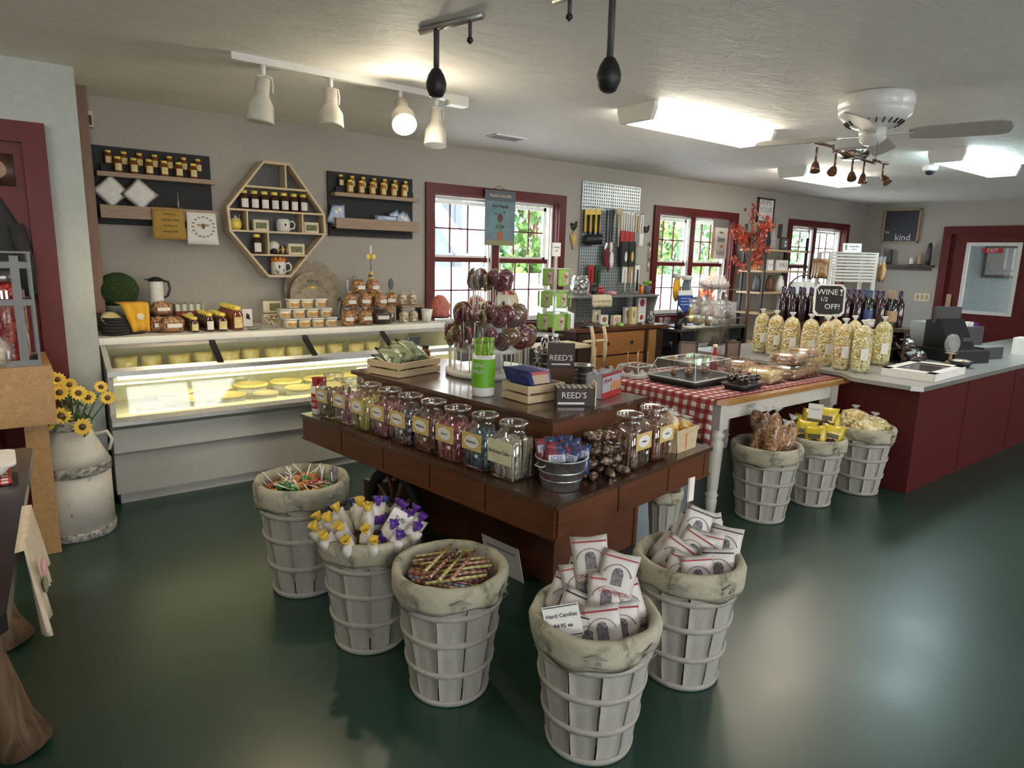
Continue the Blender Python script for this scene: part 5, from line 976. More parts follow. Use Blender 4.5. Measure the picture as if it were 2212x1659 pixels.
t = thing('price_card', 'tilted white card with handwriting in the taffy basket', 'card', (B3[0]+.075, B3[1]-.10, .52), (-.1, .55, -.5)); MB().bb(-.045, .045, -.001, .001, -.05, .06).build('card', 'paper', t)
for k, s in enumerate(('Taffy', '$5.75')): text(s, .024, 'ink', t, (0, -.0025, .025-k*.04))
# lollipops in basket four
for nm, c in (('sg', (.06, .22, .05)), ('so', (.50, .18, .03)), ('sr', (.32, .05, .03)), ('st', (.45, .30, .12))): plain('suck_'+nm, c, .2, coat=.8, var=.35, scale=40)
SK = {nm: [('candy', MB().ball((0, 0, 0), (.026, .026, .022), 9, 6, wob=lambda a, b: 1+.12*math.sin(5*a)*math.cos(3*b)).mesh('suck_ball_'+nm, 'suck_'+nm)), ('stick', MB().cyl((0, 0, 0), (0, 0, .095), .003, None, 5).mesh('suck_stick', 'paper'))] for nm in ('sg', 'so', 'sr', 'st')}
for k in range(46):
    a = k*2.39996; r = .155*math.sqrt((k+.5)/46); nm = ('sg', 'so', 'sr', 'so', 'sg')[int((a*1.3+r*20)) % 5]
    spawn(SK[nm], 'lollipop', '%s wrapped lollipop lying in the basket nearest the deli case' % {'sg': 'green', 'so': 'orange', 'sr': 'red', 'st': 'tan'}[nm], 'lollipop', (B4[0]+r*math.cos(a), B4[1]+r*math.sin(a), .475+.035*rd.random()+.03*(1-r/.155)), (rd.uniform(-1.5, 1.5), rd.uniform(-1.5, 1.5), 0), '%s lollipops in the basket' % nm)
t = thing('clothespin', 'large grey wooden clip standing in the lollipop basket', 'clip', (B4[0]+.115, B4[1]-.085, .43), (0, .06, .4))
for s in (-1, 1): MB().prism([(-.02, 0), (.0, 0), (.012, .15), (.004, .17), (-.012, .15)], s*.012-.008, s*.012+.008, 'y').build('leg', 'grey_wood', t)
MB().cyl((0, -.02, .10), (0, .02, .10), .008, None, 8).build('spring', 'grey_metal', t)
t = spawn(snackbag(.15, .09, .17, 'chips_pale', 61), 'snack_bag', 'golden crisps bag tucked behind the lollipop basket under the island', 'bag', isl(.28, 1.50, .0)+Vector((0, 0, .30)), .3)
t = thing('storage_crate', 'dark crate under the island holding the golden crisps bag', 'crate', isl(.28, 1.50, 0), IA); MB().bb(-.10, .10, -.12, .12, 0, .295).build('box', 'dark_wood', t); MB().bb(-.105, .105, -.125, -.12, .24, .27).build('slat', 'brown', t)
t = thing('paper_sheet', 'white sheet of paper leaning at the island base behind the sticks basket', 'paper', isl(.36, .62, .0), (0, -.25, IA)); MB().bb(0, .003, -.13, .13, 0, .20).build('sheet', 'paper', t); MB().bb(-.001, 0, -.1, .1, .15, .16).build('line', 'grey', t)
# bags in the three baskets under the table
GBG = snackbag(.105, .075, .25, 'granola', 71, False, True); YB = [('bag', MB().pillow(.15, .21, .055, 7, random.Random(5)).mesh('yellow_bag', plain('bag_yellow', (.62, .46, .02), .35, coat=.4, var=.15)), [('picture', MB().ball((0, -.026, .065), (.055, .012, .055), 10, 6).mesh('chip_print', plain('chipdark', (.05, .03, .02), .5, var=.6))), ('label', MB().box((0, -.028, .135), (.075, .006, .03)).mesh('bag_label', plain('blab', (.10, .08, .05), .5)))])]
for k, (u, v, tl, rz) in enumerate(((-.10, .02, .35, 0), (-.03, -.04, .45, .3), (.05, -.06, .3, -.3), (.02, .07, .3, .6), (.09, .05, -.3, .2), (-.08, -.08, .2, .9))): spawn(GBG, 'granola_bag', 'long clear bag of granola in the basket by the table leg', 'bag', (B6[0]+u, B6[1]+v, .36+.02*k), (.3*(k % 2)-.3, tl, rz-.6), 'granola bags in the basket')
va = math.atan2(B7[1], B7[0])-PI/2
for k, (u, v, z, rl) in enumerate(((-.10, -.05, .36, .1), (.0, -.08, .34, -.08), (.09, -.05, .35, .15), (-.06, .04, .42, .15), (.04, .05, .45, .1), (.11, .05, .40, -.2), (-.13, .03, .38, .2))): d = Matrix.Rotation(va, 3, 'Z') @ Vector((u, v, 0)); spawn(YB, 'chip_bag', 'yellow chip bag with a dark picture in the middle under-table basket', 'bag', (B7[0]+d.x*.85, B7[1]+d.y*.85, z), (-.12, rl, va+rl), 'yellow chip bags')
t = thing('price_card', 'white card standing among the yellow chip bags', 'card', (B7[0]-.01, B7[1]+.02, .58), (-.1, .0, va)); MB().bb(-.045, .045, -.001, .001, 0, .10).build('card', 'paper', t); MB().bb(-.03, .03, -.002, -.001, .06, .065).build('line', 'grey', t)
PB = snackbag(.20, .17, .19, 'chips_pale', 81, False, True)
for k, (u, v, z) in enumerate(((-.06, -.05, .36), (.07, -.04, .36), (.0, .07, .40))): spawn(PB, 'popcorn_bag', 'clear bag of pale yellow popcorn in the basket next to the red counter', 'bag', (B8[0]+u, B8[1]+v, z), k*1.1, 'popcorn bags in the basket')
# half-hidden tall basket behind the pedestal
t = thing('veneer_basket', 'tall pale veneer basket half hidden behind the island pedestal', 'basket', isl(1.33, .30, 0), IA)
for k in range(12): obj('slat', SLAT, t, rot=(0, 0, 2*PI*k/12), scale=(.5, .5, .62))
obj('cloth_liner', liner_mesh(12), t, scale=(.5, .5, .65)); obj('bottom', BOT, t, scale=(.5, .5, 1))
# ================================================================== farmhouse table
TX0, TX1, TY0, TY1, TZ = 3.44, 5.02, 2.33, 3.40, .76
t = thing('farm_table', 'white farmhouse table with turned legs and a honey-oak top', 'table', (TX0, TY0, 0)); W, D = TX1-TX0, TY1-TY0
MB().prism([(.05, 0), (W, 0), (W, D), (0, D), (0, .05)], TZ-.028, TZ, 'z').build('tabletop', 'table_oak', t)
plain('cream_white', (.60, .58, .52), .4, var=.04)
for a in ((.10, W-.10, .07, .09), (.10, W-.10, D-.09, D-.07)): MB().bb(a[0], a[1], a[2], a[3], TZ-.14, TZ-.028).build('apron', 'cream_white', t)
for a in ((.06, .08, .10, D-.10), (W-.08, W-.06, .10, D-.10)): MB().bb(a[0], a[1], a[2], a[3], TZ-.14, TZ-.028).build('apron', 'cream_white', t)
LEG = MB().lathe([(.024, 0), (.030, .01), (.034, .06), (.036, .09), (.030, .10), (.042, .12), (.030, .14), (.034, .16), (.040, .30), (.046, .42), (.046, .47), (.034, .49), (.048, .51), (.048, .525), (.034, .54), (.046, .56)], 18).bb(-.045, .045, -.045, .045, .56, TZ-.028).mesh('leg', 'cream_white')
for x in (.10, W-.10):
    for y in (.10, D-.10): obj('leg', LEG, t, (x, y, 0))
t = thing('tablecloth', 'red and white gingham cloth draped over the end of the farm table', 'tablecloth', (TX0, TY0, TZ)); m = MB(); v = []; n = 34; X0 = -.012
rows = [(W-.04, .004), (.9, .004), (.4, .004), (.02, .004), (X0, .0), (X0-.004, -.04), (X0-.01, -.09), (X0-.014, -.14), (X0-.016, -.19)]
for j, (x, z) in enumerate(rows):
    for i in range(n+1):
        q = i/n; y = .07+(D-.12)*q; hang = max(0, -z)/.19
        v.append((x-.022*hang*(1+math.sin(q*46))/1.4, y-(.03*hang if q < .2 else 0), z-(.09*(1-q)**1.5*hang)))
m.add(v, [(j*(n+1)+i, (j+1)*(n+1)+i, (j+1)*(n+1)+i+1, j*(n+1)+i+1) for j in range(len(rows)-1) for i in range(n)], None, True); o = m.build('cloth', 'gingham', t); o.modifiers.new('s', 'SOLIDIFY').thickness = .003
m = MB(); m.tube([(.0+(W-.04)*k/30, .07, .006) for k in range(31)], .004, 5); m.build('beaded_edge', plain('bead', (.35, .12, .12), .7), t)
TT = TZ+.012
# acrylic cake tray with caramel apples
def applestick(mat): return [('apple', MB().ball((0, 0, .032), (.034, .034, .032), 12, 8).mesh('apple_'+mat, mat)), ('stick', MB().cyl((0, 0, .05), (0, 0, .155), .0028, None, 5).mesh('apple_stick', 'tan'))]
plain('choc', (.035, .016, .010), .2, coat=.8, var=.3); plain('caramel', (.16, .07, .025), .2, coat=.8); AP = [applestick('caramel'), applestick('choc')]
def cover(pos, rot, w, d, h, label, base, bh, tp=.80):
    t = thing('acrylic_tray', label, 'tray', pos, rot); MB().rbox(w, d, bh, .03, taper=.93).build('tray', base, t); m = MB(); a, b = w/2*.97, d/2*.97; q = [(-a, -b), (a, -b), (a, b), (-a, b)]
    m.add([(x, y, bh) for x, y in q]+[(x*tp, y*tp, bh+h) for x, y in q], [(0, 1, 5, 4), (1, 2, 6, 5), (2, 3, 7, 6), (3, 0, 4, 7), (4, 5, 6, 7)]); m.build('cover', 'acrylic', t)
    e = MB()
    for i in range(4):
        j = (i+1) % 4; e.tube([(q[i][0]*tp, q[i][1]*tp, bh+h), (q[j][0]*tp, q[j][1]*tp, bh+h)], .004, 5)
        MB().tube([(q[i][0], q[i][1], bh), (q[i][0]*tp, q[i][1]*tp, bh+h)], .0035, 5).build('cover_edge', 'plastic_cup', t)
        MB().tube([(q[i][0]*tp, q[i][1]*tp, bh+h), (q[j][0]*tp, q[j][1]*tp, bh+h)], .0035, 5).build('cover_edge', 'plastic_cup', t)
    MB().tube([(q[0][0], q[0][1], bh+.004), (q[1][0], q[1][1], bh+.004), (q[2][0], q[2][1], bh+.004), (q[3][0], q[3][1], bh+.004)], .006, 6, closed=True).build('cover_rim', 'plastic_cup', t)
A1 = Vector((3.82, 2.86, TT)); cover(A1, .06, .54, .40, .12, 'large black cake tray under a clear sloped cover', 'black', .04)
for k in range(5): spawn(AP[0], 'caramel_apple', 'caramel apple on a stick inside the large covered tray', 'candy apple', A1+Vector((-.17+.085*k, .03*(-1)**k, .042)), (0, 0, 0), 'caramel apples in the large tray', .85)
A2 = Vector((3.62, 3.20, TT)); cover(A2, .1, .26, .22, .06, 'smaller clear covered tray of apples at the back end of the table', 'plastic_cup', .02)
for k in range(4): spawn(AP[0], 'caramel_apple', 'caramel apple on a tall stick in the smaller tray at the table end', 'candy apple', A2+Vector((-.08+.055*k, .02*(-1)**k, .022)), 0, 'caramel apples in the smaller tray')
A3 = Vector((3.92, 2.52, TT)); t = thing('clamshell', 'low clear clamshell of chocolate apples on the oak edge', 'container', A3, .08); MB().rbox(.30, .17, .035, .03, taper=.85).build('base', 'black', t); MB().shell([(.07, .035), (.075, .04), (.06, .10)], 4, sq=0).build('corner_lid', 'acrylic', t); MB().rbox(.31, .18, .006, .03, c=(0, 0, .034)).build('flange', 'acrylic', t)
for k in range(8): spawn(AP[1], 'chocolate_apple', 'chocolate-dipped apple on a stick in the low clamshell', 'candy apple', A3+Vector((-.10+.066*(k % 4), -.035+.07*(k//4), .041)), (rnd.uniform(-.15, .15), rnd.uniform(-.2, .2), 0), 'chocolate apples', .85)
def clam(pos, rot, w, d, h, fill, label, fc=.7):
    t = thing('clamshell', label, 'container', pos, rot); MB().rbox(w*.9, d*.9, h*fc, .03, c=(0, 0, .004), taper=.92).build('food', fill, t); MB().rbox(w, d, h*.45, .03, taper=.88).build('base', 'acrylic', t); MB().rbox(w*1.03, d*1.03, .006, .03, c=(0, 0, h*.45)).build('flange', 'acrylic', t)
    m = MB().rbox(w*.85, d*.85, h*.5, .03, c=(0, 0, 0), taper=1.16); m.v = [(x, y, z+h*.46) for x, y, z in m.v]; m.build('lid', 'acrylic', t)
plain('pie_pale', (.60, .44, .20), .6, var=.2, bs=.3)
clam((4.28, 2.60, TT), .2, .28, .24, .10, 'pie_pale', 'clear clamshell with a pale cream pie on the farm table'); clam((4.60, 2.60, TT), .1, .30, .24, .10, 'cake', 'wide clear clamshell of brown crumb cake under a stack'); clam((4.62, 2.61, TT+.105), .15, .28, .22, .08, 'nuts', 'clear clamshell of glazed pastries stacked on the crumb cake')
clam((4.38, 2.86, TT), .3, .24, .20, .12, 'cake', 'clear clamshell with a brown loaf behind the cream pie'); clam((4.85, 2.62, TT), .0, .22, .22, .13, 'granola', 'clear clamshell of dark bread at the end of the farm table'); clam((4.85, 2.62, TT+.135), .1, .21, .20, .07, 'cake', 'clear clamshell of donuts on top of the dark bread')
t = thing('syrup_bottle', 'red sauce bottle with a hanging tag on the gingham cloth', 'bottle', (4.34, 3.06, TT)); MB().lathe([(.028, 0), (.032, .01), (.032, .11), (.024, .135), (.014, .15), (.014, .18), (0, .18)], 16).build('bottle', plain('syrup', (.28, .015, .01), .1, coat=1), t); MB().lathe([(.017, .178), (.017, .20), (0, .205)], 12).build('cap', 'cream', t); MB().box((.0, -.033, .075), (.036, .002, .05)).build('label', 'label_cream', t)
def frame(pos, rot, label):
    t = thing('picture_frame', label, 'frame', pos, rot); w, h = .15, .20
    for a in ((-w/2, -w/2+.014, 0, h), (w/2-.014, w/2, 0, h), (-w/2, w/2, 0, .014), (-w/2, w/2, h-.014, h)): MB().bb(a[0], a[1], -.008, .008, a[2], a[3]).build('frame_strip', 'dark_wood', t)
    MB().bb(-w/2+.01, w/2-.01, -.002, .004, .01, h-.01).build('board', plain('kraft', (.20, .15, .12), .7), t); MB().prism([(-.03, 0), (.03, 0), (.01, .12), (-.01, .12)], .008, .03, 'y').build('strut', 'dark_wood', t)
frame((4.30, 3.28, TT), -.75, 'dark-framed blank brown sign beside the clear stand'); frame((4.66, 3.12, TT), -.2, 'dark-framed blank brown sign beside the popcorn bags')
# clear tiered stand with bags
q0 = Vector((4.62, 3.30, TT)); t = thing('tier_stand', 'clear acrylic tiered stand on the back of the farm table', 'stand', q0, .2); z1 = zat(1615, 690, q0)-TT; z2 = zat(1615, 628, q0)-TT
for x in (-.06, .06): MB().bb(x-.003, x+.003, -.12, .12, 0, z1).build('upright', 'acrylic', t)
MB().rbox(.40, .32, .008, .03, c=(0, 0, z1)).build('shelf', 'acrylic', t); MB().lathe([(.10, z1+.008), (.10, z2)], 18).build('upper_column', 'acrylic', t); MB().rbox(.34, .26, .008, .03, c=(0, 0, z2)).build('shelf', 'acrylic', t); MB().rbox(.40, .32, .006, .03).build('foot', 'acrylic', t)
CDB = [('bag', MB().pillow(.17, .15, .09, 8, random.Random(77), wr=.5).mesh('crinkle_bag', 'cello_dense')), ('candy', MB().pillow(.13, .10, .06, 6, random.Random(6), M=Matrix.Translation((0, 0, .01))).mesh('crinkle_fill', 'darkcandy'))]; CDC = [('bag', CDB[0][1]), ('candy', MB().pillow(.13, .10, .06, 6, random.Random(6), M=Matrix.Translation((0, 0, .01))).mesh('crinkle_fill2', chips('mixcandy', [(.45, .38, .32), (.30, .12, .10), (.25, .22, .20), (.55, .5, .45)], 30, .2, .8)))]
for k, (u, v, z, P) in enumerate(((-.12, -.06, .01, 0), (-.02, -.08, .01, 0), (.09, -.05, .01, 1), (.14, .05, .01, 1), (-.10, .06, .01, 0), (.02, .07, .05, 1))): spawn((CDC, CDB)[P], 'candy_bag', ('crinkled clear bag of mixed candy on the acrylic stand', 'crinkled clear bag of dark licorice on the acrylic stand')[P], 'bag', q0+Vector((u, v, z1+z)), (-.5, rnd.uniform(-.2, .2), rnd.uniform(-.8, .5)), ('mixed candy bags', 'licorice bags')[P])
for k in range(3): spawn(CDC, 'candy_bag', 'flat clear candy bag lying on the top tier of the acrylic stand', 'bag', q0+Vector((-.10+.10*k, -.04, z2+.03)), (-1.35, 0, rnd.uniform(-.3, .3)), 'bags on the top tier', .95)
# ================================================================== red counter
KX0, KY0, KZ = 4.87, 1.79, .80
t = thing('checkout_counter', 'dark red L-shaped checkout counter with a grey top', 'counter', (5.03, 1.85, 0))
MB().bb(0, 5.2, 0, .62, 0, KZ-.03).bb(0, .85, .62, 1.9, 0, KZ-.03).build('body', 'red_counter', t); MB().prism([(-.12, -.06), (5.25, -.06), (5.25, .72), (.98, .72), (.98, 1.98), (-.02, 1.98), (-.02, .55), (-.16, .40), (-.16, .0)], KZ-.03, KZ, 'z').build('worktop', plain('laminate', (.33, .33, .32), .3, var=.12, scale=120), t)
MB().prism([(-.12, -.064), (5.25, -.064), (5.25, -.06), (-.12, -.06), (-.16, 0), (-.165, -.0)], KZ-.032, KZ+.001, 'z').build('edge_band', 'alu', t)
for k in range(4): MB().bb(.9+k*1.1, .905+k*1.1, -.003, .0, .02, KZ-.05).build('panel_joint', 'black', t)
# popcorn bags
def popbag(mat, seed):
    rd = random.Random(seed); q = [rd.uniform(-.06, .06) for _ in range(300)]
    m = MB().lathe([(.05, 0), (.072, .015), (.075, .12), (.076, .24), (.068, .30), (.045, .335), (.014, .35)], 16, wob=lambda a, j: 1+q[(int(a*9)*7+j*17) % 300]); m.v = [(x, y*.8, z) for x, y, z in m.v]
    return [('bag', m.mesh('popbag', mat)), ('label', MB().box((.0, -.062, .14), (.058, .003, .085)).mesh('label', 'label_white'), ), ('tie_top', MB().lathe([(.012, .345), (.010, .36), (.028, .385), (.02, .39), (0, .37)], 9, wob=lambda a, j: 1+.3*math.sin(3*a)).mesh('tie_top', 'plastic_cup'))]
PO, PG = popbag('popcorn', 3), popbag('popcorn_green', 4)
pp = [(1822, 2.47, PO), (1783, 2.64, PO), (1747, 2.82, PO), (1706, 3.00, PO), (1672, 3.18, PO), (1642, 3.34, PO)]
lz = KZ+.001
for k, (px, y, P) in enumerate(pp): x = ony(px, 750, y).x; spawn(P, 'popcorn_bag', 'tall clear bag of buttery popcorn with a white label in the row on the counter', 'bag', (x, y, lz), -.75+rnd.uniform(-.1, .1), 'buttery popcorn bags', (.93, .93, 1.02))
for px, y, l in ((1863, 2.33, 'tall bag of greenish dill popcorn at the counter edge'), (1905, 2.42, 'slimmer bag of greenish popcorn behind the dill popcorn')): x = ony(px, 750, y).x; spawn(PG, 'popcorn_bag', l, 'bag', (x, y, lz), -.8, None, (.93, .93, 1.02))
for px, y in ((1800, 2.72), (1842, 2.58)): x = ony(px, 740, y).x; spawn(PO, 'popcorn_bag', 'tall clear popcorn bag standing in the second row on the counter', 'bag', (x, y, lz), -.7, 'second row popcorn bags', (.9, .9, 1.02))
# wine on a riser
d0 = Vector((5.66, 3.36, 0)); d1 = Vector((6.02, 2.42, 0))
RZ = 1.09; ang = math.atan2(d1.y-d0.y, d1.x-d0.x); ln = (d1-d0).length; mid = (d0+d1)/2
t = thing('wine_riser', 'dark wooden riser box carrying the wine bottles', 'riser', (mid.x, mid.y, KZ+.001), ang); MB().bb(-ln/2-.06, ln/2+.06, -.12, .12, RZ-KZ-.03, RZ-KZ-.002).build('top', 'dark_wood', t)
for x in (-ln/2-.04, 0, ln/2+.02): MB().bb(x, x+.02, -.11, .11, 0, RZ-KZ-.03).build('leg_panel', 'dark_wood', t)
plain('wine', (.030, .008, .018), .08, coat=1, var=.3); plain('wine_g', (.012, .016, .012), .08, coat=1); plain('foil_purple', (.045, .015, .07), .3, coat=.4); plain('foil_blue', (.03, .06, .16), .3, coat=.4); plain('foil_tan', (.35, .24, .15), .4)
WB = [(.036, 0), (.039, .008), (.039, .19), (.030, .215), (.016, .24), (.0145, .30), (0, .30)]
def bottle(body, foil, lab): return [('glass_body', MB().lathe(WB, 16).mesh('bottle', body), [('label', MB().lathe([(.0396, .05), (.0398, .051), (.0398, .14), (.0396, .141)], 16).mesh('wlabel', lab))]), ('foil', MB().lathe([(.0165, .24), (.017, .245), (.0165, .305), (0, .307)], 12).mesh('foil', foil))]
BT = [bottle('wine', 'foil_purple', 'wine'), bottle('wine_g', 'foil_blue', plain('lab_blue', (.05, .08, .22), .4)), bottle('wine_g', 'foil_tan', 'tan')]
for r_ in range(2):
    for k in range(11):
        f = (k+.5+(.5 if r_ else 0))/11.5; p = d0.lerp(d1, f)+Vector((math.sin(ang), -math.cos(ang), 0))*(-.05+.10*r_)*-1; i = (0 if k < 7 else (1, 0, 2, 0)[(k+r_) % 4])
        spawn(BT[i], 'wine_bottle', ('dark red wine bottle with a purple foil on the wooden riser', 'dark wine bottle with a blue foil and blue label on the riser', 'dark wine bottle with a tan foil and tan label on the riser')[i], 'bottle', (p.x, p.y, RZ), 0, ('purple foil wine bottles', 'blue foil wine bottles', 'tan foil wine bottles')[i])
sp = Vector((5.50, 2.80, 0)); sz = zat(1812, 690, sp); sg = ang
t = thing('wine_sign', 'black chalkboard sign reading WINE 1/2 OFF! with white scalloped edge', 'sign', (sp.x, sp.y, sz), (-.08, 0, -.78)); w, h = .125, .155; cc = .03
def oct2(a, b, c): return [(-a+c, -b), (a-c, -b), (a, -b+c), (a, b-c), (a-c, b), (-a+c, b), (-a, b-c), (-a, -b+c)]
m = MB().prism([(x, z+h) for x, z in oct2(w, h*.86, cc)], 0, .008, 'y'); m.build('border', 'paper', t); MB().prism([(x, z+h) for x, z in oct2(w-.015, h*.86-.015, cc)], -.002, 0, 'y').build('board', 'black_soft', t)
text('WINE', .066, 'print_white', t, (-.02, -.003, h+.065)); text('1/2', .05, 'print_white', t, (-.045, -.003, h+.005)); text('OFF!', .062, 'print_white', t, (.025, -.003, h-.055)); m = MB(); m.prism([(.075, h+.09), (.105, h+.09), (.092, h+.065), (.092, h+.045), (.103, h+.04), (.077, h+.04), (.088, h+.045), (.088, h+.065)], -.004, -.002, 'y'); m.build('glass_print', 'print_white', t)
MB().bb(-.03, .03, .0, .10, -.0-(sz-KZ)+.002, .02).build('stand_block', 'dark_wood', t)
for px, y, l in ((1700, 3.20, 'white tray stacked behind the popcorn bags at the table side'), (1860, 2.62, 'white tray under the paper cups by the wine')):
    x = ony(px, 690, y).x+.12; t = thing('food_tray', l, 'tray', (x, y, KZ+.002), -.6); MB().rbox(.20, .16, .012, .02, c=(0, 0, .26), taper=.9).build('tray', 'white_gloss', t); MB().bb(-.08, .08, -.06, .06, 0, .26).build('box', plain('boxred', (.35, .14, .11), .6), t)
t = thing('paper_cup', 'small white paper cup on a tray near the wine bottles', 'cup', (ony(1868, 680, 2.62).x+.12, 2.62, KZ+.275)); MB().lathe([(.03, 0), (.038, .07), (.03, .07)], 14).build('cup', 'paper', t); MB().lathe([(.039, .06), (.041, .075), (.034, .078)], 14).build('rim', 'white', t)
# things by the till
bx = (onz(1898, 800, KZ)+onz(2072, 802, KZ))/2; t = thing('cake_box', 'flat white bakery box with a clear window on the counter edge', 'box', (5.50, 2.02, KZ+.001), .05); w, d_, h = .66, .36, .055
for a in ((-w/2, w/2, -d_/2, -d_/2+.004), (-w/2, w/2, d_/2-.004, d_/2)): MB().bb(a[0], a[1], a[2], a[3], 0, h).build('side', 'paper', t)
for a in ((-w/2, -w/2+.004), (w/2-.004, w/2)): MB().bb(a[0], a[1], -d_/2, d_/2, 0, h).build('side', 'paper', t)
MB().bb(-w/2, w/2, -d_/2, -d_/2+.06, h, h+.003).bb(-w/2, w/2, d_/2-.06, d_/2, h, h+.003).bb(-w/2, -w/2+.09, -d_/2, d_/2, h, h+.003).bb(w/2-.09, w/2, -d_/2, d_/2, h, h+.003).build('lid_border', 'paper', t); MB().bb(-w/2+.09, w/2-.09, -d_/2+.06, d_/2-.06, h-.006, h-.004).build('window', plain('cakewin', (.16, .13, .13), .1, coat=.8), t)
BRB = [('bag', MB().pillow(.15, .13, .06, 7, random.Random(18), wr=.4).mesh('brownie_bag', 'brownie')), ('label', MB().box((.02, -.03, .06), (.05, .004, .03)).mesh('blab2', 'label_white'))]
for k, (u, v, z) in enumerate(((0, 0, .0), (.14, .04, .0), (.02, .12, .09), (.16, .14, .09), (.06, .2, .18), (.2, .22, .18), (-.02, .06, .0), (.28, .08, 0))): spawn(BRB, 'brownie_bag', ('clear bag of dark brownies lying at the bottom of the stepped rack by the till', 'clear bag of dark brownies on the raised step of the rack by the till')[z > .05], 'bag', (5.98+u, 2.24+v, KZ+.02+z), (-1.0, rnd.uniform(-.2, .2), rnd.uniform(-.7, -.2)), ('low brownie bags', 'raised brownie bags')[z > .05])
t = thing('step_rack', 'dark stepped rack carrying brownie bags', 'rack', (6.1, 2.42, KZ+.001), 0)
for k in range(3): MB().bb(-.16, .28, -.08+.1*k, .02+.1*k, 0, .015+.09*k).build('step', 'black', t)
RX, RY = 6.62, 2.22; t = thing('cash_register', 'black cash register with a tall display on the counter', 'cash register', (RX, RY, KZ+.001), -.35)
MB().bb(-.20, .20, -.18, .20, 0, .10).build('drawer', 'black', t); MB().prism([(-.10, .10), (.18, .10), (.18, .34), (.05, .36)], -.15, .13, 'x').build('housing', 'black', t); MB().bb(-.16, .13, .08, .11, .32, .46).build('screen', 'dark_grey', t); MB().bb(.02, .12, -.06, -.01, .10, .2).build('card_reader', 'dark_grey', t)
t = thing('card_terminal', 'dark grey flat terminal tray beside the cash register', 'terminal', (RX+.48, RY-.05, KZ+.001), -.2); MB().bb(-.15, .15, -.12, .12, 0, .10).build('box', 'dark_grey', t); MB().bb(-.14, .14, -.11, .11, .10, .104).build('lid', 'grey', t)
t = thing('sample_bowl', 'black bowl of small pale candies by the till', 'bowl', (6.22, 2.02, KZ+.001)); MB().lathe([(.06, 0), (.09, .05), (.085, .05), (0, .03)], 18).build('bowl', 'black', t); MB().ball((0, 0, .045), (.075, .075, .02), 14, 6).build('candies', 'seasoning', t)
t = thing('twist_bag', 'clear twisted bag on a small gold stand by the till', 'bag', (6.34, 2.14, KZ+.001)); MB().lathe([(.04, 0), (.03, .02), (.012, .03), (.012, .08), (.05, .09), (0, .09)], 14).build('stand', 'tan', t); MB().ball((0, 0, .17), (.07, .05, .08), 12, 8, wob=lambda a, b: 1+.1*math.sin(4*a)).build('bag', 'cello_dense', t)
t = thing('printer', 'light grey receipt printer behind the cash register', 'printer', (6.86, 2.56, KZ+.001), -.3); MB().rbox(.20, .18, .30, .03).build('body', 'grey', t); MB().bb(-.06, .06, -.092, -.085, .2, .22).build('slot', 'black', t)
t = thing('pen_tray', 'dark tray holding purple pens and white cards near the till', 'tray', (7.05, 2.32, KZ+.001), -.3); MB().bb(-.18, .18, -.08, .08, .0, .27).build('box', 'dark_grey', t)
for k in range(5): MB().bb(-.15+.07*k, -.11+.07*k, -.03, .03, .27, .30+.01*(k % 2)).build('card', ('paper', 'purple', 'paper', 'paper', 'purple')[k], t)
t = thing('white_carton', 'white carton standing at the far end of the counter top', 'box', (7.75, 1.98, KZ+.001)); MB().bb(-.1, .1, -.1, .1, 0, .16).build('box', 'paper', t); MB().bb(-.08, .08, -.103, -.1, .06, .1).build('label', 'label_cream', t)
# slatted rack with cookie bags
sr = Vector((6.62, 3.18, 0)); zt = zat(1875, 548, sr); zb_ = zat(1870, 610, sr); a_ = -.66
t = thing('slatted_rack', 'white slatted wooden rack standing behind the wine bottles', 'rack', sr, a_); w = .47
for x in (-w/2, w/2-.03):
    for y in (0, .25): MB().bb(x, x+.03, y, y+.03, 0, zt).build('post', 'cream_white', t)
n = 9
for k in range(n): z = zb_+(zt-zb_-.03)*k/(n-1); MB().bb(-w/2+.03, w/2-.03, 0, .02, z, z+(zt-zb_)/n*.72, Matrix.Rotation(0, 4, 'X')).build('slat', 'cream_white', t)
for k in range(n): z = zb_+(zt-zb_-.03)*k/(n-1); MB().bb(w/2-.02, w/2, .03, .25, z, z+(zt-zb_)/n*.72).build('side_slat', 'cream_white', t)
MB().bb(-w/2, w/2, 0, .28, zt, zt+.012).build('top', 'cream_white', t); MB().bb(-w/2, w/2, 0, .28, .9, .912).build('shelf', 'cream_white', t)
CK = [('bag', MB().pillow(.10, .20, .05, 7, random.Random(9)).mesh('cookie_bag', chips('cookies', [(.40, .22, .09), (.50, .30, .12), (.30, .14, .05)], 22, .3, .6))), ('header', MB().bb(-.05, .05, -.003, .003, .185, .25).mesh('cookie_head', 'cello_dense'))]
Rm = Matrix.Rotation(a_, 3, 'Z')
for k in range(5): p = sr+Rm @ Vector((w/2+.06, .0+.058*k, 0)); spawn(CK, 'cookie_bag', 'clear bag of brown cookies hanging on the door side of the slatted rack', 'bag', (p.x, p.y, zb_-.0), a_+.9, 'cookie bags on the door side')
for k in range(3): p = sr+Rm @ Vector((-w/2-.05, .02+.06*k, 0)); spawn(CK, 'cookie_bag', 'clear bag of brown cookies hanging on the window side of the slatted rack', 'bag', (p.x, p.y, zb_+.02), a_-.5, 'cookie bags on the window side')
t = thing('small_sign', 'small white sign reading Bread Box on top of the slatted rack', 'sign', sr+Rm @ Vector((.02, .10, zt+.013)), (-.1, 0, a_)); MB().bb(-.09, .09, -.004, .004, 0, .085).build('board', 'paper', t); text('Bread Box', .022, 'ink', t, (.02, -.006, .055)); text('Special', .018, 'ink', t, (.02, -.006, .028)); MB().ball((-.06, -.004, .045), (.012, .003, .03), 8, 5).build('figure_print', 'grey', t)
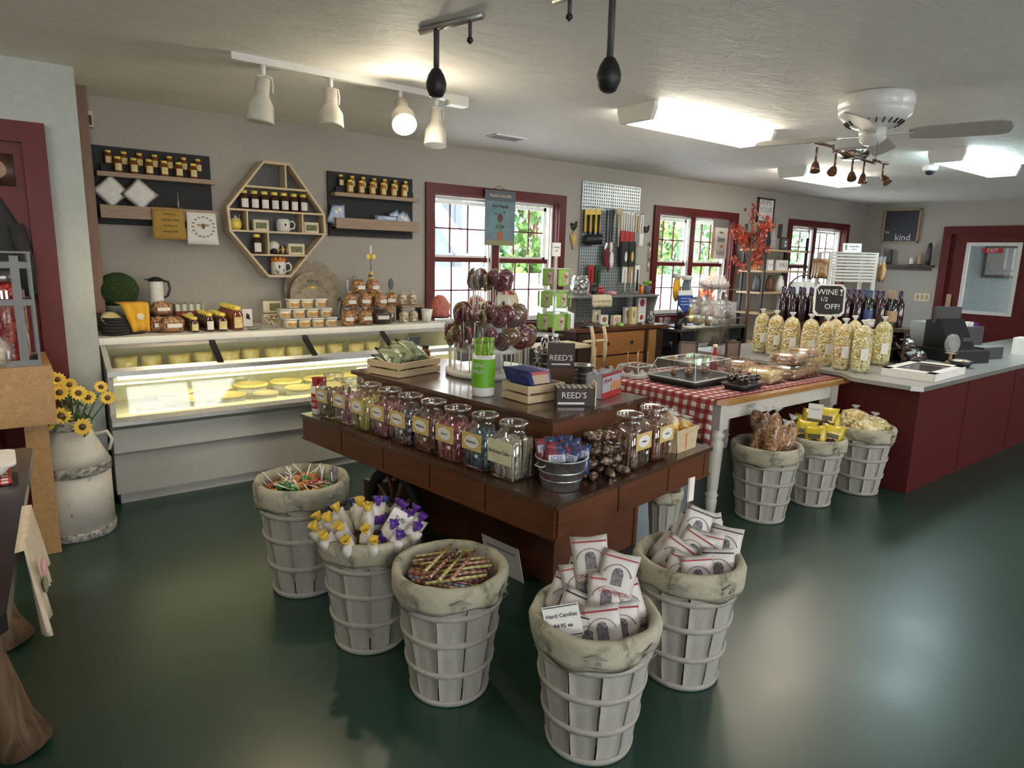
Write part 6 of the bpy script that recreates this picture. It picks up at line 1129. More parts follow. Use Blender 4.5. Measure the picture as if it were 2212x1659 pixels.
# ================================================================== along the back wall
# dresser under the pegboard
t = thing('dresser', 'orange pine two-drawer dresser in a dark frame under the metal pegboard', 'dresser', (4.60, 4.9, 0)); W = 1.36
MB().bb(0, W, .012, .52, .06, .855).build('carcass', 'dark_wood', t); MB().bb(-.02, W+.02, -.02, .53, .855, .89).build('top', 'walnut', t)
for k in range(3):
    d_ = MB().bb(.24, 1.02, -.008, .012, .60-.255*k, .835-.255*k).build('drawer', 'dresser', t)
    for x in (.45, .82): MB().lathe([(.012, 0), (.02, .012), (.012, .024), (0, .026)], 10, M=Matrix.Translation((x, -.008, .72-.255*k)) @ Matrix.Rotation(PI/2, 4, 'X')).build('knob', 'black', d_)
MB().bb(1.10, 1.22, -.008, .012, .09, .835).build('side_panel', 'table_oak', t); MB().bb(.03, .19, -.004, .012, .09, .835).build('side_panel', 'dark_wood', t)
for x in (.02, W-.06): MB().bb(x, x+.04, .02, .06, 0, .06).build('foot', 'dark_wood', t)
# bench under the first window with plates and jars
t = thing('window_bench', 'dark wooden bench table under the first window', 'table', (3.10, 4.98, 0)); MB().bb(0, 1.42, 0, .42, .80, .83).build('top', 'dark_wood', t)
for x in (.02, 1.36):
    for y in (.02, .36): MB().bb(x, x+.04, y, y+.04, 0, .8).build('leg', 'dark_wood', t)
def plate(px, py, y, r, label, base):
    c = ony(px, py, y); t = thing('round_plate', label, 'plate', (c.x, y, .832), (PI/2-.1, 0, 0)); h = c.z-.832
    MB().lathe([(0, .003), (r*.9, .003), (r, .012), (r, .004), (r*.9, -.006), (0, -.006)], 32, (0, h, 0)).build('dish', base, t); MB().lathe([(r*.98, .012), (r*1.02, .010), (r*1.02, .0), (r*.98, .0)], 32, (0, h, 0)).build('rim', 'dark_grey', t)
    m = MB(); m.prism([(r*.86*math.cos(a), h+r*.86*math.sin(a)) for a in [PI*(.2+.6*k/10) for k in range(11)]], .004, .006, 'z'); m.build('red_band', 'red', t)
    MB().lathe([(0, .006), (r*.36, .006), (r*.36, .005)], 20, (0, h-.01, 0)).build('badge', 'paper', t); m = MB()
    for k in range(7): m.ball((r*.62*math.cos(PI*(1.1+.13*k)), h+r*.62*math.sin(PI*(1.1+.13*k)), .005), (r*.06, r*.06, .002), 6, 4)
    m.build('animal_print', 'ink', t); MB().bb(-r*.3, r*.3, h*.0, .02, -.03, .02).build('stand', 'dark_wood', t)
plate(1100, 652, 5.22, .135, 'large round cream and red plate standing in the first window', 'cream'); plate(1032, 665, 5.15, .115, 'red-rimmed round plate half hidden behind the lollipops', 'cream')
t = thing('foil_package', 'crumpled clear plastic package at the corner of the first window', 'package', (ony(985, 680, 5.1).x, 5.1, .832), .2); MB().pillow(.26, .17, .12, 9, random.Random(2), wr=.6).build('wrap', 'cello_dense', t); MB().pillow(.20, .12, .06, 6, random.Random(3)).build('contents', 'label_white', t)
JM = jar_parts(.032, .10, plain('jam', (.02, .008, .014), .1, coat=1), 'black', 'white_gloss')
# pine stand with a rotating packet rack
sx = 4.02; t = thing('pine_stand', 'pale pine slatted stand with two curved uprights', 'stand', (3.74, 4.36, 0), 0)
for k in range(5): MB().bb(0, .62, .02+k*.08, .08+k*.08, .79, .808).build('slat', 'pine', t)
for x in (.0, .58):
    for y in (.0, .40): MB().bb(x, x+.04, y, y+.03, 0, .79).build('leg', 'pine_z', t)
for x in (.56, .72): MB().tube([(x, 0, .60), (x+.015, .0, .75), (x+.01, 0, .88), (x-.02, 0, .985)], [.016, .018, .018, .014], 8).build('upright', 'pine_z', t); MB().cyl((x-.11, 0, .85), (x+.03, 0, .85), .014, None, 8).build('arm', 'pine', t)
for k in range(4): spawn(JM, 'jam_jar', 'dark jam jar with a white lid on the pine stand', 'jar', (3.80+.06*k, 4.44+.07*(k % 2), .809), 0, 'jam jars on the pine stand', 1.1)
rp = Vector((4.03, 4.60, .809)); t = thing('spinner_rack', 'clear revolving rack of green garden packets on the pine stand', 'rack', rp)
MB().cyl((0, 0, 0), (0, 0, .80), .012, None, 10).build('pole', 'plastic_cup', t); MB().lathe([(.12, 0), (.12, .012), (0, .014)], 20).build('base', 'acrylic', t)
tz = [zat(1195, y, rp)-rp.z for y in (675, 627, 580)]
for z in tz: MB().tube([(.13*math.cos(a*PI/6), .13*math.sin(a*PI/6), z) for a in range(12)], .004, 5, closed=True).build('ring', 'plastic_cup', t)
hc = MB().bb(-.05, .05, -.002, .002, .80, .92).build('header_card', 'paper', t); text('Garden', .022, 'purple', hc, (0, -.004, .88)); text('pins', .02, 'purple', hc, (0, -.004, .85))
GK = [('card', MB().bb(-.05, .05, -.003, .003, -.145, 0).mesh('gpack', plain('gpk', (.22, .40, .06), .5, var=.3, scale=15)), [('picture', MB().bb(-.005, .046, -.006, -.003, -.13, -.02).mesh('gpic', plain('gpic', (.50, .42, .34), .6, var=.4, scale=25)))]), ('mushroom', MB().ball((.02, -.007, -.06), (.018, .004, .012), 8, 5).mesh('gmush', 'terracotta'))]
for zi, z in enumerate(tz):
    for k in range(6):
        a = 2*PI*k/6-.9+.1*zi; spawn(GK, 'garden_packet', 'green carded garden packet hanging on the %s ring of the revolving rack' % ('lowest', 'middle', 'topmost')[zi], 'packet', rp+Vector((.145*math.cos(a), .145*math.sin(a), z-.006)), (0, 0, a+PI/2), 'garden packets, %s ring' % ('low', 'mid', 'top')[zi])
# metal pegboard and its goods
t = thing('pegboard', 'galvanised metal pegboard panel screwed to the wall between windows', 'pegboard', (5.10, WY, .93)); W, Hh_ = .92, 1.485
MB().bb(0, W/2-.002, -.02, -.004, 0, Hh_).build('panel', plain('peg_metal', (.40, .44, .46), .35, .7), t); MB().bb(W/2+.002, W, -.02, -.004, 0, Hh_).build('panel', 'peg_metal', t)
m = MB()
for i in range(26):
    for j in range(42): m.bb(.02+i*.0345, .034+i*.0345, -.0215, -.019, .02+j*.035, .040+j*.035)
o = m.build('holes', plain('peg_hole', (.10, .11, .12), .6), t); o['kind'] = 'stuff'
PY = WY-.03
def pegp(px, py): return ony(px, py, PY)
def hang(name, label, cat, px, py, parts, rot=0, group=None):
    p = pegp(px, py); t = thing(name, label, cat, (p.x, PY-.02, p.z), (0, rot, 0), group)
    MB().tube([(0, .02, .005), (0, -.03, .005), (0, -.035, .018)], .003, 5).build('hook', 'alu', t)
    for nm, mb_, mt in parts: mb_.build(nm, mt, t)
for k in range(3): hang('scrub_brush', 'black scrub brush on a yellow card hanging on the pegboard', 'brush', 1266+11*k, 448, [('card', MB().bb(-.04, .04, -.012-.004*k, -.008, -.26, -.02), 'yellow'), ('brush_head', MB().rbox(.10, .05, .11, .03, c=(0, -.04, -.40)), 'black'), ('handle', MB().cyl((0, -.03, -.30), (0, -.03, -.08), .012, .016, 8), 'black')], 0, 'scrub brushes')
for k in range(3): hang('kitchen_tool', 'dark grey kitchen tool hanging on the pegboard', 'utensil', 1305+7*k, 452, [('handle', MB().cyl((0, -.03, -.36), (0, -.03, -.01), .010, .014, 8), 'dark_grey'), ('head', MB().ball((0, -.03, -.42), (.03, .008, .06), 10, 6), ('alu', 'dark_grey', 'ceramic')[k])], .03*(k-1), 'grey kitchen tools')
for k in range(3): hang('wooden_spoon', 'pale wooden spoon hanging bowl-up on the pegboard', 'spoon', 1328+4*k, 455, [('handle', MB().cyl((0, -.03, -.40), (0, -.03, -.03), .008, .007, 8), 'pine'), ('bowl', MB().ball((0, -.03, -.01), (.028, .01, .035), 10, 6), 'pine')], -.09+.09*k, 'wooden spoons')
for k in range(5): hang('spatula', ('white-handled red spatula hanging in the pegboard row', 'cream packaged spatula hanging in the pegboard row')[k > 2], 'spatula', 1343+10*k, 455+2*k, [('card', MB().bb(-.03, .03, -.016, -.012, -.22, -.01), ('paper', 'label_white', 'paper', 'cream', 'label_white')[k]), ('head', MB().bb(-.034, .034, -.02, -.014, -.36, -.22), ('red', 'red', 'red', 'grey', 'paper')[k]), ('handle', MB().cyl((0, -.024, -.22), (0, -.024, -.03), .008, None, 6), ('paper', 'paper', 'paper', 'tan', 'paper')[k])], 0, 'red spatulas' if k < 3 else 'packaged spatulas')
hang('mitten', 'dark red and white mitten pair hanging low on the pegboard', 'mitten', 1305, 530, [('mitt', MB().ball((0, -.03, -.12), (.05, .015, .12), 10, 8).ball((.03, -.03, -.23), (.03, .012, .06), 8, 6), plain('mitt_red', (.14, .015, .025), .8)), ('lining', MB().ball((.075, -.034, -.16), (.035, .012, .09), 10, 8), 'paper')])
for k in range(2): hang('boxed_gadget', ('boxed kitchen gadget with a yellow picture on the pegboard', 'black boxed kitchen gadget on the pegboard')[k], 'box', 1357-14*k, 522, [('box', MB().bb(-.06, .06, -.05, -.0, -.28, 0), 'black'), ('picture', MB().ball((.01, -.05, -.17), (.022, .004, .06), 8, 6), ('yellow', 'paper')[k])])
for k in range(5): hang('packaged_tool', ('red silicone tool card in the low pegboard row', 'green silicone tool card in the low pegboard row', 'clear packaged basting set in the low pegboard row', 'clear packaged basting set in the low pegboard row', 'clear packaged basting set in the low pegboard row')[k], 'package', (1272, 1287, 1345, 1358, 1372)[k], 573, [('card', MB().bb(-.04, .04, -.022, -.012, -.20, 0), ('red', plain('dkgreen', (.02, .06, .02), .5), 'label_white', 'tan', 'label_white')[k]), ('tool', MB().cyl((0, -.03, -.30), (0, -.03, -.05), .012, .008, 8), ('red', 'dkgreen', 'ceramic', 'ceramic', 'ink')[k])], 0, None if k < 2 else 'basting sets')
# shelf above the dresser
t = thing('board_shelf', 'grey board shelf with white end panels standing on the dresser', 'shelf', (4.64, 5.0, .891)); W = 1.32; hs = .325
MB().bb(0, W, 0, .38, hs-.02, hs).build('shelf_board', 'grey_wood', t); MB().prism([(.0, 0), (.34, 0), (.38, .1), (.38, hs-.02), (.12, hs-.02), (.10, .17), (.0, .15)], 0, .018, 'x').build('end_panel', 'white', t); MB().prism([(.1, 0), (.38, 0), (.38, hs-.02), (.02, hs-.02)], W-.02, W, 'x').build('end_panel', 'grey', t)
SZ = .891+hs+.001
def onshelf(px, y): return Vector((ony(px, 630, y).x, y, SZ))
p = onshelf(1252, 5.14); t = thing('candy_jar', 'big clear tilted jar of grey wrapped candies above the dresser', 'jar', p); MB().shell([(.07, 0), (.10, .02), (.11, .10), (.09, .19), (.08, .20)], 20).build('jar_glass', 'glass', t); MB().lathe([(.08, .19), (.084, .195), (.08, .205)], 20).build('rim', 'glass', t)
GC = [('wrapper', MB().ball((0, 0, 0), (.026, .02, .016), 7, 5, wob=lambda a, b: 1+.2*math.sin(4*a)).mesh('greywrap', chips('gw', [(.30, .28, .27), (.55, .52, .45), (.14, .12, .13)], 35, .2, 1)))]
for k in range(38): a = k*2.4; r = .078*math.sqrt((k % 10+.5)/10); spawn(GC, 'wrapped_candy', 'grey foil-wrapped candy inside the big jar above the dresser', 'candy', p+Vector((r*math.cos(a), r*math.sin(a), .03+.048*(k//10))), (k, k*.7, 0), 'candies in the big jar')
for px, w, h, mt, l in ((1283, .05, .09, 'black', 'small black tin on the grey shelf'), (1298, .06, .07, 'red', 'small red tin on the grey shelf'), (1322, .09, .03, 'pink', 'low pink box on the grey shelf'), (1385, .05, .09, 'orange', 'small orange candle box on the grey shelf')):
    t = thing('tin_box', l, 'box', onshelf(px, 5.12)); MB().rbox(w, w*.8, h, .01).build('body', mt, t); MB().rbox(w*1.04, w*.84, h*.2, .01, c=(0, 0, h)).build('lid', mt if mt != 'orange' else 'tan', t)
t = thing('kitchen_cloth', 'cream kitchen cloth draped over the front of the grey shelf', 'cloth', onshelf(1300, 5.0)+Vector((0, 0, 0))); m = MB(); v = []
for j in range(7):
    for i in range(9): u = i/8; v.append((-.14+.28*u, (.12-.04*j if j < 4 else -.012)-.012*math.sin(u*20)*(j > 3), .006 if j < 4 else -.035*(j-3)-.02*abs(math.sin(u*9))))
m.add(v, [(j*9+i, (j+1)*9+i, (j+1)*9+i+1, j*9+i+1) for j in range(6) for i in range(8)], None, True); o = m.build('cloth', 'cream', t); o.modifiers.new('s', 'SOLIDIFY').thickness = .006; MB().bb(-.13, .13, -.022, -.018, -.06, -.052).build('hem', 'tan', t)
t = thing('herb_pot', 'small grey pot of bright green leaves on the grey shelf', 'plant', onshelf(1397, 5.15)); MB().lathe([(.04, 0), (.05, .09), (.042, .09), (0, .08)], 14).build('pot', 'slate', t); m = MB()
for k in range(14): a = k*2.4; m.ball((.035*math.cos(a), .035*math.sin(a), .11+.012*(k % 3)), (.026, .014, .012), 6, 4)
m.build('leaves', plain('lime_leaf', (.25, .45, .05), .5), t)
DZ = .891
def ondres(px, y): return Vector((ony(px, 690, y).x, y, DZ))
for k, (px, y, w, h, mt, l) in enumerate(((1288, 5.10, .09, .17, 'cream', 'cream card box standing at the back of the dresser top'), (1303, 5.02, .10, .12, 'label_white', 'pale picture card box on the dresser top'), (1330, 5.03, .13, .11, 'cream', 'open cream booklet box on the dresser top'), (1352, 5.12, .07, .18, 'label_white', 'tall pale packet on the dresser top'), (1366, 5.05, .09, .19, 'label_cream', 'yellow gift pouch on the dresser top'), (1383, 5.16, .12, .28, 'paper', 'upper white box with a red pomegranate picture'), (1382, 5.05, .11, .12, 'paper', 'lower white box with a red pomegranate picture'))):
    t = thing('card_box', l, 'box', ondres(px, y), .1*(-1)**k); MB().bb(-w/2, w/2, -.02, .02, 0, h).build('box', mt, t); MB().ball((0, -.021, h*.6 if h < .25 else h*.8), (w*.3, .003, min(h*.25, .045)), 10, 5).build('picture', ('tan', 'terracotta', 'pink', 'tan', 'tan', 'ink_red', 'ink_red')[k], t)
SZ_ = [('candy', MB().ball((0, 0, .012), (.022, .018, .012), 7, 5).mesh('tray_choc', 'brownwrap'))]; tp_ = ondres(1275, 4.98)
t = thing('wire_tray', 'dark wire tray of wrapped sweets on the dresser', 'tray', tp_); MB().rbox(.22, .14, .03, .03, taper=.8).build('tray', 'grey_metal', t); MB().tube([(-.11, -.07, .03), (.11, -.07, .03), (.11, .07, .03), (-.11, .07, .03)], .004, 5, closed=True).build('rim', 'dark_grey', t)
for k in range(14): spawn(SZ_, 'wrapped_candy', 'brown wrapped sweet heaped in the wire tray', 'candy', tp_+Vector((-.08+.04*(k % 5), -.04+.04*((k//5) % 3), .031+.02*(k//10))), (0, .3*(k % 3), k), 'sweets in the wire tray')
for k, (px, mt, l) in enumerate(((1308, 'lime_leaf', 'flat lime green pouch lying on the dresser edge'), (1340, 'lime_leaf', 'rounded lime green pouch on the dresser edge'), (1385, 'slate', 'flat grey pad on the dresser edge'))): t = thing('pouch', l, 'pouch', ondres(px, 4.94)); MB().ball((0, 0, .016), (.055, .035, .016+.012*(k == 1)), 12, 6).build('body', mt, t); MB().bb(-.02, .02, -.036, -.03, .01, .02).build('tag', 'paper', t)
t = thing('pen_cup', 'black and white checked cup on the dresser', 'cup', ondres(1406, 5.0)); MB().lathe([(.04, 0), (.042, .09), (.036, .09), (0, .01)], 16).build('cup', chips('bwcheck', [(.05, .05, .05), (.6, .58, .55)], 60, .5, 0), t)
for k in range(3): MB().cyl((.01*k-.01, 0, .02), (.02*k-.02, 0, .14), .004, None, 5).build('pen', 'paper', t)
# ornaments on the wall
for px, py, l in ((1237, 490, 'small black squirrel hook between the first window and the pegboard'), (1394, 497, 'small black squirrel hook beside the second window')):
    p = ony(px, py, WY); t = thing('wall_hook', l, 'hook', (p.x, WY-.012, p.z)); MB().ball((0, 0, 0), (.03, .012, .035), 10, 7).ball((-.025, 0, .025), (.018, .01, .016), 8, 6).build('body', 'black', t); MB().tube([(.02, 0, -.02), (.045, 0, .01), (.035, 0, .04), (.05, 0, .05)], .011, 6).build('tail', 'black', t)
p = ony(1237, 515, WY); t = thing('wall_ornament', 'small diamond-shaped golden wood ornament hung on the wall', 'ornament', (p.x, WY-.002, p.z)); MB().prism([(0, -.12), (.055, -.01), (.02, .10), (-.05, .02)], -.02, 0, 'y').build('plaque', 'oak', t); MB().prism([(0, -.07), (.025, -.01), (.01, .05), (-.02, .01)], -.024, -.02, 'y').build('inlay', 'yellow', t)
p = ony(1400, 550, WY); t = thing('dried_garland', 'thin dried garland hanging beside the second window', 'garland', (p.x, WY-.02, p.z)); MB().cyl((0, 0, -.2), (0, 0, .18), .003, None, 5).build('cord', 'tan', t)
for k in range(6): MB().ball((.008*(-1)**k, 0, -.18+.06*k), (.012, .01, .025), 7, 5).build('pod', ('tan', 'paper', 'brown')[k % 3], t)
def wallsign(x0, x1, z0, z1, lines, label, frame_m, face_m, ink, y=WY, size=.1):
    t = thing('wall_sign', label, 'sign', ((x0+x1)/2, y-.002, z0)); w, h = x1-x0, z1-z0
    for a in ((-w/2, -w/2+.02, 0, h), (w/2-.02, w/2, 0, h), (-w/2, w/2, 0, .02), (-w/2, w/2, h-.02, h)): MB().bb(a[0], a[1], -.03, 0, a[2], a[3]).build('frame_strip', frame_m, t)
    MB().bb(-w/2+.015, w/2-.015, -.018, -.002, .015, h-.015).build('board', face_m, t)
    for k, s in enumerate(lines): text(s, size, ink, t, (0, -.02, h*(1-(k+.6)/(len(lines)+.2))))
    return t
wallsign(8.40, 8.80, 2.15, 2.48, ['WIPE', 'YOUR', 'PAWS'], 'framed white sign reading WIPE YOUR PAWS above the metal shelf', 'dark_wood', 'paper', 'grey', size=.11)
# garden flags in the windows
def flag(px0, px1, w, h, face_m, label):
    p = ony(*px0, WY-.06); t = thing('garden_flag', label, 'flag', (p.x+w/2, WY-.06, p.z-h)); MB().cyl((-w/2-.01, 0, h), (w/2+.01, 0, h), .007, None, 8).build('rod', 'dark_wood', t); MB().bb(-w/2, w/2, -.004, .0, 0, h).build('cloth', face_m, t); MB().tube([(-.1, 0, h), (0, .03, h+.05), (.1, 0, h)], .003, 5).build('hanger', 'brown', t); return t
t = flag((1048, 409), 0, .365, .52, plain('flag_blue', (.16, .24, .28), .8, var=.2, scale=8), 'blue garden flag with a potted sunflower hanging in the first window')
MB().bb(-.183, .183, -.007, -.003, .42, .52).build('header', 'slate', t); text('FLAGS GALORE', .038, 'cream', t, (0, -.009, .47)); text('Bee Happy', .045, 'ink', t, (0, -.008, .375)); MB().bb(-.18, .18, -.006, -.003, 0, .05).build('grass_print', 'sage', t)
MB().prism([(-.03, .05), (.03, .05), (.038, .13), (-.038, .13)], -.008, -.003, 'y').build('pot_print', 'terracotta', t); MB().bb(-.003, .003, -.007, -.003, .13, .24).build('stem_print', 'leaf', t); MB().ball((0, -.004, .265), (.034, .004, .042), 12, 6).build('flower_print', 'brown', t)
for s in (-1, 1): MB().ball((s*.03, -.004, .18), (.022, .003, .014), 8, 5).build('leaf_print', 'leaf', t); MB().ball((.05*s+.0, -.004, .31+.01*s), (.012, .003, .008), 6, 4).build('bee_print', 'ink', t)
t = flag((1541, 473), 0, .33, .50, 'paper', 'white garden flag reading bee kind hanging in the second window')
MB().bb(-.166, .166, -.007, -.003, .40, .50).build('header', 'grey_wood', t); MB().bb(-.166, -.11, -.006, -.003, 0, .40).build('side_band', 'tan', t); text('be a', .05, 'ink', t, (.03, -.008, .34)); text('bee', .11, 'ink', t, (.03, -.008, .25)); text('kind', .10, 'grey', t, (.03, -.008, .08)); MB().ball((.05, -.006, .16), (.03, .004, .02), 8, 5).build('hive_print', 'orange', t)
# black table under the second window
t = thing('black_table', 'black table with a lower shelf under the second window', 'table', (6.05, 4.78, 0)); MB().bb(0, 1.35, 0, .60, .80, .83).build('top', wood('black_top', (.05, .042, .035), (.09, .075, .06), (1, 9, 9), .3), t); MB().bb(.04, 1.31, .04, .56, .52, .54).build('lower_shelf', 'black', t); MB().bb(.03, 1.32, .02, .04, .66, .80).build('apron', 'black', t)
for x in (.02, 1.27):
    for y in (.02, .52): MB().bb(x, x+.06, y, y+.06, 0, .80).build('leg', 'black', t)
BZ = .831
def onblk(px, y): return Vector((ony(px, 690, y).x, y, BZ))
p = onblk(1462, 5.0); t = thing('mitt_rack', 'black wire rack on the table with arms for oven mitts', 'rack', p); MB().cyl((0, 0, 0), (0, 0, .62), .008, None, 8).build('pole', 'black', t); MB().lathe([(.09, 0), (.09, .01), (0, .012)], 18).build('base', 'black', t)
for k in range(4): a = k*PI/2+.4; MB().tube([(0, 0, .58), (.07*math.cos(a), .07*math.sin(a), .585), (.08*math.cos(a), .08*math.sin(a), .57)], .004, 5).build('arm', 'black', t)
MT = MB().ball((0, 0, -.15), (.075, .02, .15), 12, 8).ball((.06, 0, -.17), (.03, .016, .06), 8, 6)
MT = MT.mesh('mitt', 'paper')
for u, v, z, mt, l in ((-.12, -.06, .60, 'towel_yellow', 'mustard oven mitt with a white cuff on the wire rack'), (.0, -.09, .58, 'slate', 'dark grey oven mitt hanging on the wire rack'), (.09, -.05, .58, 'grey', 'steel grey oven mitt hanging on the wire rack')):
    t = thing('oven_mitt', l, 'oven mitt', p+Vector((u, v, z)), .1); obj('mitt', MT, t, mat=mt); MB().lathe([(.045, -.03), (.05, .0), (.05, .02), (.045, .02)], 12).build('cuff', 'paper', t)
t = thing('mitt_package', 'blue and white shield-shaped oven mitt card hung on the rack', 'package', p+Vector((-.05, -.13, .18))); MB().prism([(0, 0), (.14, .13), (.13, .24), (-.13, .24), (-.12, .10)], -.012, 0, 'y').build('card', plain('cardblue', (.03, .07, .30), .5), t); MB().prism([(.13, .20), (.13, .255), (-.13, .255), (-.13, .20)], -.014, 0, 'y').build('header', 'paper', t)
for k in range(3): MB().bb(-.08, .08, -.0135, -.012, .09+.035*k, .10+.035*k).build('text_line', 'lightblue', t)
t = thing('oven_mitt', 'small yellow mitt beside the blue mitt card', 'oven mitt', p+Vector((.14, -.12, .24)), (0, .3, 0)); obj('mitt', MT, t, mat='towel_yellow', scale=(.6, .6, .6)); MB().lathe([(.03, -.02), (.032, .0), (.03, .012)], 12).build('cuff', 'paper', t)
t = thing('hand_model', 'black glove-shaped hand standing on the black table', 'figure', onblk(1466, 4.86)); MB().lathe([(.045, 0), (.04, .05), (.045, .11), (0, .12)], 12).build('palm', 'black', t)
for k in range(4): MB().tube([(-.033+.022*k, 0, .10), (-.036+.024*k, -.004, .16+.012*(k in (1, 2))), (-.038+.026*k, -.012, .19+.012*(k in (1, 2)))], .010, 7).build('finger', 'black', t)
MB().tube([(.04, 0, .05), (.062, -.005, .09), (.065, -.01, .12)], .011, 7).build('thumb', 'black', t)
for k in range(2): t = thing('glass_tumbler', 'pink-tinted glass tumbler beside the black hand', 'glass', onblk(1430+12*k, 4.92), 0, 'pink tumblers'); MB().shell([(.0, .004), (.03, .004), (.036, .13)], 16).build('glass', 'glass', t); MB().lathe([(.028, .006), (.032, .05), (0, .05)], 14).build('drink', plain('pinkish_liq', (.35, .12, .14), .2), t)
t = thing('slat_sign', 'dark slatted sign board in front of the second window', 'sign', onblk(1497, 5.12))
for k in range(6): MB().bb(-.13, .13, -.006, .006, .02+.055*k, .065+.055*k).build('slat', ('dark_grey', 'grey_wood')[k % 2], t)
for x in (-.13, .11): MB().bb(x, x+.02, .006, .016, 0, .35).build('rail', 'dark_wood', t)
t = thing('wrapped_roll', 'white plastic-wrapped roll on the black table', 'package', onblk(1508, 5.0)); MB().ball((0, 0, .07), (.10, .07, .07), 12, 8, wob=lambda a, b: 1+.1*math.sin(5*a)).build('wrap', 'cello_dense', t); MB().cyl((-.06, 0, .06), (.06, 0, .06), .045, None, 14).build('roll', 'tan', t)
t = thing('paper_pad', 'cream paper pads spread on the edge of the black table', 'paper', onblk(1500, 4.86)); MB().bb(-.16, .22, -.06, .06, 0, .012).build('pad', 'cream', t); MB().bb(-.10, .1, -.05, .05, .012, .018).build('top_sheet', 'paper', t)
for k, (px, l) in enumerate(((1530, 'small tan jar on the black table'), (1545, 'small white jar on the black table'))): t = thing('small_jar', l, 'jar', onblk(px, 5.0)); MB().lathe([(.035, 0), (.04, .02), (.04, .06), (.03, .075), (0, .075)], 14).build('body', ('tan', 'ceramic')[k], t); MB().lathe([(.032, .075), (.032, .09), (0, .092)], 14).build('lid', 'dark_grey', t)
# lower shelf goods
p = Vector((ony(1458, 762, 4.9).x, 4.9, .541)); t = thing('sunflower_bunch', 'bunch of yellow sunflowers in paper on the black table shelf', 'flowers', p); MB().lathe([(.04, 0), (.05, .1), (.08, .13), (.04, .12)], 12).build('wrap', 'label_white', t)
for k in range(8):
    a = k*2.4; r = .03+.06*(k/8); c = Vector((r*math.cos(a), -.05+.3*r*math.sin(a)-.02, .15+.022*(k % 4))); f = MB(); M = Matrix.Translation(c) @ Matrix.Rotation(PI/2+.1, 4, 'X')
    f.prism([((.034 if j % 2 else .020)*math.cos(2*PI*j/20), (.034 if j % 2 else .020)*math.sin(2*PI*j/20)) for j in range(20)], 0, .006, 'z', M); h = f.build('flower', 'yellow', t); MB().ball((0, 0, .006), (.013, .013, .006), 8, 5, M).build('centre', 'brown', h)
t = thing('paper_bag', 'white paper bag lying on the black table shelf', 'bag', Vector((ony(1505, 770, 4.9).x, 4.9, .541)), (0, 0, .2)); MB().pillow(.30, .17, .14, 8, random.Random(8), wr=.4).build('bag', 'paper', t); MB().bb(-.15, -.13, -.02, .02, .05, .15).build('fold', 'white', t)
t = thing('wire_basket', 'black and white woven basket on the black table shelf', 'basket', Vector((ony(1545, 765, 4.95).x, 4.95, .541))); MB().shell([(.11, 0), (.13, .16)], 20).build('weave', 'bwcheck', t)
for z in (.0, .08, .16): MB().tube([((.11+.02*z/.16)*math.cos(a*PI/8), (.11+.02*z/.16)*math.sin(a*PI/8), z+.004) for a in range(16)], .006, 5, closed=True).build('hoop', 'black', t)
# red-leaf tree
p = Vector((7.62, 4.95, 0)); t = thing('autumn_tree', 'artificial tree with red autumn leaves standing in a pot by the second window', 'plant', p); MB().lathe([(.13, 0), (.17, .28), (.16, .28), (0, .25)], 18).build('pot', 'dark_grey', t); MB().tube([(0, 0, .2), (.02, 0, 1.0), (-.01, .01, 1.5), (-.04, .0, 1.95), (-.05, 0, 2.3)], [.025, .022, .018, .010, .004], 7).build('trunk', 'brown', t)
rd = random.Random(90); lm = MB()
tips = []
for k in range(16):
    z0 = rd.uniform(1.45, 1.95); a = rd.uniform(0, 6.3); L = rd.uniform(.18, .36); e = Vector((L*math.cos(a), L*.6*math.sin(a), z0+rd.uniform(.05, .3))); MB().tube([(-.02, 0, z0), (e.x*.5, e.y*.5, z0+.08), e], [.006, .005, .003], 5).build('branch', 'brown', t); tips += [(Vector((-.02, 0, z0)), e)]
tips.append((Vector((-.04, 0, 1.95)), Vector((-.05, 0, 2.3))))
for s0, e in tips:
    for q in range(34):
        c = s0.lerp(e, rd.uniform(.35, 1.05))+Vector((rd.gauss(0, .03), rd.gauss(0, .03), rd.gauss(0, .03))); M = Matrix.Translation(c) @ Euler((rd.uniform(0, 6), rd.uniform(0, 6), rd.uniform(0, 6))).to_matrix().to_4x4(); z = rd.uniform(.018, .034)
        lm.add([(-z, 0, 0), (-z*.2, -z*.7, .004), (z, 0, 0), (-z*.2, z*.7, .004)], [(0, 1, 2, 3)], M)
o = lm.build('leaves', plain('red_leaf', (.40, .055, .025), .6, var=.5, scale=15), t); o['kind'] = 'stuff'
# metal and wood shelf between second and third window
sx0, sx1 = 7.98, 9.02; t = thing('etagere', 'black metal frame shelf with pale wood boards between two windows', 'shelf', (sx0, 4.98, 0)); W = sx1-sx0
for x in (0, W-.03):
    for y in (0, .32): MB().bb(x, x+.03, y, y+.03, 0, 2.1 if x == 0 else 1.95).build('post', 'steel_dark', t)
shz = [.55, .95, 1.22, 1.50, 1.775]
for z in shz: MB().bb(-.06, W+.06, .0, .35, z-.025, z).build('board', 'oak', t)
def onet(px, k, y=5.12): return Vector((ony(px, 560, y).x, y, shz[k]+.001))
t = thing('birdhouse', 'small orange wooden birdhouse on the metal shelf', 'birdhouse', onet(1636, 3)); t.scale = (.85, .85, .85); MB().bb(-.10, .10, -.06, .06, 0, .16).build('body', plain('bh', (.42, .16, .06), .6), t); MB().prism([(-.12, .15), (.12, .15), (0, .27)], -.07, .07, 'y').build('roof', 'terracotta', t); MB().lathe([(0, 0), (.02, 0), (.02, .004), (0, .004)], 12, M=Matrix.Translation((0, -.060, .13)) @ Matrix.Rotation(PI/2, 4, 'X')).build('hole', 'black', t)
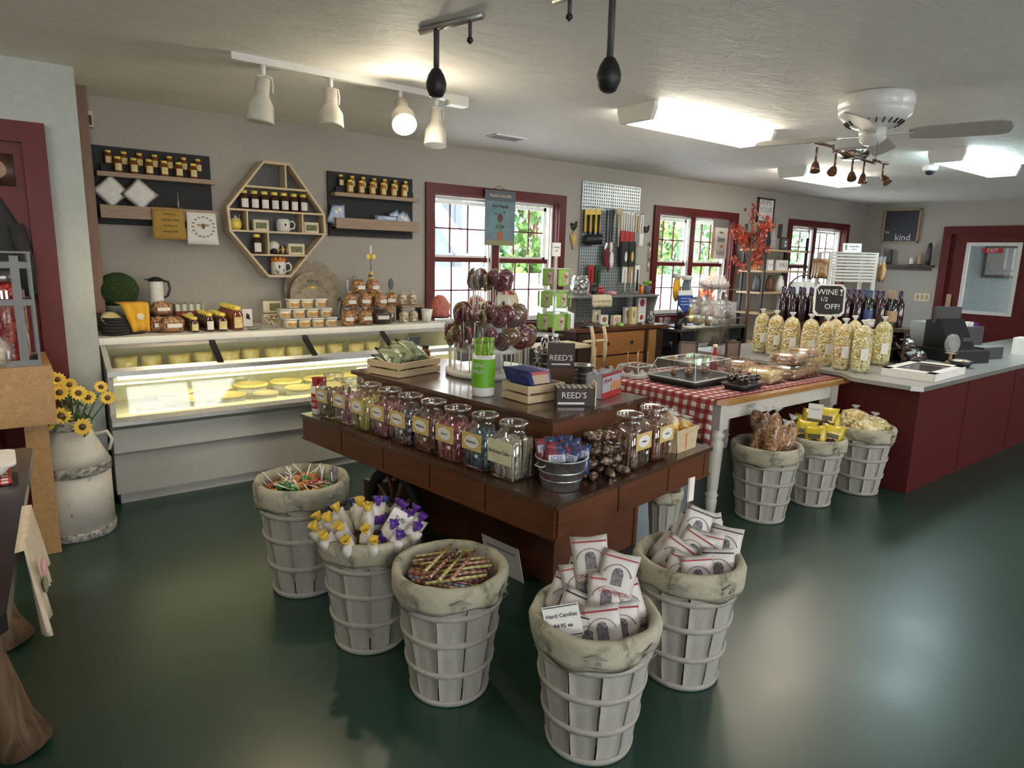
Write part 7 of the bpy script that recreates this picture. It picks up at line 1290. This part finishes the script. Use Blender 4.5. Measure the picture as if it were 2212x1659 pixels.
for s in (-1, 1): MB().ball((s*.03, -.062, .04), (.018, .004, .022), 8, 5).build('flower', 'paper', t)
t = thing('grey_bottle', 'tall grey ribbed bottle on the upper shelf board', 'bottle', onet(1664, 4)); MB().lathe([(.05, 0), (.06, .04), (.055, .16), (.02, .24), (.02, .28), (0, .28)], 16).build('body', 'grey', t); MB().lathe([(.022, .28), (.022, .31), (0, .315)], 12).build('stopper', 'dark_grey', t)
t = thing('dark_vase', 'dark slim vase on the upper shelf board', 'vase', onet(1652, 4)); MB().lathe([(.04, 0), (.055, .1), (.03, .26), (.035, .30), (0, .29)], 14).build('body', 'black', t); MB().lathe([(.034, .295), (.038, .3), (.03, .306)], 14).build('rim', 'dark_grey', t)
t = thing('picture_frame', 'small dark frame with white hearts on the upper shelf board', 'frame', onet(1690, 4)); MB().bb(-.10, .10, -.01, .01, 0, .17).build('frame', 'dark_wood', t); MB().bb(-.08, .08, -.013, -.01, .02, .15).build('board', 'slate', t)
for k in range(2): MB().ball((.02, -.013, .06+.05*k), (.025, .003, .018), 8, 5).build('heart', 'paper', t)
t = thing('wall_plaque', 'narrow dark plaque on the wall above the upper shelf board', 'plaque', (ony(1683, 505, WY).x, WY-.002, 2.05)); MB().bb(-.04, .04, -.02, 0, -.10, .10).build('board', 'brown', t); MB().bb(-.02, .02, -.023, -.02, -.07, .07).build('inlay', 'dark_grey', t)
for px, w, s, l in ((1664, .12, 'LOVE', 'small white block sign on the middle shelf board'), (1690, .26, 'SMILE', 'long white block sign reading SMILE on the middle shelf board')): t = thing('block_sign', l, 'sign', onet(px, 3, 5.06)); MB().bb(-w/2, w/2, -.015, .015, 0, .14).build('block', 'paper', t); text(s, w/3.2, 'grey', t, (0, -.017, .07))
for px, k, mt, l in ((1668, 2, 'brown', 'brown glass bottle on the lower shelf board'), (1690, 2, 'ceramic', 'tilted white pitcher on the lower shelf board'), (1640, 2, 'dark_grey', 'dark canister on the lower shelf board')):
    t = thing('shelf_vessel', l, 'vessel', onet(px, k, 5.08)); MB().lathe([(.05, 0), (.06, .05), (.05, .14), (.03, .19), (.035, .21), (0, .20)], 16).build('body', mt, t); MB().tube([(.05, 0, .16), (.085, 0, .14), (.055, 0, .06)], .007, 6).build('handle', mt, t)
# arch rack with bags
p = Vector((7.35, 4.05, 0)); zc = zat(1745, 640, p); t = thing('arch_rack', 'black arched wire stand behind the popcorn row', 'rack', p, -.75); R = .20
MB().tube([(R*math.cos(PI*k/14), 0, zc+.0+R*1.2*math.sin(PI*k/14)) for k in range(15)], .009, 6).build('arch', 'black', t)
for s in (-1, 1): MB().cyl((s*R, 0, 0), (s*R, 0, zc), .009, None, 6).build('leg', 'black', t); MB().cyl((s*R, -.15, .01), (s*R, .15, .01), .01, None, 6).build('foot', 'black', t)
for z in (zc-.08, zc-.45): MB().bb(-R, R, -.14, .14, z, z+.02).build('shelf', 'oak', t)
WBG = [('bag', MB().pillow(.20, .26, .05, 7, random.Random(13), wr=.3).mesh('whitebag', 'cello_dense')), ('sheet', MB().bb(-.08, .08, -.004, .004, .02, .22).mesh('sheet', 'paper'))]
Ra = Matrix.Rotation(-.75, 3, 'Z')
for u, v in ((-.09, .02), (.08, .05)): q = p+Ra @ Vector((u, v, 0)); spawn(WBG, 'clear_bag', 'clear bag with a white sheet standing on the arched stand', 'bag', (q.x, q.y, zc-.059), -.75, 'clear bags on the arched stand')
for k in range(3): q = p+Ra @ Vector((-.12+.12*k, -.06, 0)); t = thing('knick_knack', ('dark round jar on the arched stand shelf', 'tan bowl on the arched stand shelf', 'blue-grey jar on the arched stand shelf')[k], 'jar', (q.x, q.y, zc-.059)); MB().lathe([(.035, 0), (.05, .03), (.04, .07), (.03, .08), (0, .08)], 14).build('body', ('dark_grey', 'tan', 'lightblue')[k], t); MB().lathe([(.031, .078), (.034, .09), (0, .095)], 12).build('lid', 'grey', t)
# right wall
t = thing('framed_sign', 'dark framed sign reading be kind high on the far wall', 'sign', (WX-.002, 4.86, 1.97), (0, 0, -PI/2)); w, h = .54, .52
for a in ((-w/2, -w/2+.02, 0, h), (w/2-.02, w/2, 0, h), (-w/2, w/2, 0, .02), (-w/2, w/2, h-.02, h)): MB().bb(a[0], a[1], -.045, 0, a[2], a[3]).build('frame_strip', 'tan', t)
MB().bb(-w/2+.02, w/2-.02, -.03, -.005, .02, h-.02).build('board', plain('navy', (.028, .034, .045), .5), t); text('be', .07, 'print_white', t, (-.20, -.032, .17)); text('kind', .14, 'print_white', t, (.04, -.032, .08))
t = thing('wall_ledge', 'narrow dark wall ledge under the be kind sign', 'shelf', (WX-.002, 4.75, 1.60), (0, 0, -PI/2)); MB().bb(-.45, .45, -.14, 0, 0, .025).build('ledge', 'dark_wood', t); MB().bb(-.4, .4, -.02, 0, -.06, 0).build('cleat', 'dark_wood', t)
for k, (y, hh, mt, l) in enumerate(((5.08, .26, 'grey', 'grey candle on the wall ledge'), (4.95, .24, 'dark_grey', 'dark candle on the wall ledge'), (4.62, .12, 'ceramic', 'white mug-shaped pot on the wall ledge'), (4.50, .20, 'tan', 'tan bottle on the wall ledge'), (4.38, .34, 'steel_dark', 'tall dark candlestick at the end of the wall ledge'))): t = thing('ledge_object', l, 'decor', (WX-.075, y, 1.626)); MB().lathe([(.03, 0), (.035, hh*.3), (.03, hh*.8), (.02, hh), (0, hh)], 12).build('body', mt, t); MB().lathe([(.036, 0), (.036, .012), (0, .014)], 12).build('base', 'dark_wood', t)
t = thing('outlet_plate', 'white triple outlet plate on the far wall beside the red door', 'outlet', (WX-.002, 4.42, 1.13), (0, 0, -PI/2)); MB().bb(-.11, .11, -.008, 0, -.06, .06).build('plate', 'cream', t)
for k in range(3): MB().bb(-.085+.065*k, -.045+.065*k, -.010, -.008, -.035, .035).build('socket', 'tan', t)
# ================================================================== near the red door and the foreground corner
t = thing('milk_can', 'distressed white metal milk can with two handles beside the deli case', 'milk can', (.240, 4.30, 0)); t.scale = (.92, .92, 1.0)
MB().lathe([(.20, 0), (.205, .005), (.205, .05)], 36).build('foot_band', 'worn_band', t); MB().lathe([(.198, .05), (.198, .36)], 36, wob=lambda a, j: 1+.008*math.cos(18*a)).build('body', 'worn_white', t); MB().lathe([(.198, .36), (.205, .365), (.205, .41), (.200, .415)], 36).build('shoulder_band', 'worn_band', t)
MB().lathe([(.200, .415), (.17, .47), (.13, .56), (.105, .60)], 36).build('shoulder', 'worn_white', t); MB().shell([(.105, .60), (.10, .63), (.118, .66), (.112, .66), (.095, .63), (.09, .60)], 30).build('neck', 'worn_band', t)
for s in (-1, 1): MB().tube([(s*.13, -.03, .56), (s*.19, -.035, .57), (s*.215, -.035, .52), (s*.195, -.03, .46)], .010, 8).build('handle', 'worn_white', t)
t = thing('sunflower_bouquet', 'artificial yellow sunflowers standing in the milk can', 'flowers', (.240, 4.30, .575)); rd = random.Random(14)
fl = [(-.06, -.08, .10, 1), (-.10, .0, .16, .8), (.0, -.10, .06, 1), (-.02, -.03, .22, .9), (-.08, .03, .30, .9), (.03, -.04, .20, .8), (.06, -.02, .16, .8), (.10, -.08, .05, .9), (-.03, -.05, .28, .8), (.20, -.03, .22, .8), (.22, -.05, .16, .75), (-.11, -.05, .05, .8)]
fl = [(-.035, -.11, .125, 1.1), (.055, -.12, .055, 1.05), (-.03, -.10, .25, 1), (-.075, -.05, .34, .9), (-.03, -.04, .31, .9), (.055, -.08, .235, .95), (.10, -.06, .20, .9), (.02, -.05, .28, .8), (.165, -.04, .25, .8), (.19, -.06, .19, .85), (-.10, -.09, .08, .8), (-.09, -.06, .20, .8)]
for u, v, z, s in fl:
    c = Vector((u, v, z)); MB().tube([(u*.15, v*.15, -.10), (u*.6, v*.5, z*.4), (u, v+.01, z-.01)], .004, 5).build('stem', 'leaf', t); M = Matrix.Translation(c) @ Euler((PI/2-.35+rd.uniform(-.3, .3), rd.uniform(-.4, .4), 0)).to_matrix().to_4x4()
    f = MB()
    for j in range(14):
        a = 2*PI*j/14; Mr = M @ Matrix.Rotation(a, 4, 'Z'); f.add([(.012*s, -.008*s, .003), (.034*s, -.009*s, .008), (.048*s, 0, .004), (.034*s, .009*s, .008), (.012*s, .008*s, .003)], [(0, 1, 2, 3, 4)], Mr)
    h = f.build('petals', 'yellow', t); MB().ball((0, 0, .006), (.017*s, .017*s, .009), 10, 6, M).build('centre', 'brown', h)
lm = MB()
for k in range(70): a = rd.uniform(0, 6.3); r = rd.uniform(.01, .11); M = Matrix.Translation((r*math.cos(a), r*math.sin(a)-.03, rd.uniform(.0, .22))) @ Euler((rd.uniform(0, 6), rd.uniform(0, 6), rd.uniform(0, 6))).to_matrix().to_4x4(); lm.add([(-.03, 0, 0), (0, -.012, .005), (.03, 0, 0), (0, .012, .005)], [(0, 1, 2, 3)], M)
o = lm.build('leaves', 'leaf', t); o['kind'] = 'stuff'
# heavy butcher-block table
t = thing('block_table', 'heavy butcher-block table with thick wooden top by the red door', 'table', (-.62, 4.02, 0)); MB().bb(0, .80, 0, .55, .70, 1.0).build('block', 'butcher', t)
for x, y in ((.02, .02), (.66, .02), (.02, .43), (.45, .43)): MB().bb(x, x+.10, y, y+.10, 0, .70).build('leg', 'butcher', t)
# lantern with a red candle jar
p = Vector((.02, 4.16, 1.001)); t = thing('metal_lantern', 'galvanised strap-metal lantern holding a red jar on the block table', 'lantern', p); w, h = .23, .56
for x in (-w/2, w/2):
    for y in (-w/2, w/2): MB().bb(x-.006, x+.006, y-.006, y+.006, 0, h).build('corner_rod', plain('lantern_metal', (.17, .18, .19), .5, .3), t)
for x in (-.05, .055): MB().bb(x-.018, x+.018, -w/2-.004, -w/2, 0, h-.02).build('strap', plain('lantern_metal', (.17, .18, .19), .5, .3), t)
for z in (.0, .30, h-.08): 
    for s in (-1, 1): MB().bb(-w/2, w/2, s*w/2-.003, s*w/2+.003, z, z+.03).bb(s*w/2-.003, s*w/2+.003, -w/2, w/2, z, z+.03).build('band', plain('lantern_metal', (.17, .18, .19), .5, .3), t)
MB().bb(-w/2-.01, w/2+.01, -w/2-.01, w/2+.01, h-.008, h).build('top_plate', 'lantern_metal', t)
t = thing('red_jar', 'glass jar of red candies inside the metal lantern', 'jar', p+Vector((0, 0, .002))); MB().lathe([(.075, .0), (.085, .02), (.085, .36), (.06, .41), (0, .41)], 20).build('contents', chips('redcandy', [(.32, .03, .03), (.42, .08, .07), (.24, .02, .02)], 40, .2, .6), t); MB().lathe([(.07, .41), (.075, .415), (.075, .46), (0, .465)], 18).build('lid', 'grey_metal', t); MB().shell([(.088, .02), (.09, .2), (.088, .37)], 20).build('glass', 'glass', t)
t = thing('cello_package', 'shiny cello-wrapped package on the block table beside the lantern', 'package', (-.06, 4.06, 1.001)); MB().ball((0, 0, .075), (.09, .05, .085), 14, 10, wob=lambda a, b: 1+.12*math.sin(6*a+4*b)).build('wrap', 'cello_dense', t); MB().rbox(.12, .07, .10, .02).build('contents', 'seasoning', t)
t = thing('dark_coat', 'dark coat hanging on the red door', 'coat', (.02, 4.655, 1.30)); MB().lathe([(.15, 0), (.14, .20), (.12, .38), (.05, .52), (.03, .56), (0, .56)], 16, wob=lambda a, j: 1+.06*math.sin(5*a)); m = MB().lathe([(.15, 0), (.14, .20), (.12, .38), (.05, .52), (.03, .56), (0, .56)], 16, wob=lambda a, j: 1+.06*math.sin(5*a)); m.v = [(x, y*.28-.01, z) for x, y, z in m.v]; m.build('body', 'black_soft', t); MB().tube([(.09, -.03, .40), (.12, -.04, .2), (.12, -.03, .02)], [.04, .042, .04], 8).build('sleeve', 'black_soft', t)
t = thing('door_plaque', 'small brown carved plaque on the red door', 'plaque', (.055, 4.668, 1.905)); MB().rbox(.16, .012, .17, .005, c=(0, -.002, 0)).build('plaque', 'dark_wood', t); MB().ball((0, -.008, .085), (.05, .006, .05), 12, 6).build('carving', 'board', t)
# black-topped rustic table in the foreground corner
t = thing('rustic_table', 'rustic log-legged table with a glossy black top', 'table', (-.75, 1.80, 0)); rd = random.Random(4)
MB().prism([(0, 0), (.66, .0), (.695, .04), (.805, 1.57), (.785, 1.60), (0, 1.60)], .705, .75, 'z').build('tabletop', plain('black_gloss', (.012, .012, .014), .22, coat=.3), t)
for x, y in ((.50, .10), (.58, .64), (.56, 1.38), (.05, .2), (.05, 1.35)):
    MB().tube([(x+.10*(x > .3), y, 0), (x+.07*(x > .3), y+.01, .10), (x+.03, y-.01, .35), (x+.02, y, .705)], [.085, .065, .052, .05], 11).build('log_leg', 'log', t)
MB().tube([(.60, .22, .12), (.58, .7, .40), (.60, 1.28, .58)], [.028, .026, .022], 8).build('brace', 'log', t); MB().tube([(.60, .20, .52), (.60, .75, .50), (.60, 1.30, .53)], [.03, .028, .03], 8).build('stretcher', 'log', t); MB().tube([(.62, .85, 0), (.60, .72, .2), (.58, .62, .45), (.58, .6, .70)], [.06, .045, .035, .03], 8).build('twisted_branch', 'log', t); MB().tube([(.62, 1.0, .0), (.61, .95, .3), (.59, .9, .70)], [.016, .014, .012], 7).build('metal_rod', 'steel_dark', t)
# towel hanging at its edge
t = thing('tea_towel', 'cream tea towel with a faded flower print hanging off the black table edge', 'towel', (-.014, 2.40, .752)); m = MB(); v = []; n = 30
for j in range(10):
    q = j/9
    for i in range(n+1):
        u = i/n; y = (u-.5)*(.40-.06*q); fold = .014*math.sin(u*26)*(.2+.8*q)
        v.append((-.004+.07*y if j == 0 else .016+.07*y+.03*q+fold, y+.015*math.sin(u*26+1.5)*q, .003 if j < 2 else -(.22+.10*(1-u)+.03*math.sin(u*9))*(q-.1)))
m.add(v, [(j*(n+1)+i, (j+1)*(n+1)+i, (j+1)*(n+1)+i+1, j*(n+1)+i+1) for j in range(9) for i in range(n)], None, True); o = m.build('cloth', plain('towel_cream', (.62, .50, .36), .9, var=.08, bs=.2), t); o.modifiers.new('s', 'SOLIDIFY').thickness = .004
for y, z, c in ((-.10, -.10, 'pink'), (-.08, -.16, 'sage')): MB().ball((.045, y, z), (.008, .022, .03), 8, 6).build('flower_print', c, t)
# white tray on a small gingham cloth
t = thing('small_cloth', 'small red and white gingham cloth on the black table', 'cloth', (-.20, 3.10, .752)); MB().bb(-.2, .172, -.22, .18, 0, .004).build('cloth', 'gingham_small', t); MB().bb(.168, .176, -.22, .18, -.0, .006).build('hem', 'red', t)
t = thing('white_dish', 'white rectangular dish on the gingham cloth', 'dish', (-.17, 3.08, .757)); MB().rbox(.30, .22, .035, .03, taper=.85).build('dish', 'ceramic', t); MB().rbox(.33, .25, .010, .04, c=(0, 0, .035)).build('rim', 'ceramic', t)
